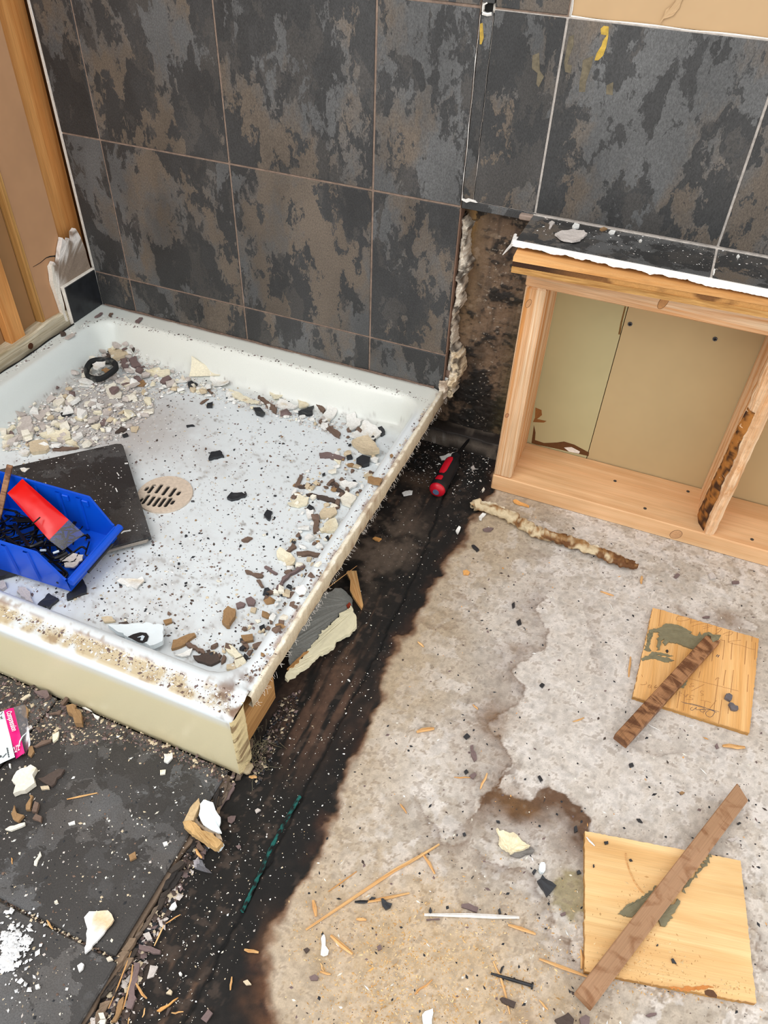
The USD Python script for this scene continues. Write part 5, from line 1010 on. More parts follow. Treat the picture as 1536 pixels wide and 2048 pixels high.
def hpanel(x0, x1, a0, a1, r, nm):
    P = []
    for x in np.linspace(x0, x1, 8):
        e = 1 - .35 * max(0, abs((x - (x0 + x1) / 2) / ((x1 - x0) / 2)) - .7) / .3
        P.append([(x, (r(x)) * math.cos(a), r(x) * math.sin(a)) for a in (a0 + a1) / 2 + np.linspace(-.5, .5, 8) * (a1 - a0) * e])
    v, f = grid_mesh(np.array(P)); m = trimesh.Trimesh(v, f[:, ::-1], process=False); m.apply_transform(T); sd.part(nm, m, 'red_plastic', smooth=True)
hr = lambda x: np.interp(x, [.0, .010, .02, .035, .05, .08, .10, .108], [.0165, .0185, .0188, .0172, .0182, .0184, .0160, .0115]) + .0006
hpanel(.040, .098, .85, 1.75, hr, 'grip_panel'); hpanel(.016, .032, .95, 1.75, hr, 'grip_panel')
shaft0 = (T @ np.array([.126, 0, 0, 1]))[:3]; sd.part('shaft', tube([shaft0, shaft0 + (tip - shaft0) * .5, tip - (tip - shaft0) * .12, tip], [.0036, .0036, .0034, .0018], 10), 'black_metal')

# ---- scrap plywood squares, sticks
def ply(name, quad, t, seed, mat, label):
    q = np.array([F(u, v, t)[:2] for u, v in quad]); th_ = Thing(name, label, 'plywood piece')
    e = q[1] - q[0]; e /= np.linalg.norm(e); n_ = np.array([-e[1], e[0]]); mids = []
    for nm, z0, z1, mt in (('bottom_ply', .0005, t * .3, 'ply_edge'), ('core_ply', t * .3, t * .75, 'ply_edge'), ('face_ply', t * .75, t, mat)):
        P = []
        r = np.random.default_rng(seed)
        for a, b in zip(q, np.roll(q, -1, 0)):
            n = max(2, int(np.linalg.norm(b - a) / .004))
            for k in range(n): P.append(a + (b - a) * k / n + (r.normal(0, .00035, 2) if k else 0))
        m = trimesh.creation.extrude_polygon(Polygon(P).buffer(0), z1 - z0, engine='earcut'); m.apply_translation((0, 0, z0)); v = m.vertices
        g_ = n_ if mt == 'ply_face_orange' else e
        tc = np.c_[(v[:, :2] - q[0]) @ g_, (v[:, :2] - q[0]) @ np.array([-g_[1], g_[0]]), v[:, 2]] + [seed, seed * .3, 0]
        th_.part(nm, m, mt, tc=tc)
    return th_, q
T1 = .010
py1, q1 = ply('plywood_square', ((1306, 1215), (1518, 1277), (1499, 1465), (1266, 1392)), T1, 3, 'ply_face_orange', 'orange plywood square with pencil marks and a grey mortar smear, farther from the camera')
T2 = .011
py2, q2 = ply('plywood_square', ((1170, 1662), (1481, 1721), (1513, 2006), (1170, 1942)), T2, 5, 'ply_face', 'pale plywood square under the tan stick, nearer the camera')
def on_ply(th_, name, fr, pts, z, t, mat, **k):
    q = np.array([F(u, v, z)[:2] for u, v in K(*fr, pts)]); return th_.part(name, slab(q, z + .0001, t, step=.003, rough=.0005, seed=len(names)), mat, **k)
RA, RB = (1280, 1210, 6.4), (1260, 1340, 6.4)
on_ply(py1, 'mortar_smear', RA, [(110, 330), (240, 305), (330, 245), (480, 265), (560, 305), (660, 355), (620, 375), (740, 400), (760, 350), (785, 400), (870, 355), (930, 390), (1030, 395), (960, 500), (900, 560), (720, 590), (630, 560), (500, 510), (370, 480), (320, 525), (285, 480), (310, 440), (260, 470), (250, 580), (210, 585), (220, 450), (245, 360), (170, 350), (130, 380), (105, 480), (90, 440)], T1, .0026, 'mortar_green', label='grey-green mortar smear')
on_ply(py1, 'mortar_smear', RA, [(10, 690), (90, 655), (160, 600), (300, 625), (430, 655), (350, 665), (200, 640), (390, 700), (440, 715), (330, 735), (190, 690), (110, 700), (30, 720)], T1, .0008, 'mortar_green')
on_ply(py1, 'mortar_smear', RB, [(640, 230), (700, 130), (740, 120), (690, 235)], T1, .002, 'mortar_green')
on_ply(py1, 'mortar_film', RA, [(60, 580), (110, 380), (170, 365), (130, 480), (120, 600)], T1, .0004, 'mortar_green')
def pencil(th_, fr, strokes, z, mat='pencil', w=.0006):
    for s in strokes:
        p = np.array([F(u, v, z + .0003) for u, v in K(*fr, s)])
        if len(p) > 2:
            from scipy.interpolate import make_interp_spline
            tt = np.arange(len(p)); p = make_interp_spline(tt, p, k=min(2, len(p) - 1))(np.linspace(0, len(p) - 1, 6 * len(p)))
        P = []
        for k in range(len(p)):
            d = p[min(k + 1, len(p) - 1)] - p[max(k - 1, 0)]; d = d / (np.linalg.norm(d) + 1e-9); s_ = np.array([-d[1], d[0], 0]) * w / 2
            P.append([p[k] - s_ , p[k] + [0, 0, .00025], p[k] + s_])
        th_.part('pencil_mark', trimesh.Trimesh(*grid_mesh(np.array(P)), process=False), mat)
cuts = [[(265, 60), (240, 270)], [(868, 240), (860, 360)], [(980, 275), (975, 380)], [(1145, 330), (1130, 480)], [(1250, 350), (1245, 440)], [(1365, 460), (1340, 760)], [(1440, 400), (1430, 470)], [(950, 510), (920, 720)], [(1085, 450), (1060, 700)], [(655, 165), (650, 240)], [(1180, 480), (1165, 700)], [(1480, 480), (1470, 700)]]
pencil(py1, RA, cuts, T1, w=.0008)
pencil(py1, RB, [[(1225, 0), (1195, 200)], [(1325, 0), (1290, 290)], [(1130, 100), (1075, 520)], [(640, 270), (600, 490)], [(705, 260), (685, 520)], [(960, 400), (940, 560)], [(1175, 380), (1135, 690)], [(900, 20), (880, 100)], [(1270, 400), (1255, 560)], [(1515, 60), (1500, 280)]], T1, w=.0008)
pencil(py1, RA, [[(490, 140), (465, 190), (520, 205), (610, 190), (635, 165), (560, 145), (490, 145)], [(660, 220), (760, 205)], [(660, 275), (760, 245), (870, 240)], [(800, 280), (920, 250)], [(810, 305), (930, 265)], [(975, 320), (1040, 305), (1010, 345), (960, 370)], [(1060, 375), (1140, 345), (1190, 350), (1150, 385), (1090, 385)], [(1030, 445), (1085, 455)], [(1290, 450), (1140, 480), (1300, 520), (1400, 555), (1480, 570)]], T1)
pencil(py1, RA, [[(975, 660), (995, 635)], [(995, 670), (1015, 640)]], T1, 'pencil_dark', .0012)
# the jotted sizes: 6/5, S, XS, 4 and a struck-out signature
pencil(py1, RB, [[(820, 180), (790, 170), (780, 190), (815, 200), (800, 215), (765, 205), (775, 225)], [(785, 270), (870, 225), (950, 185)], [(945, 275), (915, 268), (900, 285), (930, 305), (940, 320), (905, 325)], [(825, 335), (785, 325), (765, 345), (800, 365), (795, 380), (720, 375)], [(680, 310), (720, 350)], [(735, 310), (690, 355)], [(750, 310), (715, 345)], [(600, 280), (590, 320)], [(630, 285), (660, 300), (625, 318), (655, 330)], [(900, 385), (960, 395), (1035, 415)], [(1105, 390), (1060, 445), (1025, 490)], [(1090, 130), (1120, 100), (1145, 110)], [(205, 150), (205, 180), (160, 190), (135, 180)], [(240, 190), (275, 200), (260, 225), (235, 220), (240, 195), (275, 235)], [(340, 190), (310, 225), (350, 215), (320, 230)], [(150, 60), (160, 90)]], T1)
pencil(py1, RB, [[(655, 405), (800, 445), (980, 490), (1140, 535)], [(760, 430), (900, 460), (1110, 545)], [(700, 425), (850, 455), (1080, 520)], [(800, 475), (775, 500), (800, 515), (850, 480), (845, 505), (905, 505), (960, 500), (950, 535), (905, 530), (920, 505), (1070, 520), (1075, 560), (1040, 600), (990, 590), (970, 550), (1010, 520)]], T1, 'pencil_dark')
pencil(py1, RB, [[(745, 105), (900, 145), (1100, 195), (1390, 270)]], T1)
on_ply(py2, 'mortar_smear', R11, [(425, 990), (480, 935), (560, 890), (640, 840), (725, 775), (640, 900), (560, 985), (530, 1015)], T2, .0016, 'mortar_green', label='grey-green mortar smear')
on_ply(py2, 'mortar_smear', R11, [(720, 1020), (760, 990), (860, 880), (885, 900), (860, 950), (830, 990), (775, 1085), (740, 1080)], T2, .003, 'mortar_green')
on_ply(py2, 'mortar_smear', R11, [(900, 820), (1000, 680), (1110, 545), (1120, 570), (1020, 690), (900, 850)], T2, .001, 'mortar_green')
on_ply(py2, 'knot', R11, [(1065, 1560), (1085, 1548), (1130, 1555), (1158, 1590), (1155, 1610), (1100, 1600), (1070, 1585)], T2, .0004, 'rough_col', col=srgb(96, 66, 44), label='dark knot')
on_ply(py2, 'bark_streak', R11, [(600, 1468), (700, 1478), (860, 1528), (980, 1530), (1070, 1518), (1140, 1530), (1060, 1548), (940, 1562), (800, 1530), (640, 1485)], T2, .0003, 'rough_col', col=srgb(196, 128, 66))
p = [F(*K(*R11, [q])[0], T2 + .0006) for q in ((485, 540), (490, 590), (510, 660), (550, 750), (600, 820), (645, 858))]; single('root_fibre', tube(p, .0009, 6), 'splinter', 'thin reddish curved fibre on the pale plywood', 'fibre', tc=np.array(tube(p, .0009, 6).vertices))
def stick(name, p0, p1, w, t, mat, label, taper=1.0, up=(0, 0, 1), c=.0012, n=14, skew=0):
    T, L = frame_m(p0, p1, up); xs_ = np.linspace(0, L, n); P = []
    for x in xs_:
        s = 1 - (1 - taper) * x / L; ww, tt = w * s / 2, t / 2
        P.append([(x + (skew * sg_ if x > L * .999 else 0), a, b) for a, b, sg_ in ((-ww, -tt + c, -1), (-ww + c, -tt, -1), (ww - c, -tt, 1), (ww, -tt + c, 1), (ww, tt - c, 1), (ww - c, tt, 1), (-ww + c, tt, -1), (-ww, tt - c, -1), (-ww, -tt + c, -1))])
    v, f = grid_mesh(np.array(P)); f = f[:, ::-1]; m8 = 9
    caps = [[0, k, k + 1] for k in range(1, 7)] + [[(n - 1) * m8, (n - 1) * m8 + k + 1, (n - 1) * m8 + k] for k in range(1, 7)]
    m = trimesh.Trimesh(v, np.vstack([f, caps]), process=False); tc = v.copy(); m.apply_transform(T); m.fix_normals()
    return m, tc
h1 = .0075
m, tc = stick('s', F(1241, 1482, T1 + h1), F(1424, 1281, T1 + h1 * 1.1), .0235, .015, 'zebra', '', skew=-.004); sk1 = Thing('striped_stick', 'dark brown striped wooden stick resting on the pencil-marked plywood', 'wooden stick'); sk1.part('stick', m, 'zebra', tc=tc + [1.2, .3, .1])
pts = K(*RA, [(870, 370), (940, 385), (1035, 395), (1000, 450), (930, 480), (905, 400)]); 
sk1.part('mortar_dab', slab(np.array([F(u, v, T1 + .015)[:2] for u, v in pts]), T1 + .0005, .0158, rough=.001, seed=3), 'mortar_green')
m, tc = stick('s', F(1166, 2002, T2 + .0072), F(1482, 1588, T2 + .0072), .0245, .014, 'tan_stick', '', skew=.006); sk2 = Thing('tan_stick', 'long tan wooden stick laid diagonally across the pale plywood', 'wooden stick'); sk2.part('stick', m, 'tan_stick', tc=tc + [4, .8, .3])

# ---- rotten strip in front of the frame
path = np.array([F(u, v, .010) for u, v in ((943, 1012), (965, 1012), (1000, 1025), (1035, 1042), (1070, 1062), (1110, 1076), (1150, 1086), (1190, 1102), (1230, 1118), (1258, 1130), (1274, 1134))])
from scipy.interpolate import make_interp_spline
tt = np.linspace(0, len(path) - 1, 150); pp = make_interp_spline(np.arange(len(path)), path, k=3)(tt); P = []
for k in range(150):
    u = k / 149; d = pp[min(k + 1, 149)] - pp[max(k - 1, 0)]; d /= np.linalg.norm(d); s = np.array([-d[1], d[0], 0]); row = []
    w = .0125 * (.75 + .35 * math.sin(3.1 * u) ** .5) * (1 - .75 * max(0, u - .86) / .14) * (.7 if u < .03 else 1); h = .0145 * (1 - .55 * u) * (.6 if u < .03 else 1)
    crack = .35 * (.28 < u < .62) * max(0, math.sin(u * 150)) ** 3
    for a in np.linspace(0, 2 * np.pi, 17):
        r_s, r_z = math.cos(a), math.sin(a); q = pp[k] + s * w * r_s * (1 - .35 * crack * (r_z > -.2)) + np.array([0, 0, h * r_z * .8 * (1 - crack * (r_z > 0)) + h * .0])
        row.append(q)
    P.append(row)
P = np.array(P); P[:, :, 2] += .0112 - .010; nzz = fb(P.reshape(-1, 3), 95, 5, 3).reshape(P.shape[:2]) - .5; P += (nzz * .017)[..., None] * np.array([.5, .5, 1]); P[:, :, 2] = np.maximum(P[:, :, 2], .0006)
v, f = grid_mesh(P); u_ = np.repeat(np.linspace(0, 1, 150), 17); sd_ = np.tile(np.cos(np.linspace(0, 2 * np.pi, 17)), 150); nn = fb(v, 70, 4, 9)
c = mix(np.broadcast_to(srgb(206, 188, 154), (len(v), 3)), np.broadcast_to(srgb(150, 110, 66), (len(v), 3)), sst(.42, .6, nn + .35 * (u_ - .45)))
c = mix(c, np.broadcast_to(srgb(92, 54, 26), (len(v), 3)), .85 * sst(.5, .62, nn + .55 * (u_ - .75) + .12 * (sd_ < -.4)))
c = mix(c, np.broadcast_to(srgb(238, 230, 206), (len(v), 3)), np.clip(sst(.45, .8, sd_) * (sst(.05, .08, u_) * sst(.32, .27, u_) + sst(.60, .66, u_) * sst(.87, .8, u_)) + 0.0, 0, 1))
single('rotten_wood_strip', (v, f), 'rough_col', 'long crumbling rotten wood strip in front of the bottom plate', 'rotten wood', smooth=True, col=np.clip(c, 0, .9))
flake((0, 0, 1), K(930, 970, 4.267, [(410, 130), (430, 120), (490, 150), (550, 175), (545, 190), (500, 175), (420, 150)]), 'O', .002, 'wood_splinter', 'short orange splinter between the rotten strip and the frame', 'wood splinter', FL(0), dz=.001)
flake((0, 0, 1), K(930, 970, 4.267, [(118, 270), (150, 240), (180, 250), (150, 275), (140, 305), (122, 300)]), 'W', .003, 'plaster_flake', 'little white flake at the left end of the rotten strip', PB, FL(0), bend=.1)

# ---- broken white-and-grey board piece leaning on the pan's torn edge
gp_ = K(560, 1140, 6.4, [(120, 1020), (240, 800), (300, 650), (420, 480), (560, 300), (620, 290), (700, 250), (780, 250), (870, 310), (930, 370), (915, 460), (960, 560), (980, 640), (980, 720), (900, 830), (720, 950), (700, 1010), (480, 1110), (330, 1220), (100, 1420), (70, 1400), (85, 1300), (110, 1180)])
def gpt(u, v): z = .012 + .055 * np.clip(((560 + 700 / 6.4) - u) / 100, -.3, .6); return F(u, v, max(.006, z))
top = np.array([gpt(u, v) for u, v in gp_]); Pq = Polygon(top[:, :2]).buffer(0)
bpz = Thing('backer_board_scrap', 'broken grey board scrap with a cream glazed strip, leaning beside the pan', 'board scrap')
def lean(poly_px, t, lift, mat, col, name, seed, bow=0):
    q = np.array([gpt(u, v) for u, v in poly_px]); m = slab(q[:, :2], 0, t, step=.005, rough=.0008, seed=seed); v = m.vertices
    A_ = np.c_[q[:, :2], np.ones(len(q))]; co, *_ = np.linalg.lstsq(A_, q[:, 2], rcond=None); v[:, 2] += np.c_[v[:, :2], np.ones(len(v))] @ co + lift - t
    m.vertices = v; bpz.part(name, m, mat, col=spotty(v, col, .14, seed) if col is not None else None)
lean(gp_[:12] + K(560, 1140, 6.4, [(900, 470), (640, 720), (330, 1030), (130, 1230)]) + gp_[-1:], .006, 0, 'rough_col', srgb(132, 134, 130), 'grey_face', 5)
lean(K(560, 1140, 6.4, [(900, 470), (940, 520), (980, 640), (980, 720), (900, 830), (720, 950), (700, 1010), (480, 1110), (330, 1220), (100, 1430), (65, 1405), (90, 1330), (300, 1080), (620, 740)]), .007, .003, 'paper_col', srgb(232, 226, 194), 'glazed_strip', 6)
lean(K(560, 1140, 6.4, [(90, 1290), (300, 1070), (370, 1060), (240, 1190), (110, 1310)]), .003, .0045, 'rough_col', srgb(176, 130, 78), 'torn_edge', 7)
lean(K(560, 1140, 6.4, [(850, 470), (890, 430), (910, 460), (880, 520)]), .002, .0042, 'red_stain', None, 'red_stain', 8)
# wood shim and splinter next to it
sh = Thing('wood_shim', 'tapered orange wood shim behind the grey board scrap', 'wood shim')
q = np.array([F(u, v, .016)[:2] for u, v in K(560, 1140, 6.4, [(850, 10), (870, -10), (980, -10), (1030, 250), (1065, 430), (1045, 480), (940, 330)])]); m = slab(q, .006, .006, step=.02, rough=.0002, seed=2, tilt=(.0, -.02)); v = m.vertices; d = F(722, 1215)[:2] - F(700, 1142)[:2]; d /= np.linalg.norm(d)
sh.part('shim', m, 'splinter', tc=np.c_[v[:, :2] @ d, v[:, :2] @ np.array([-d[1], d[0]]), v[:, 2]])
def splinter(pts, r, label, mat='splinter', name='wood_splinter', cat='wood splinter', surf=FL(.0), group=None, flatten=1.0, col=None):
    p = np.array([surf(u, v) for u, v in pts]); p = np.array([p[0] + (p[-1] - p[0]) * 0, *p[1:]]); n = len(p)
    if n == 2: p = np.array([p[0], p[0] + (p[1] - p[0]) * .33 + rng.normal(0, .0006, 3) * [1, 1, 0], p[0] + (p[1] - p[0]) * .66 + rng.normal(0, .0006, 3) * [1, 1, 0], p[1]]); n = 4
    rr = r * (1 - .45 * np.abs(np.linspace(-1, 1, n)) ** 2); p[:, 2] += r * .9
    m = tube(p, rr, 5); d = p[-1] - p[0]; d /= np.linalg.norm(d); v = m.vertices; tc = np.c_[v @ d, v @ np.cross(d, [0, 0, 1]), v[:, 2]] + [len(names) * .3, 0, 0]
    single(name, m, mat, label, cat, group, tc=tc, col=col)
splinter([(645, 1185), (670, 1165), (714, 1132)], .0009, 'thin straw-coloured sliver crossing the orange shim', surf=FL(.02))
# ---- on the slate floor tiles
S6 = FL(FT)
tl_items = [
 (R6, 'C', .010, .02, 'plaster_chunk', 'plaster chunk', 'crumbly white chunk with an orange underside on the slate floor tile', [(140, 1090), (200, 980), (370, 900), (440, 940), (390, 1020), (420, 1120), (300, 1210), (160, 1250), (190, 1140)]),
 (R6, 'D', .005, .03, 'slate_shard', SH, 'large dark slate shard beside the crumbly white chunk', [(460, 1070), (700, 950), (780, 960), (620, 1160), (520, 1110)]),
 (R6, 'R', .006, 0, 'wood_scrap', 'wood scrap', 'upright brown strip in the scrap cluster on the floor tile', [(310, 1440), (350, 1260), (395, 1270), (360, 1440)]),
 (R6, 'B', .006, 0, 'wood_scrap', 'wood scrap', 'brown block right of the upright brown strip', [(380, 1460), (420, 1340), (465, 1360), (440, 1470)]),
 (R6, 'R', .006, .05, 'wood_scrap', 'wood scrap', 'curled brown scrap at the left of the cluster on the floor tile', [(135, 1490), (175, 1390), (200, 1480), (290, 1510), (220, 1590), (160, 1560)]),
 (R6, 'B', .005, 0, 'wood_scrap', 'wood scrap', 'brown square at the lower right of the cluster on the floor tile', [(390, 1550), (430, 1490), (500, 1520), (490, 1590)]),
 (R6, 'C', .004, .02, 'wood_scrap', 'wood scrap', 'cream stick below the brown cluster on the floor tile', [(60, 1680), (120, 1640), (300, 1595), (300, 1625), (130, 1695)]),
 (R6, 'T', .003, 0, 'mortar_chunk', 'mortar chunk', 'small tan block under the dark slate shard', [(485, 1160), (580, 1150), (600, 1190), (500, 1200)]),
 (R6, 'P', .006, .02, 'mortar_chunk', 'mortar chunk', 'grey-brown lump at the foot of the pan front, farthest left', [(400, 0), (560, 0), (600, 70), (550, 105), (470, 60)]),
 (R6, 'R', .012, .04, 'wood_scrap', 'wood scrap', 'twisted brown clump at the foot of the pan front', [(800, 190), (870, 170), (980, 280), (990, 410), (900, 400), (880, 300), (810, 260)]),
 (R6, 'B', .004, .02, 'wood_scrap', 'wood scrap', 'flat brown scrap left of the twisted clump', [(600, 280), (740, 240), (720, 290), (600, 295)]),
 (R6, 'B', .006, .0, 'mortar_chunk', 'mortar chunk', 'brown block against the pan front above the twisted clump', [(720, 150), (790, 80), (820, 100), (760, 180)]),
 (R6, 'W', .003, .05, 'plaster_flake', PB, 'white sliver at the foot of the pan front', [(990, 210), (1030, 205), (1110, 260), (1060, 245)]),
 (R6, 'W', .003, .05, 'plaster_flake', PB, 'white wedge just right of the sliver at the pan front', [(1115, 280), (1200, 320), (1180, 360), (1140, 330)]),
 (R6, 'C', .003, .0, 'plaster_flake', PB, 'cream stick-like flake above the pink-striped bag', [(240, 110), (350, 45), (370, 60), (280, 120)]),
 (R6, 'Y', .004, .05, 'plaster_flake', PB, 'cream arrowhead flake right of the bag', [(630, 540), (710, 500), (690, 590), (640, 630)]),
 (R6, 'R', .004, .0, 'wood_scrap', 'wood scrap', 'tan wood bit under the corner of the bag', [(330, 680), (390, 670), (410, 740), (370, 805), (335, 780)]),
 (R6, 'B', .004, .0, 'wood_scrap', 'wood scrap', 'brown sliver pointing from the bag to the cream arrowhead', [(400, 680), (500, 610), (620, 590), (610, 620), (430, 690)]),
 (R6, 'R', .004, .0, 'wood_scrap', 'wood scrap', 'brown tab on the upper corner of the bag', [(255, 190), (310, 185), (325, 335), (290, 330)]),
 (R6, 'G', .003, .0, 'plaster_flake', PB, 'grey-white tab on the clear edge of the bag', [(300, 460), (370, 420), (390, 450), (330, 490)]),
 (R6, 'W', .003, .0, 'plaster_flake', PB, 'white crumb below the bag', [(105, 890), (125, 885), (130, 935), (112, 935)]),
 ((0, 1500, 2), 'W', .004, .02, 'plaster_flake', PB, 'white curled crumb near the pan front, upper of two', [(655, 15), (690, 10), (690, 30), (670, 52), (655, 45)]),
 ((0, 1500, 2), 'C', .003, .02, 'plaster_flake', PB, 'cream crumb near the pan front, lower of two', [(640, 80), (663, 78), (660, 95), (640, 98)]),
 ((0, 1500, 2), 'W', .003, .02, 'plaster_flake', PB, 'white bead on the middle of the slate floor tile', [(650, 370), (668, 364), (672, 378), (655, 384)]),
 ((0, 1500, 2), 'R', .004, 0, 'mortar_chunk', 'mortar chunk', 'reddish brown crumb on the middle of the slate floor tile', [(515, 420), (540, 405), (545, 430), (520, 442)]),
 ((0, 1500, 2), 'C', .003, 0, 'plaster_flake', PB, 'pale smear-like flake left of the reddish crumb', [(135, 460), (160, 405), (165, 420), (145, 462)]),
 ((0, 1500, 2), 'W', .003, 0, 'plaster_flake', PB, 'white crumb left on the slate floor tile', [(216, 605), (228, 598), (232, 610), (218, 614)]),
 ((0, 1500, 2), 'W', .003, 0, 'plaster_flake', PB, 'white rag-like flake under the wood splinter', [(272, 292), (298, 282), (300, 295), (275, 300)]),
 ((0, 1500, 2), 'W', .004, 0, 'plaster_flake', PB, 'white crumb in the grout joint', [(424, 832), (440, 824), (452, 838), (430, 845)]),
 ((0, 1500, 2), 'W', .004, 0, 'plaster_flake', PB, 'white pebble on the front floor tile', [(308, 862), (325, 850), (335, 856), (330, 875), (316, 888)]),
 ((0, 1500, 2), 'W', .004, 0, 'plaster_flake', PB, 'white crumb nearer the camera on the front floor tile', [(140, 940), (155, 935), (158, 950), (142, 956)]),
]
for fr, mt, t, bd, nm, cat, lab, pts in tl_items: flake(fr, pts, mt, t, nm, lab, cat, S6, bend=bd, dz=.0002)
splinter(K(*R6, [(810, 1322), (960, 1290), (1175, 1245)]), .0014, 'straw-coloured splinter on the slate floor tile', surf=S6)
splinter(K(0, 1500, 2, [(188, 682), (212, 718)]), .0013, 'orange splinter across the grout joint', surf=S6)
splinter(K(0, 1500, 2, [(46, 432), (50, 458)]), .0009, 'tiny splinter at the left of the slate floor tile', surf=S6)
# curved triangular shell
q = [(140, 270), (190, 215), (250, 212), (330, 205), (370, 205), (425, 290), (400, 330), (270, 480), (150, 620), (155, 420)]
def tri_col(v, c):
    h = F(*K(*R7, [(310, 270)])[0], FT + .01)[:2]; return mix(np.broadcast_to(srgb(236, 236, 234), (len(v), 3)), np.broadcast_to(srgb(214, 178, 122), (len(v), 3)), .8 * sst(.021, .012, np.hypot((v[:, 0] - h[0]) , (v[:, 1] - h[1]) * 1.3) + .012 * (fb(v, 60, 3, 4) - .5)))
flake(R7, q, 'W', .004, 'plaster_flake', 'white pointed shell-like flake with a tan patch beside the grout joint', PB, S6, bend=.08, patch=tri_col, rough=.0002)
# white plaster powder
for k, (u, v, a) in enumerate(((22, 1900, .030), (10, 1925, .016), (36, 1880, .012), (55, 1885, .010), (8, 1912, .012))):
    pass
q = np.array([S6(u, v) + [0, 0, .003 * rng.random()] for u, v in np.vstack([rng.normal((24, 1902), (9, 17), (260, 2)), rng.normal((8, 1925), (7, 7), (120, 2)), rng.normal((54, 1886), (4, 5), (50, 2)), rng.normal((30, 1900), (26, 34), (120, 2))])])
(v, f), c = crumbs(len(q), q, (.0014, .0045), np.array([srgb(238, 240, 242)]), 41, .8, 1.2); single('plaster_powder', (v, f), 'crumb', 'clump of white plaster powder at the left edge of the front floor tile', 'plaster powder', kind='stuff', col=np.clip(c, 0, .9))
stuff('tile_grit', [(0, 1370), (200, 1430), (470, 1545), (420, 1640), (230, 1870), (130, 2048), (0, 2048)], 900, (.0005, .0022), ['W', 'C', 'G', 'K', 'B', 'T'], 42, 'pale grit over the slate floor tiles', 'grit', S6)
stuff('joint_grit', [(0, 1785), (240, 1912), (232, 1932), (0, 1806)], 420, (.0008, .0030), ['D', 'T', 'B', 'K'], 43, 'brown grit filling the joint between the floor tiles', 'grit', lambda u, v: F(u, v, FT - .003), .8)
stuff('front_dirt', [(0, 1345), (465, 1543), (470, 1575), (250, 1485), (120, 1490), (0, 1480)], 1500, (.0008, .0036), ['B', 'D', 'P', 'T'], 44, 'brown dirt along the foot of the pan front', 'dirt', S6, .6)
# ---- plastic bag with a pink stripe
bg = Thing('plastic_bag', 'clear plastic bag with a white and magenta header card on the floor tile', 'bag')
RG = (0, 1390, 11.815)
def gquad(pts, z, n=10):
    c = [F(*K(*RG, [p])[0], z) for p in pts]; P = []
    for i in range(n + 1):
        row = []
        for j in range(n + 1):
            u, w = i / n, j / n; p = (1 - u) * ((1 - w) * c[0] + w * c[1]) + u * ((1 - w) * c[3] + w * c[2]); row.append(p + [0, 0, .0015 * math.sin(5 * u + 3 * w) + .002 * u * w])
        P.append(row)
    v, f = grid_mesh(np.array(P)); off = np.array([0, 0, -.0003]); return trimesh.Trimesh(np.vstack([v, v + off]), np.vstack([f, f[:, ::-1] + len(v)]), process=False)
ZB = FT + .006
cid = bg.part('header_card', gquad([(-500, 620), (90, 375), (370, 1495), (-500, 1850)], ZB), 'card_white')
bg.part('stripe', gquad([(90, 375), (320, 300), (600, 1400), (370, 1495)], ZB + .0001), 'magenta', label='magenta stripe with white lettering')
bg.part('clear_sleeve', gquad([(320, 290), (600, 240), (740, 1190), (585, 1400)], ZB - .001), 'clear_film')
def bag_text(s, a, b, hgt, mat, bold=False, shear=.2, z=ZB + .0030):
    p0, p1 = F(*K(*RG, [a])[0], z), F(*K(*RG, [b])[0], z); d = p1 - p0; L = np.linalg.norm(d[:2]); d = d[:2] / L; n_ = np.array([-d[1], d[0]])
    m = meshkit.text_mesh(s, hgt, .0003, bold); v = m.vertices; v[:, 0] += shear * v[:, 1]; v[:, 0] *= L / (v[:, 0].max() + 1e-9)
    m.vertices = np.c_[p0[0] + v[:, 0] * d[0] + v[:, 1] * n_[0], p0[1] + v[:, 0] * d[1] + v[:, 1] * n_[1], z + v[:, 2]]
    bg.part('lettering', m, mat, parent=None)
bag_text('Compression', (150, 400), (290, 870), .0070, 'card_white', True, .25)
bag_text('1/2"', (340, 1365), (520, 1265), .0098, 'card_white', True, .3)
for k in range(5):
    a = (165 + 10 * k, 1250 + 48 * k); bg.part('small_print', tube([F(*K(*RG, [a])[0], ZB + .0030), F(*K(*RG, [(a[0] + 8, a[1] + 32)])[0], ZB + .0030)], .0009, 5), 'ink')
for c_, r in (((8, 1450), .0018),):
    m = trimesh.creation.cylinder(r, .0006, sections=16); m.apply_translation(F(*K(*RG, [c_])[0], ZB + .003)); bg.part('printed_dot', m, 'ink')
for a, b in (((60, 1480), (150, 1380)), ((10, 470), (60, 400)), ((5, 520), (60, 560)), ((20, 570), (40, 500))):
    bg.part('small_print', tube([F(*K(*RG, [a])[0], ZB + .0028), F(*K(*RG, [b])[0], ZB + .0028)], .0006, 5), 'ink')
cr = [F(*K(*RG, [q])[0], ZB + .0035) for q in ((440, 1230), (470, 1090), (530, 980), (640, 880), (760, 720))]; bg.part('tear', tube(cr, [.0006, .0012, .0009, .0006, .0003], 5), 'card_white')

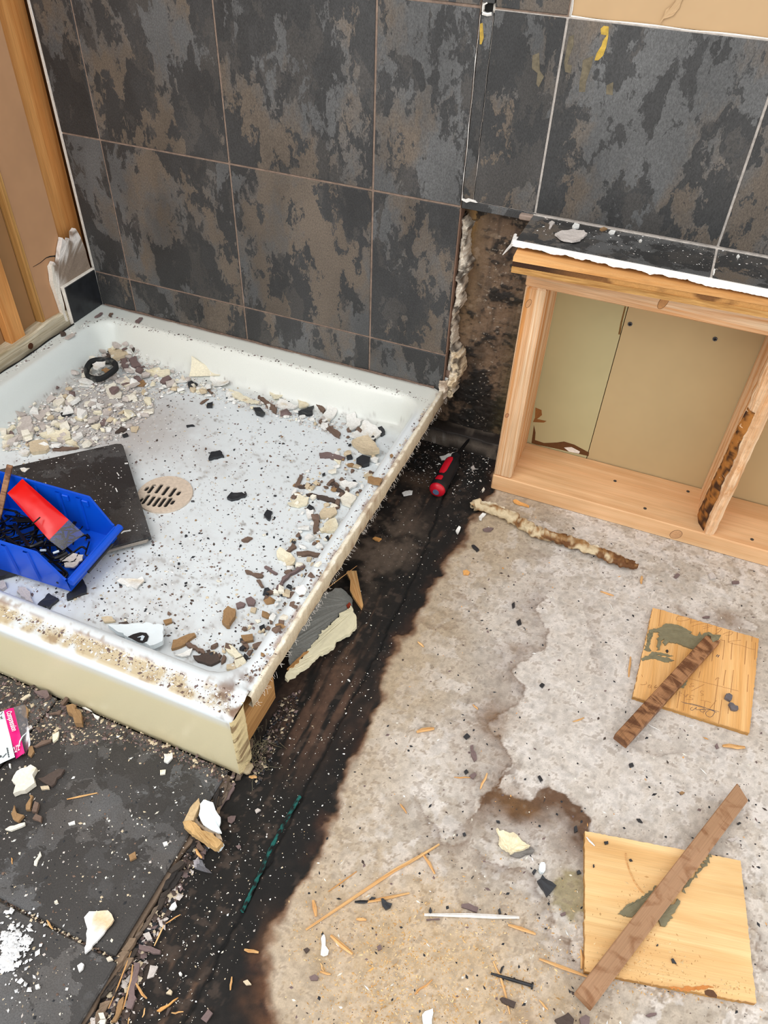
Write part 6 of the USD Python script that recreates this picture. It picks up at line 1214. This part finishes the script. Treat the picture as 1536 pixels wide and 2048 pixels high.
# ---- broken corner chunk over the tile edge
bc = Thing('corner_fragment', 'broken corner fragment of tan board with a white glazed face straddling the floor tile edge', 'board scrap')
q8 = lambda pts, z: np.array([F(u, v, z)[:2] for u, v in K(*R8, pts)])
for nm, pts, z0, t, cl, sd in (('tan_core', [(240, 560), (290, 470), (330, 380), (450, 230), (470, 320), (440, 390), (400, 470), (380, 540), (300, 545)], .012, .014, srgb(198, 172, 132), 1), ('tan_core', [(240, 560), (330, 540), (400, 560), (560, 680), (720, 790), (770, 830), (700, 910), (640, 895), (600, 860), (420, 740), (250, 610)], .012, .013, srgb(196, 160, 108), 2),
                              ('inner_face', [(400, 480), (450, 560), (620, 660), (740, 720), (760, 810), (560, 690), (400, 560)], .010, .006, srgb(190, 172, 150), 3)):
    m = slab(q8(pts, z0 + t), z0, t, rough=.0016, seed=sd); bc.part(nm, m, 'rough_col', col=spotty(verts(m), cl, .25, sd))
m = slab(q8([(470, 320), (520, 268), (560, 275), (640, 295), (670, 380), (735, 470), (715, 590), (755, 690), (700, 680), (600, 630), (500, 560), (445, 450)], .030), .018, .004, bend=.12, rough=.0002, seed=4, tilt=(-.1, .15)); bc.part('white_face', m, 'card_white')
m = slab(q8([(720, 870), (760, 825), (785, 840), (745, 910), (700, 940)], .018), .010, .005, seed=8); bc.part('white_face', m, 'card_white')

# ---- debris in the black strip
S0 = FL(-.003)
mk_items = [
 (R8, 'P', .003, 0, 'mortar_strip', MB, 'flat purplish strip behind the corner fragment', [(680, 360), (900, 60), (930, 90), (710, 420)]),
 (R8, 'B', .004, 0, 'mortar_strip', MB, 'grey-brown bar below the corner fragment', [(390, 830), (450, 790), (525, 920), (500, 950), (430, 920)]),
 (R8, 'P', .002, 0, 'mortar_chunk', 'mortar chunk', 'pinkish rounded chip in the black strip', [(835, 500), (880, 475), (945, 475), (930, 540), (880, 580), (840, 560)]),
 (R8, 'P', .003, 0, 'mortar_chunk', 'mortar chunk', 'pink chip next to a white bead below the corner fragment', [(945, 880), (1000, 865), (1015, 890), (980, 920)]),
 (R8, 'G', .003, 0, 'slate_chip', 'slate chip', 'blue-grey chip at the upper right of the corner fragment', [(1200, 400), (1240, 375), (1280, 400), (1215, 440)]),
 (R7, 'P', .005, 0, 'mortar_strip', MB, 'grooved purplish bar crossing the foot of the tile edge', [(660, 520), (780, 540), (870, 580), (860, 610), (660, 565)]),
 (R7, 'P', .005, 0, 'mortar_strip', MB, 'long purplish bar along the bottom of the black strip', [(610, 695), (670, 700), (590, 1140), (540, 1130)]),
 (R7, 'G', .003, 0, 'slate_chip', 'slate chip', 'grey chip right of the long purplish bar', [(770, 720), (845, 735), (800, 830), (740, 850)]),
 (R7, 'W', .004, .02, 'plaster_flake', PB, 'white pebble-like flake beside the tile edge', [(950, 180), (975, 135), (1010, 110), (1025, 150), (1000, 185), (970, 190)]),
 (R7, 'P', .003, 0, 'mortar_chunk', 'mortar chunk', 'pink flat chip at the bottom right of the black strip', [(1255, 1235), (1325, 1140), (1370, 1180), (1310, 1270)]),
 (R7, 'O', .003, .02, 'wood_splinter', 'wood splinter', 'tapered orange shaving at the bottom of the black strip', [(830, 1160), (870, 1125), (1040, 1030), (950, 1110), (860, 1170)]),
 (R7, 'T', .004, 0, 'mortar_chunk', 'mortar chunk', 'khaki chip right of the thin straws', [(920, 990), (960, 950), (980, 970), (970, 1005)]),
 (R7, 'W', .004, 0, 'plaster_flake', PB, 'white bead in the middle of the black strip', [(1042, 795), (1060, 782), (1075, 800), (1068, 822), (1048, 818)]),
 (R7, 'D', .003, 0, 'mortar_strip', MB, 'dark chip below the orange shaving', [(915, 1195), (940, 1130), (975, 1125), (930, 1210)]),
 (R7, 'R', .006, .02, 'wood_scrap', 'wood scrap', 'rough tan scrap at the bottom edge of the tile debris', [(390, 1270), (430, 1200), (470, 1060), (515, 1020), (500, 1130), (440, 1260)]),
 (R7, 'G', .005, 0, 'mortar_chunk', 'mortar chunk', 'grey-green lump at the bottom left debris', [(190, 1225), (240, 1215), (240, 1286), (200, 1286)]),
 (R7, 'C', .005, 0, 'mortar_chunk', 'mortar chunk', 'cream lump at the bottom left debris', [(270, 1180), (320, 1175), (340, 1235), (290, 1240)]),
 (R7, 'C', .005, 0, 'plaster_chunk', 'plaster chunk', 'cream chunk nearest the picture bottom in the debris', [(255, 1286), (290, 1245), (345, 1240), (330, 1290)]),
 (R7, 'D', .004, 0, 'mortar_chunk', 'mortar chunk', 'blue-grey shard left of the rough tan scrap', [(390, 1140), (430, 1110), (440, 1160), (400, 1175)]),
 (R7, 'G', .004, 0, 'mortar_chunk', 'mortar chunk', 'olive lump in the gritty gap beside the tile edge', [(700, 420), (760, 400), (790, 470), (740, 485)]),
 ((780, 680, 4.8), 'W', .003, 0, 'plaster_flake', PB, 'white rectangular scrap beside the screwdriver', [(475, 1115), (620, 1075), (640, 1105), (495, 1148)]),
 ((780, 680, 4.8), 'W', .003, 0, 'plaster_flake', PB, 'white oblong crumb left of the screwdriver end', [(115, 1465), (150, 1448), (218, 1445), (212, 1478), (130, 1492)]),
 ((780, 680, 4.8), 'G', .003, 0, 'mortar_chunk', 'mortar chunk', 'grey crumb right of the screwdriver handle', [(775, 1220), (805, 1200), (820, 1235), (790, 1245)]),
 ((780, 680, 4.8), 'W', .003, 0, 'plaster_flake', PB, 'small white crumb near the frame corner', [(880, 1440), (900, 1410), (912, 1430), (895, 1455)]),
 ((560, 1140, 6.4), 'W', .002, 0, 'plaster_flake', PB, 'tiny white crumb below the grey board scrap', [(860, 1400), (880, 1395), (902, 1420), (885, 1425)]),
 (R4, 'O', .003, 0, 'wood_splinter', 'wood splinter', 'orange chip in the dark gap beside the torn pan edge', [(1320, 845), (1345, 830), (1410, 850), (1380, 875)]),
 ((780, 680, 4.8), 'W', .003, .1, 'plaster_flake', PB, 'grey-white ragged flake at the edge of the black strip by the rotten strip', [(630, 1130 + 700), (660, 1090 + 700), (680, 1100 + 700), (650, 1170 + 700)]),
]
for fr, mt, t, bd, nm, cat, lab, pts in mk_items: flake(fr, pts, mt, t, nm, lab, cat, S0, bend=bd, dz=.0008)
for pts, r, lab in (([(590, 590), (370, 1140)], .0010, 'long thin straw beside the tile edge at the bottom'), ([(605, 720), (590, 860), (510, 1150)], .0014, 'straw lying along the long purplish bar'), ([(635, 900), (740, 1045)], .0016, 'short orange splinter right of the long purplish bar'), ([(905, 340), (810, 540)], .0012, 'straw above the grooved purplish bar'), ([(1062, 238), (920, 325)], .0010, 'straw pointing at the white pebble-like flake'), ([(720, 1135), (695, 1225)], .0010, 'short straw at the bottom of the black strip'), ([(975, 1180), (1090, 1170)], .0010, 'level straw at the bottom of the black strip'), ([(570, 1225), (560, 1290)], .0009, 'straw at the bottom edge below the purplish bar')):
    splinter(K(*R7, pts), r, lab, surf=FL(.001))
splinter(K(0, 1500, 2, [(978, 800), (1035, 812)]), .0022, 'orange splinter by the brown edge of the black strip', surf=S0)
splinter(K(0, 1500, 2, [(928, 908), (922, 962)]), .0014, 'upright splinter low in the black strip', surf=S0)
flake((0, 1500, 2), [(972, 925), (990, 918), (1005, 938), (985, 940)], 'T', .003, 'mortar_chunk', 'tan crumb right of the upright splinter', 'mortar chunk', S0)
tri = np.array([F(u, v, .008)[:2] for u, v in K(*R8, [(370, 1060), (430, 1040), (490, 1050), (620, 1230), (500, 1195), (390, 1160)])]); m = slab(tri, .0, .002, rough=.0002, bend=.1, seed=3); single('plastic_shard', m, 'clear_film', 'clear plastic triangle below the corner fragment', 'plastic shard')
splinter(K(*R8, [(415, 930), (440, 990), (495, 1050)]), .0022, 'yellow sliver behind the clear plastic triangle', surf=FL(.002))
splinter(K(400, 1330, 6.4, [(630, 1440), (730, 1450)]), .0028, 'orange stub beside the tail of the pan apron', surf=S0)
# teal corroded wire in the seam
p = [F(u, v, -.0015) for u, v in ((600, 1592), (588, 1612), (572, 1640), (556, 1668), (540, 1700), (526, 1732), (512, 1762), (497, 1795), (484, 1822))]
tt = np.linspace(0, 8, 60); pp = make_interp_spline(np.arange(9), np.array(p), k=3)(tt); pp[:, 2] -= .0026 * meshkit.noise(np.c_[tt * 3, tt * 0, tt * 0 + 4], 6); m = tube(pp, .0019 + .0014 * meshkit.noise(np.c_[tt * 9, tt * 0, tt * 0], 2), 9); nn = fb(m.vertices, 220, 3, 4); single('corroded_wire', m, 'rough_col', col=mix(np.broadcast_to(srgb(20, 92, 86), (len(nn), 3)), np.broadcast_to(srgb(12, 14, 14), (len(nn), 3)), sst(.46, .56, nn)), label='corroded teal wire lying in the seam of the black strip', cat='wire')
p = [F(u, v, -.0035) for u, v in ((930, 905), (905, 980), (880, 1050), (830, 1160), (790, 1240), (740, 1335), (690, 1430))]
stuff('black_strip_crumbs', [(800, 900), (985, 900), (980, 985), (880, 1130), (780, 1300), (640, 1660), (520, 1850), (400, 2048), (240, 2048), (300, 1880), (500, 1580), (620, 1380), (740, 1100)], 1100, (.0004, .0015), ['W', 'W', 'C', 'G', 'T'], 51, 'white crumbs scattered over the black strip', 'crumbs', S0)
stuff('seam_rubble', [(380, 1690), (420, 1690), (300, 1900), (250, 2048), (190, 2048), (250, 1930)], 700, (.0012, .0050), ['D', 'D', 'K', 'P', 'T', 'G'], 52, 'dark rubble in the gap along the floor tile edge', 'rubble', S0, .6)
stuff('pan_edge_rubble', [(495, 1545), (560, 1400), (600, 1380), (590, 1440), (540, 1520), (520, 1570)], 420, (.001, .0038), ['D', 'P', 'D', 'K', 'T'], 53, 'dark crumbs around the support block', 'rubble', S0, .6)
stuff('recess_crumbs', [(840, 860), (985, 895), (985, 950), (900, 1000), (820, 960)], 500, (.0008, .0034), ['K', 'D', 'W', 'G', 'D'], 54, 'wet black crumbs around the screwdriver', 'crumbs', S0, .6)
# torn glass-fibre hairs hanging under the front corner
r_ = np.random.default_rng(77); segs = []
for k in range(90):
    u, v_ = r_.normal((515, 1500), (12, 28)); p = F(u, v_, .002 + .03 * r_.random()); a = r_.uniform(0, 6.28); L = r_.uniform(.006, .022)
    d = np.array([math.cos(a), math.sin(a), r_.uniform(-.4, .5)]); segs.append(tube([p, p + d * L * .5 + r_.normal(0, .002, 3), p + d * L], .00022, 3, False))
m = trimesh.util.concatenate(segs); m.vertices[:, 2] = np.maximum(m.vertices[:, 2], .0004); single('fibre_tangle', m, 'mortar_green', 'tangle of pale glass-fibre hairs beside the front right corner of the pan', 'fibres', kind='stuff')

# ---- on the concrete
Z0 = FL(.0)
splinter(K(*R9, [(60, 925), (500, 630), (960, 320), (1230, 170), (1425, 50)]), .0024, 'longest wood splinter lying across the concrete')
splinter(K(*R9, [(290, 530), (420, 440), (580, 325)]), .0012, 'thin straw splinter above the longest one')
splinter(K(*R9, [(690, 640), (840, 610), (1120, 548)]), .0022, 'pale end of a burnt matchstick-like splinter on the concrete')
splinter(K(*R9, [(560, 640), (700, 635)]), .0022, 'burnt dark head of the matchstick-like splinter', mat='black_slate')
splinter(K(*R9, [(315, 985), (430, 1090), (540, 1175)]), .0032, 'orange flat splinter near the black strip')
splinter(K(*R9, [(135, 625), (150, 700), (165, 790)]), .0030, 'cream curled splinter under the longest one')
splinter(K(*R9, [(575, 815), (680, 825)]), .0022, 'stubby straw on the concrete')
splinter(K(*R9, [(210, 1265), (245, 1350)]), .0012, 'small crossed splinter low on the concrete, upright piece')
splinter(K(*R9, [(205, 1350), (315, 1378)]), .0016, 'small crossed splinter low on the concrete, level piece')
splinter(K(*R10, [(100, 288), (160, 370), (210, 465)]), .0024, 'orange bent splinter under the tip of the longest one')
splinter(K(*R10, [(120, 815), (500, 820), (700, 830), (930, 838)]), .0030, 'long white-painted splinter on the concrete', mat='caulk')
splinter(K(*R10, [(835, 900), (950, 935), (1070, 980)]), .0026, 'shorter splinter with white paint right of the long white one', mat='splinter')
splinter(K(*R10, [(708, 1210), (770, 1340), (810, 1480), (850, 1660)]), .0016, 'straw lying across the rusty nail')
splinter(K(*R10, [(1100, 1190), (1300, 1265), (1520, 1345)]), .0024, 'pale stick pointing at the end of the tan stick', mat='splinter')
splinter(K(*R10, [(1455, 1110), (1465, 1190), (1460, 1275)]), .0022, 'upright splinter against the pale plywood')
splinter(K(*R10, [(40, 1490), (190, 1365)]), .0013, 'orange straw in the sawdust')
splinter(K(*R10, [(1100, 1540), (1175, 1620)]), .0016, 'tan sliver left of the end of the tan stick')
splinter(K(768, 1150, 2, [(280, 810), (345, 812)]), .0012, 'level straw in the middle of the concrete')
splinter(K(768, 1150, 2, [(412, 795), (385, 858)]), .0018, 'orange splinter beside the dark tide line')
splinter(K(768, 1150, 2, [(130, 632), (200, 618)]), .0034, 'wide orange chip in the upper middle of the concrete')
splinter(K(768, 1150, 2, [(755, 588), (800, 572)]), .0014, 'small orange sliver left of the striped stick')
splinter(K(768, 1150, 2, [(865, 68), (918, 85)]), .0020, 'orange sliver above the pencil-marked plywood')
splinter(K(768, 1150, 2, [(1030, 8), (1028, 38)]), .0026, 'short orange chip near the frame')
splinter(K(768, 1150, 2, [(985, 330), (978, 410)]), .0020, 'pale splinter left of the pencil-marked plywood')
splinter(K(768, 1150, 2, [(1352, 688), (1440, 694)]), .0036, 'orange wood chip below the pencil-marked plywood')
splinter(K(768, 1150, 2, [(1055, 598), (1105, 625)]), .0010, 'white sliver beside the end of the striped stick', mat='caulk')
splinter(K(768, 1150, 2, [(65, 918), (90, 955)]), .0016, 'tan sliver at the left of the concrete')
splinter(K(768, 1150, 2, [(135, 270), (158, 290)]), .0022, 'orange chip by the upper tide line')
splinter(K(768, 1150, 2, [(355, 520), (375, 540)]), .0016, 'orange crumb-like sliver on the brown patch')
splinter(K(768, 1150, 2, [(900, 115), (915, 140)]), .0010, 'white sliver near the frame', mat='caulk')
splinter(K(768, 1150, 2, [(1265, 775), (1290, 800)]), .0012, 'white double sliver above the tan stick', mat='caulk')
splinter(K(*R11, [(195, 425), (255, 490)]), .0016, 'white splinter on the upper left corner of the pale plywood', mat='caulk', surf=FL(T2))
cn = [
 (R9, 'K', .004, .02, 'slate_chip', 'slate chip', 'grey-black triangular chip touching the matchstick-like splinter', [(830, 600), (850, 595), (945, 650), (925, 690), (880, 712), (845, 670)]),
 (R9, 'K', .003, .02, 'slate_chip', 'slate chip', 'black chip above the matchstick-like splinter', [(708, 610), (735, 580), (775, 590), (760, 608)]),
 (R9, 'P', .004, 0, 'mortar_chunk', 'mortar chunk', 'purple chip with a white speck in the lower concrete', [(790, 1090), (820, 1068), (840, 1110), (800, 1130)]),
 (R9, 'D', .004, 0, 'mortar_chunk', 'mortar chunk', 'dark chip left of the foil-like strip', [(35, 1120), (75, 1100), (100, 1120), (65, 1155)]),
 (R9, 'P', .004, 0, 'mortar_chunk', 'mortar chunk', 'dark purple crumb at the lower left of the concrete', [(95, 1400), (150, 1375), (190, 1400), (180, 1434), (110, 1434)]),
 (R10, 'K', .004, .02, 'slate_chip', 'slate chip', 'dark square slate chip with pale edges near the pale plywood', [(1085, 520), (1130, 465), (1250, 560), (1170, 655)]),
 (R10, 'P', .004, 0, 'mortar_strip', MB, 'purplish bar above the long white splinter', [(440, 715), (500, 710), (585, 745), (570, 785), (440, 740)]),
 (R10, 'P', .003, 0, 'mortar_strip', MB, 'thin purplish bar under the left end of the white splinter', [(140, 845), (250, 835), (255, 848), (145, 856)]),
 (R10, 'D', .005, 0, 'mortar_strip', MB, 'dark purple bar under the straw below the nail', [(770, 1520), (790, 1510), (905, 1555), (890, 1600), (790, 1550)]),
 (R10, 'D', .007, .02, 'mortar_chunk', 'mortar chunk', 'dark layered chunk at the bottom, left of the end of the tan stick', [(1240, 1700), (1350, 1640), (1400, 1700), (1390, 1760), (1290, 1760)]),
 (R10, 'P', .006, .02, 'mortar_chunk', 'mortar chunk', 'purplish chunk under the end of the tan stick', [(1450, 1690), (1500, 1660), (1536, 1680), (1530, 1741), (1460, 1741)]),
 (R10, 'K', .003, 0, 'slate_chip', 'slate chip', 'black chip left of the white capsule', [(1045, 440), (1065, 415), (1082, 430), (1060, 465)]),
 (R10, 'K', .003, 0, 'slate_chip', 'slate chip', 'black elongated chip at the corner of the pale plywood', [(1400, 60), (1420, 45), (1432, 95), (1405, 105)]),
 (R10, 'K', .003, 0, 'slate_chip', 'slate chip', 'black chip beside the olive stain', [(1425, 435), (1445, 425), (1462, 455), (1432, 462)]),
 (R10, 'P', .003, 0, 'mortar_chunk', 'mortar chunk', 'purple chip in the olive stain below the dark square', [(1285, 800), (1325, 780), (1332, 805), (1295, 818)]),
 (R10, 'K', .003, 0, 'slate_chip', 'slate chip', 'black chip above the left of the white splinter', [(160, 770), (172, 740), (188, 775), (175, 800)]),
 (R10, 'K', .003, 0, 'slate_chip', 'slate chip', 'black chip above the middle of the white splinter', [(752, 765), (765, 752), (778, 795), (762, 800)]),
 (R10, 'K', .003, 0, 'slate_chip', 'slate chip', 'black chip above the cream torn lump', [(735, 0), (765, 5), (768, 25), (742, 18)]),
 (R10, 'K', .003, 0, 'slate_chip', 'slate chip', 'black square chip left of the cream torn lump', [(450, 112), (470, 105), (480, 130), (460, 136)]),
 ((768, 1150, 2), 'P', .003, 0, 'mortar_strip', MB, 'two-part purplish strip in the left of the concrete', [(345, 682), (358, 678), (372, 735), (362, 745), (348, 715)]),
 ((768, 1150, 2), 'P', .003, 0, 'mortar_chunk', 'mortar chunk', 'grey chip beside the level straw', [(342, 802), (362, 788), (370, 798), (356, 815)]),
 ((768, 1150, 2), 'K', .003, 0, 'slate_chip', 'slate chip', 'black chip left of the level straw', [(320, 785), (330, 776), (338, 788), (326, 796)]),
 ((768, 1150, 2), 'K', .003, 0, 'slate_chip', 'slate chip', 'black chip inside the pale patch', [(622, 440), (632, 430), (644, 438), (634, 450)]),
 ((768, 1150, 2), 'K', .003, 0, 'slate_chip', 'slate chip', 'dark chip at the top of the brown tide line', [(530, 185), (545, 175), (550, 195), (538, 200)]),
 ((768, 1150, 2), 'K', .003, 0, 'slate_chip', 'slate chip', 'black chip near the top of the concrete', [(512, 115), (522, 108), (524, 126), (514, 132)]),
 ((768, 1150, 2), 'K', .003, 0, 'slate_chip', 'slate chip', 'grey-black chip on the brown patch', [(318, 645), (332, 632), (345, 645), (330, 656)]),
 ((768, 1150, 2), 'K', .003, 0, 'slate_chip', 'slate chip', 'black oval chip below the dark tide line', [(615, 805), (625, 800), (636, 820), (626, 826)]),
 ((768, 1150, 2), 'K', .003, 0, 'slate_chip', 'slate chip', 'black flake below the striped stick', [(980, 755), (995, 750), (1000, 764), (986, 768)]),
 ((768, 1150, 2), 'P', .003, 0, 'mortar_chunk', 'mortar chunk', 'purple chip left of the orange wood chip', [(1325, 680), (1332, 672), (1340, 690), (1332, 694)]),
 ((768, 600, 2), 'P', .003, 0, 'mortar_chunk', 'mortar chunk', 'purplish flake under the rotten strip', [(395, 915), (415, 908), (438, 912), (425, 924), (400, 922)]),
 ((768, 600, 2), 'K', .003, 0, 'slate_chip', 'slate chip', 'black sliver by the edge of the black strip', [(350, 980), (360, 978), (382, 998), (372, 1005)]),
 ((768, 600, 2), 'O', .003, 0, 'wood_splinter', 'wood splinter', 'orange square chip near the edge of the black strip', [(316, 1082), (330, 1078), (344, 1088), (338, 1098), (318, 1096)]),
 ((768, 600, 2), 'P', .003, 0, 'mortar_chunk', 'mortar chunk', 'purple flake right of centre before the frame', [(1160, 1105), (1175, 1092), (1185, 1098), (1170, 1112)]),
 ((768, 600, 2), 'P', .003, 0, 'mortar_chunk', 'mortar chunk', 'oblong purple chip at the right before the frame', [(1392, 1124), (1420, 1122), (1422, 1132), (1396, 1134)]),
 ((768, 600, 2), 'G', .003, 0, 'mortar_chunk', 'mortar chunk', 'grey crumpled flake before the frame', [(1298, 1095), (1315, 1088), (1330, 1110), (1308, 1115)]),
 (RA, 'P', .002, 0, 'mortar_chunk', 'mortar chunk', 'dark flake above the pencil-marked plywood', [(800, 155), (840, 138), (895, 140), (890, 165), (820, 165)]),
 (R11, 'P', .003, .02, 'mortar_chunk', 'mortar chunk', 'dark leaf-shaped chip below the pale plywood', [(635, 1735), (665, 1718), (710, 1718), (712, 1732), (660, 1748)]),
 (R11, 'K', .003, .02, 'slate_chip', 'slate chip', 'black pointed chip left above the pale plywood', [(105, 350), (118, 335), (130, 375), (112, 385)]),
 (R11, 'K', .003, .02, 'slate_chip', 'slate chip', 'dark grey chip on the concrete above the tan stick', [(565, 285), (590, 285), (610, 315), (585, 305)]),
 (R11, 'G', .003, .02, 'mortar_chunk', 'mortar chunk', 'olive triangular chip right of the tan stick', [(1235, 438), (1310, 430), (1268, 455)]),
 (R11, 'K', .003, .02, 'slate_chip', 'slate chip', 'black chip right of the tan stick', [(1310, 318), (1325, 308), (1338, 318), (1322, 326)]),
 (R11, 'R', .003, .02, 'wood_scrap', 'wood scrap', 'brown pebble above the tan stick', [(882, 92), (900, 82), (922, 92), (905, 104)]),
]
for fr, mt, t, bd, nm, cat, lab, pts in cn: flake(fr, pts, mt, t, nm, lab, cat, Z0, bend=bd, dz=.0010)
for pts, lab in (([(325, 455), (355, 450), (357, 470), (335, 475)], 'black square chip on the pale plywood'), ([(510, 585), (525, 580), (537, 598), (520, 600)], 'small grey chip at the tip of the reddish fibre'), ([(820, 1320), (835, 1315), (862, 1355), (830, 1350)], 'blue-grey chip on the lower part of the pale plywood'), ([(244, 625), (252, 618), (256, 640), (248, 645)], 'black oval chip at the left of the pale plywood'), ([(712, 1218), (722, 1208), (726, 1220), (718, 1226)], 'black chip just under the tan stick on the pale plywood')):
    flake(R11, pts, 'K', .002, 'slate_chip', lab, 'slate chip', FL(T2), dz=.0003)
for pts, lab in (([(1215, 350), (1230, 305), (1270, 298), (1312, 325), (1305, 370), (1285, 392)], 'upper dark grey pebble on the pencil-marked plywood'), ([(1265, 430), (1280, 410), (1310, 420), (1340, 455), (1380, 465), (1385, 505), (1350, 512), (1300, 500)], 'lower two-lobed dark pebble on the pencil-marked plywood')):
    q = np.array([F(u, v, T1 + .005) for u, v in K(*RB, pts)]); m = slab(q[:, :2], T1 + .0002, .006, rough=.001, seed=len(names)); m.vertices[:, 2] -= .25 * np.maximum(0, np.hypot(*(m.vertices[:, :2] - q[:, :2].mean(0)).T) - .004) * (m.vertices[:, 2] > T1 + .003); single('grey_pebble', m, 'rough_col', lab, 'pebble', col=spotty(m.vertices, srgb(104, 98, 100), .2))
flake(RA, [(330, 580), (350, 570), (365, 590), (350, 610)], 'K', .002, 'slate_chip', 'dark chip on the mortar side of the pencil-marked plywood', 'slate chip', FL(T1), dz=.0003)
# cream torn paper lump
pts = [(740, 70), (770, 95), (800, 85), (850, 110), (880, 100), (920, 130), (960, 180), (1025, 220), (970, 250), (920, 260), (870, 285), (800, 230), (765, 190), (770, 150)]
q = np.array([F(u, v, .010)[:2] for u, v in K(*R10, pts)]); m = slab(q, .001, .008, step=.004, rough=.0022, bend=.05, seed=9); tp_ = Thing('torn_paper_lump', 'crumpled cream lump of torn wallboard paper with a grey foot', 'paper scrap'); tp_.part('paper', m, 'rough_col', col=spotty(verts(m), srgb(236, 224, 190), .2, 3))
q = np.array([F(u, v, .005)[:2] for u, v in K(*R10, [(870, 285), (920, 262), (970, 250), (1020, 225), (1065, 250), (1040, 285), (990, 290), (940, 318), (860, 300)])]); m = slab(q, .0006, .005, step=.004, rough=.002, seed=10); tp_.part('grey_foot', m, 'rough_col', col=spotty(verts(m), srgb(120, 116, 112), .35, 4))
# white capsule, foil strip, white cup fragment, nail
m = slab(np.array([F(u, v, .006)[:2] for u, v in K(*R10, [(1105, 380), (1120, 362), (1145, 362), (1156, 385), (1155, 430), (1140, 450), (1115, 448), (1100, 425)])]), .0006, .006, rough=.0003, seed=3); m.vertices[:, 2] += .0012 * (m.vertices[:, 2] > .004) * (1 - (np.hypot(*(m.vertices[:, :2] - m.vertices[:, :2].mean(0)).T) / .012) ** 2); single('white_plug', m, 'card_white', 'small white plastic plug beside the dark square slate chip', 'plug')
flake(R9, [(215, 1010), (235, 970), (250, 975), (262, 1010), (262, 1080), (295, 1130), (285, 1180), (240, 1195), (210, 1180), (215, 1120), (222, 1070)], 'W', .002, 'foil_strip', 'bluish white bone-shaped scrap near the black strip', 'scrap', Z0, bend=.06)
m = slab(np.array([F(u, v, .008)[:2] for u, v in K(*R10, [(105, 1655), (130, 1625), (195, 1605), (200, 1640), (188, 1700), (190, 1760), (120, 1760), (108, 1700)])]), .0008, .003, rough=.0002, bend=.12, seed=5); single('plastic_fragment', m, 'card_white', 'white curved plastic fragment at the bottom edge', 'plastic fragment')
na, nb = F(*K(*R10, [(690, 1310)])[0], .003), F(*K(*R10, [(1035, 1412)])[0], .003); nl = Thing('rusty_nail', 'dark nail on the sawdust-covered concrete', 'nail')
nl.part('shank', tube([na, na + (nb - na) * .5, nb], [.0014, .0022, .0022], 8), 'black_slate'); d = (nb - na) / np.linalg.norm(nb - na); nl.part('head', tube([nb, nb + d * .002], .0042, 12), 'black_slate')
splinter(K(*R10, [(800, 1250), (770, 1310)]), .0014, 'dark sliver standing off the nail', mat='black_slate')
# specks and sawdust
cpoly = [(985, 1000), (1536, 1140), (1536, 2048), (560, 2048), (560, 1900), (700, 1560), (800, 1330), (900, 1140)]
stuff('concrete_grit', cpoly, 1500, (.0004, .0022), ['K', 'K', 'D', 'P', 'K'], 61, 'black grit scattered over the concrete', 'grit', Z0, .5, 2.0)
stuff('pale_grit', cpoly, 500, (.0004, .0017), ['W', 'C', 'C', 'O'], 62, 'white and straw specks scattered over the concrete', 'grit', Z0, .4, 3.0)
r_ = np.random.default_rng(63); sp = np.vstack([r_.normal((860, 1950), (150, 85), (4200, 2)), r_.normal((1290, 1940), (60, 26), (260, 2)), r_.normal((1280, 1850), (22, 42), (240, 2)), r_.normal((1420, 1985), (70, 10), (160, 2))]); sp = sp[(sp[:, 0] > 570) & (sp[:, 1] < 2060)]
q = np.array([F(u, v, .0) for u, v in sp]); on2 = shapely.contains_xy(Polygon(q2), q[:, 0], q[:, 1]); q[on2, 2] = T2
(v, f), c = crumbs(len(q), q, (.0004, .0012), np.array([srgb(208, 168, 112), srgb(190, 148, 94), srgb(220, 190, 142)]), 63, .4, 3.0); single('sawdust', (v, f), 'crumb', 'sawdust sprinkled over the concrete and the lower plywood', 'sawdust', kind='stuff', col=np.clip(c, 0, .9))
# ---- on the tiled ledge
RL = (1020, 420, 2.977)
flake(RL, [(268, 145), (310, 125), (370, 118), (440, 130), (458, 148), (420, 178), (370, 190), (320, 182)], 'G', .004, 'mortar_flake', 'grey mortar flake lying on the tiled ledge', 'mortar flake', FL(zl), bend=.04)
for k, (pts, mt, lab) in enumerate((([(370, 95), (385, 75), (415, 85), (412, 100), (380, 108)], 'W', 'white lump behind the grey flake on the ledge'), ([(588, 128), (600, 118), (630, 122), (622, 135), (600, 137)], 'W', 'white crumb in the middle of the ledge'), ([(535, 110), (560, 100), (580, 108), (550, 118)], 'R', 'tan crumb on the ledge against the wall'), ([(1350, 270), (1360, 262), (1370, 275), (1358, 282)], 'W', 'white crumb on the right ledge tile'), ([(768, 178), (780, 172), (788, 180), (776, 186)], 'W', 'small white crumb right of the middle of the ledge'), ([(232, 102), (248, 62), (258, 66), (240, 106)], 'G', 'pale stick-like scrap at the left end of the ledge'), ([(1210, 375), (1218, 348), (1225, 352), (1216, 380)], 'W', 'white stick-like crumb by the ledge joint'))):
    flake(RL, pts, mt, .003, 'ledge_crumb', lab, 'crumb', FL(zl), dz=.0002)
stuff('ledge_dust', K(*RL, [(100, 130), (180, 30), (1220, 220), (1530, 290), (1530, 400), (1150, 350)]), 260, (.0004, .0020), ['W', 'W', 'G'], 71, 'white crumbs and dust on the tiled ledge', 'crumbs', FL(zl))
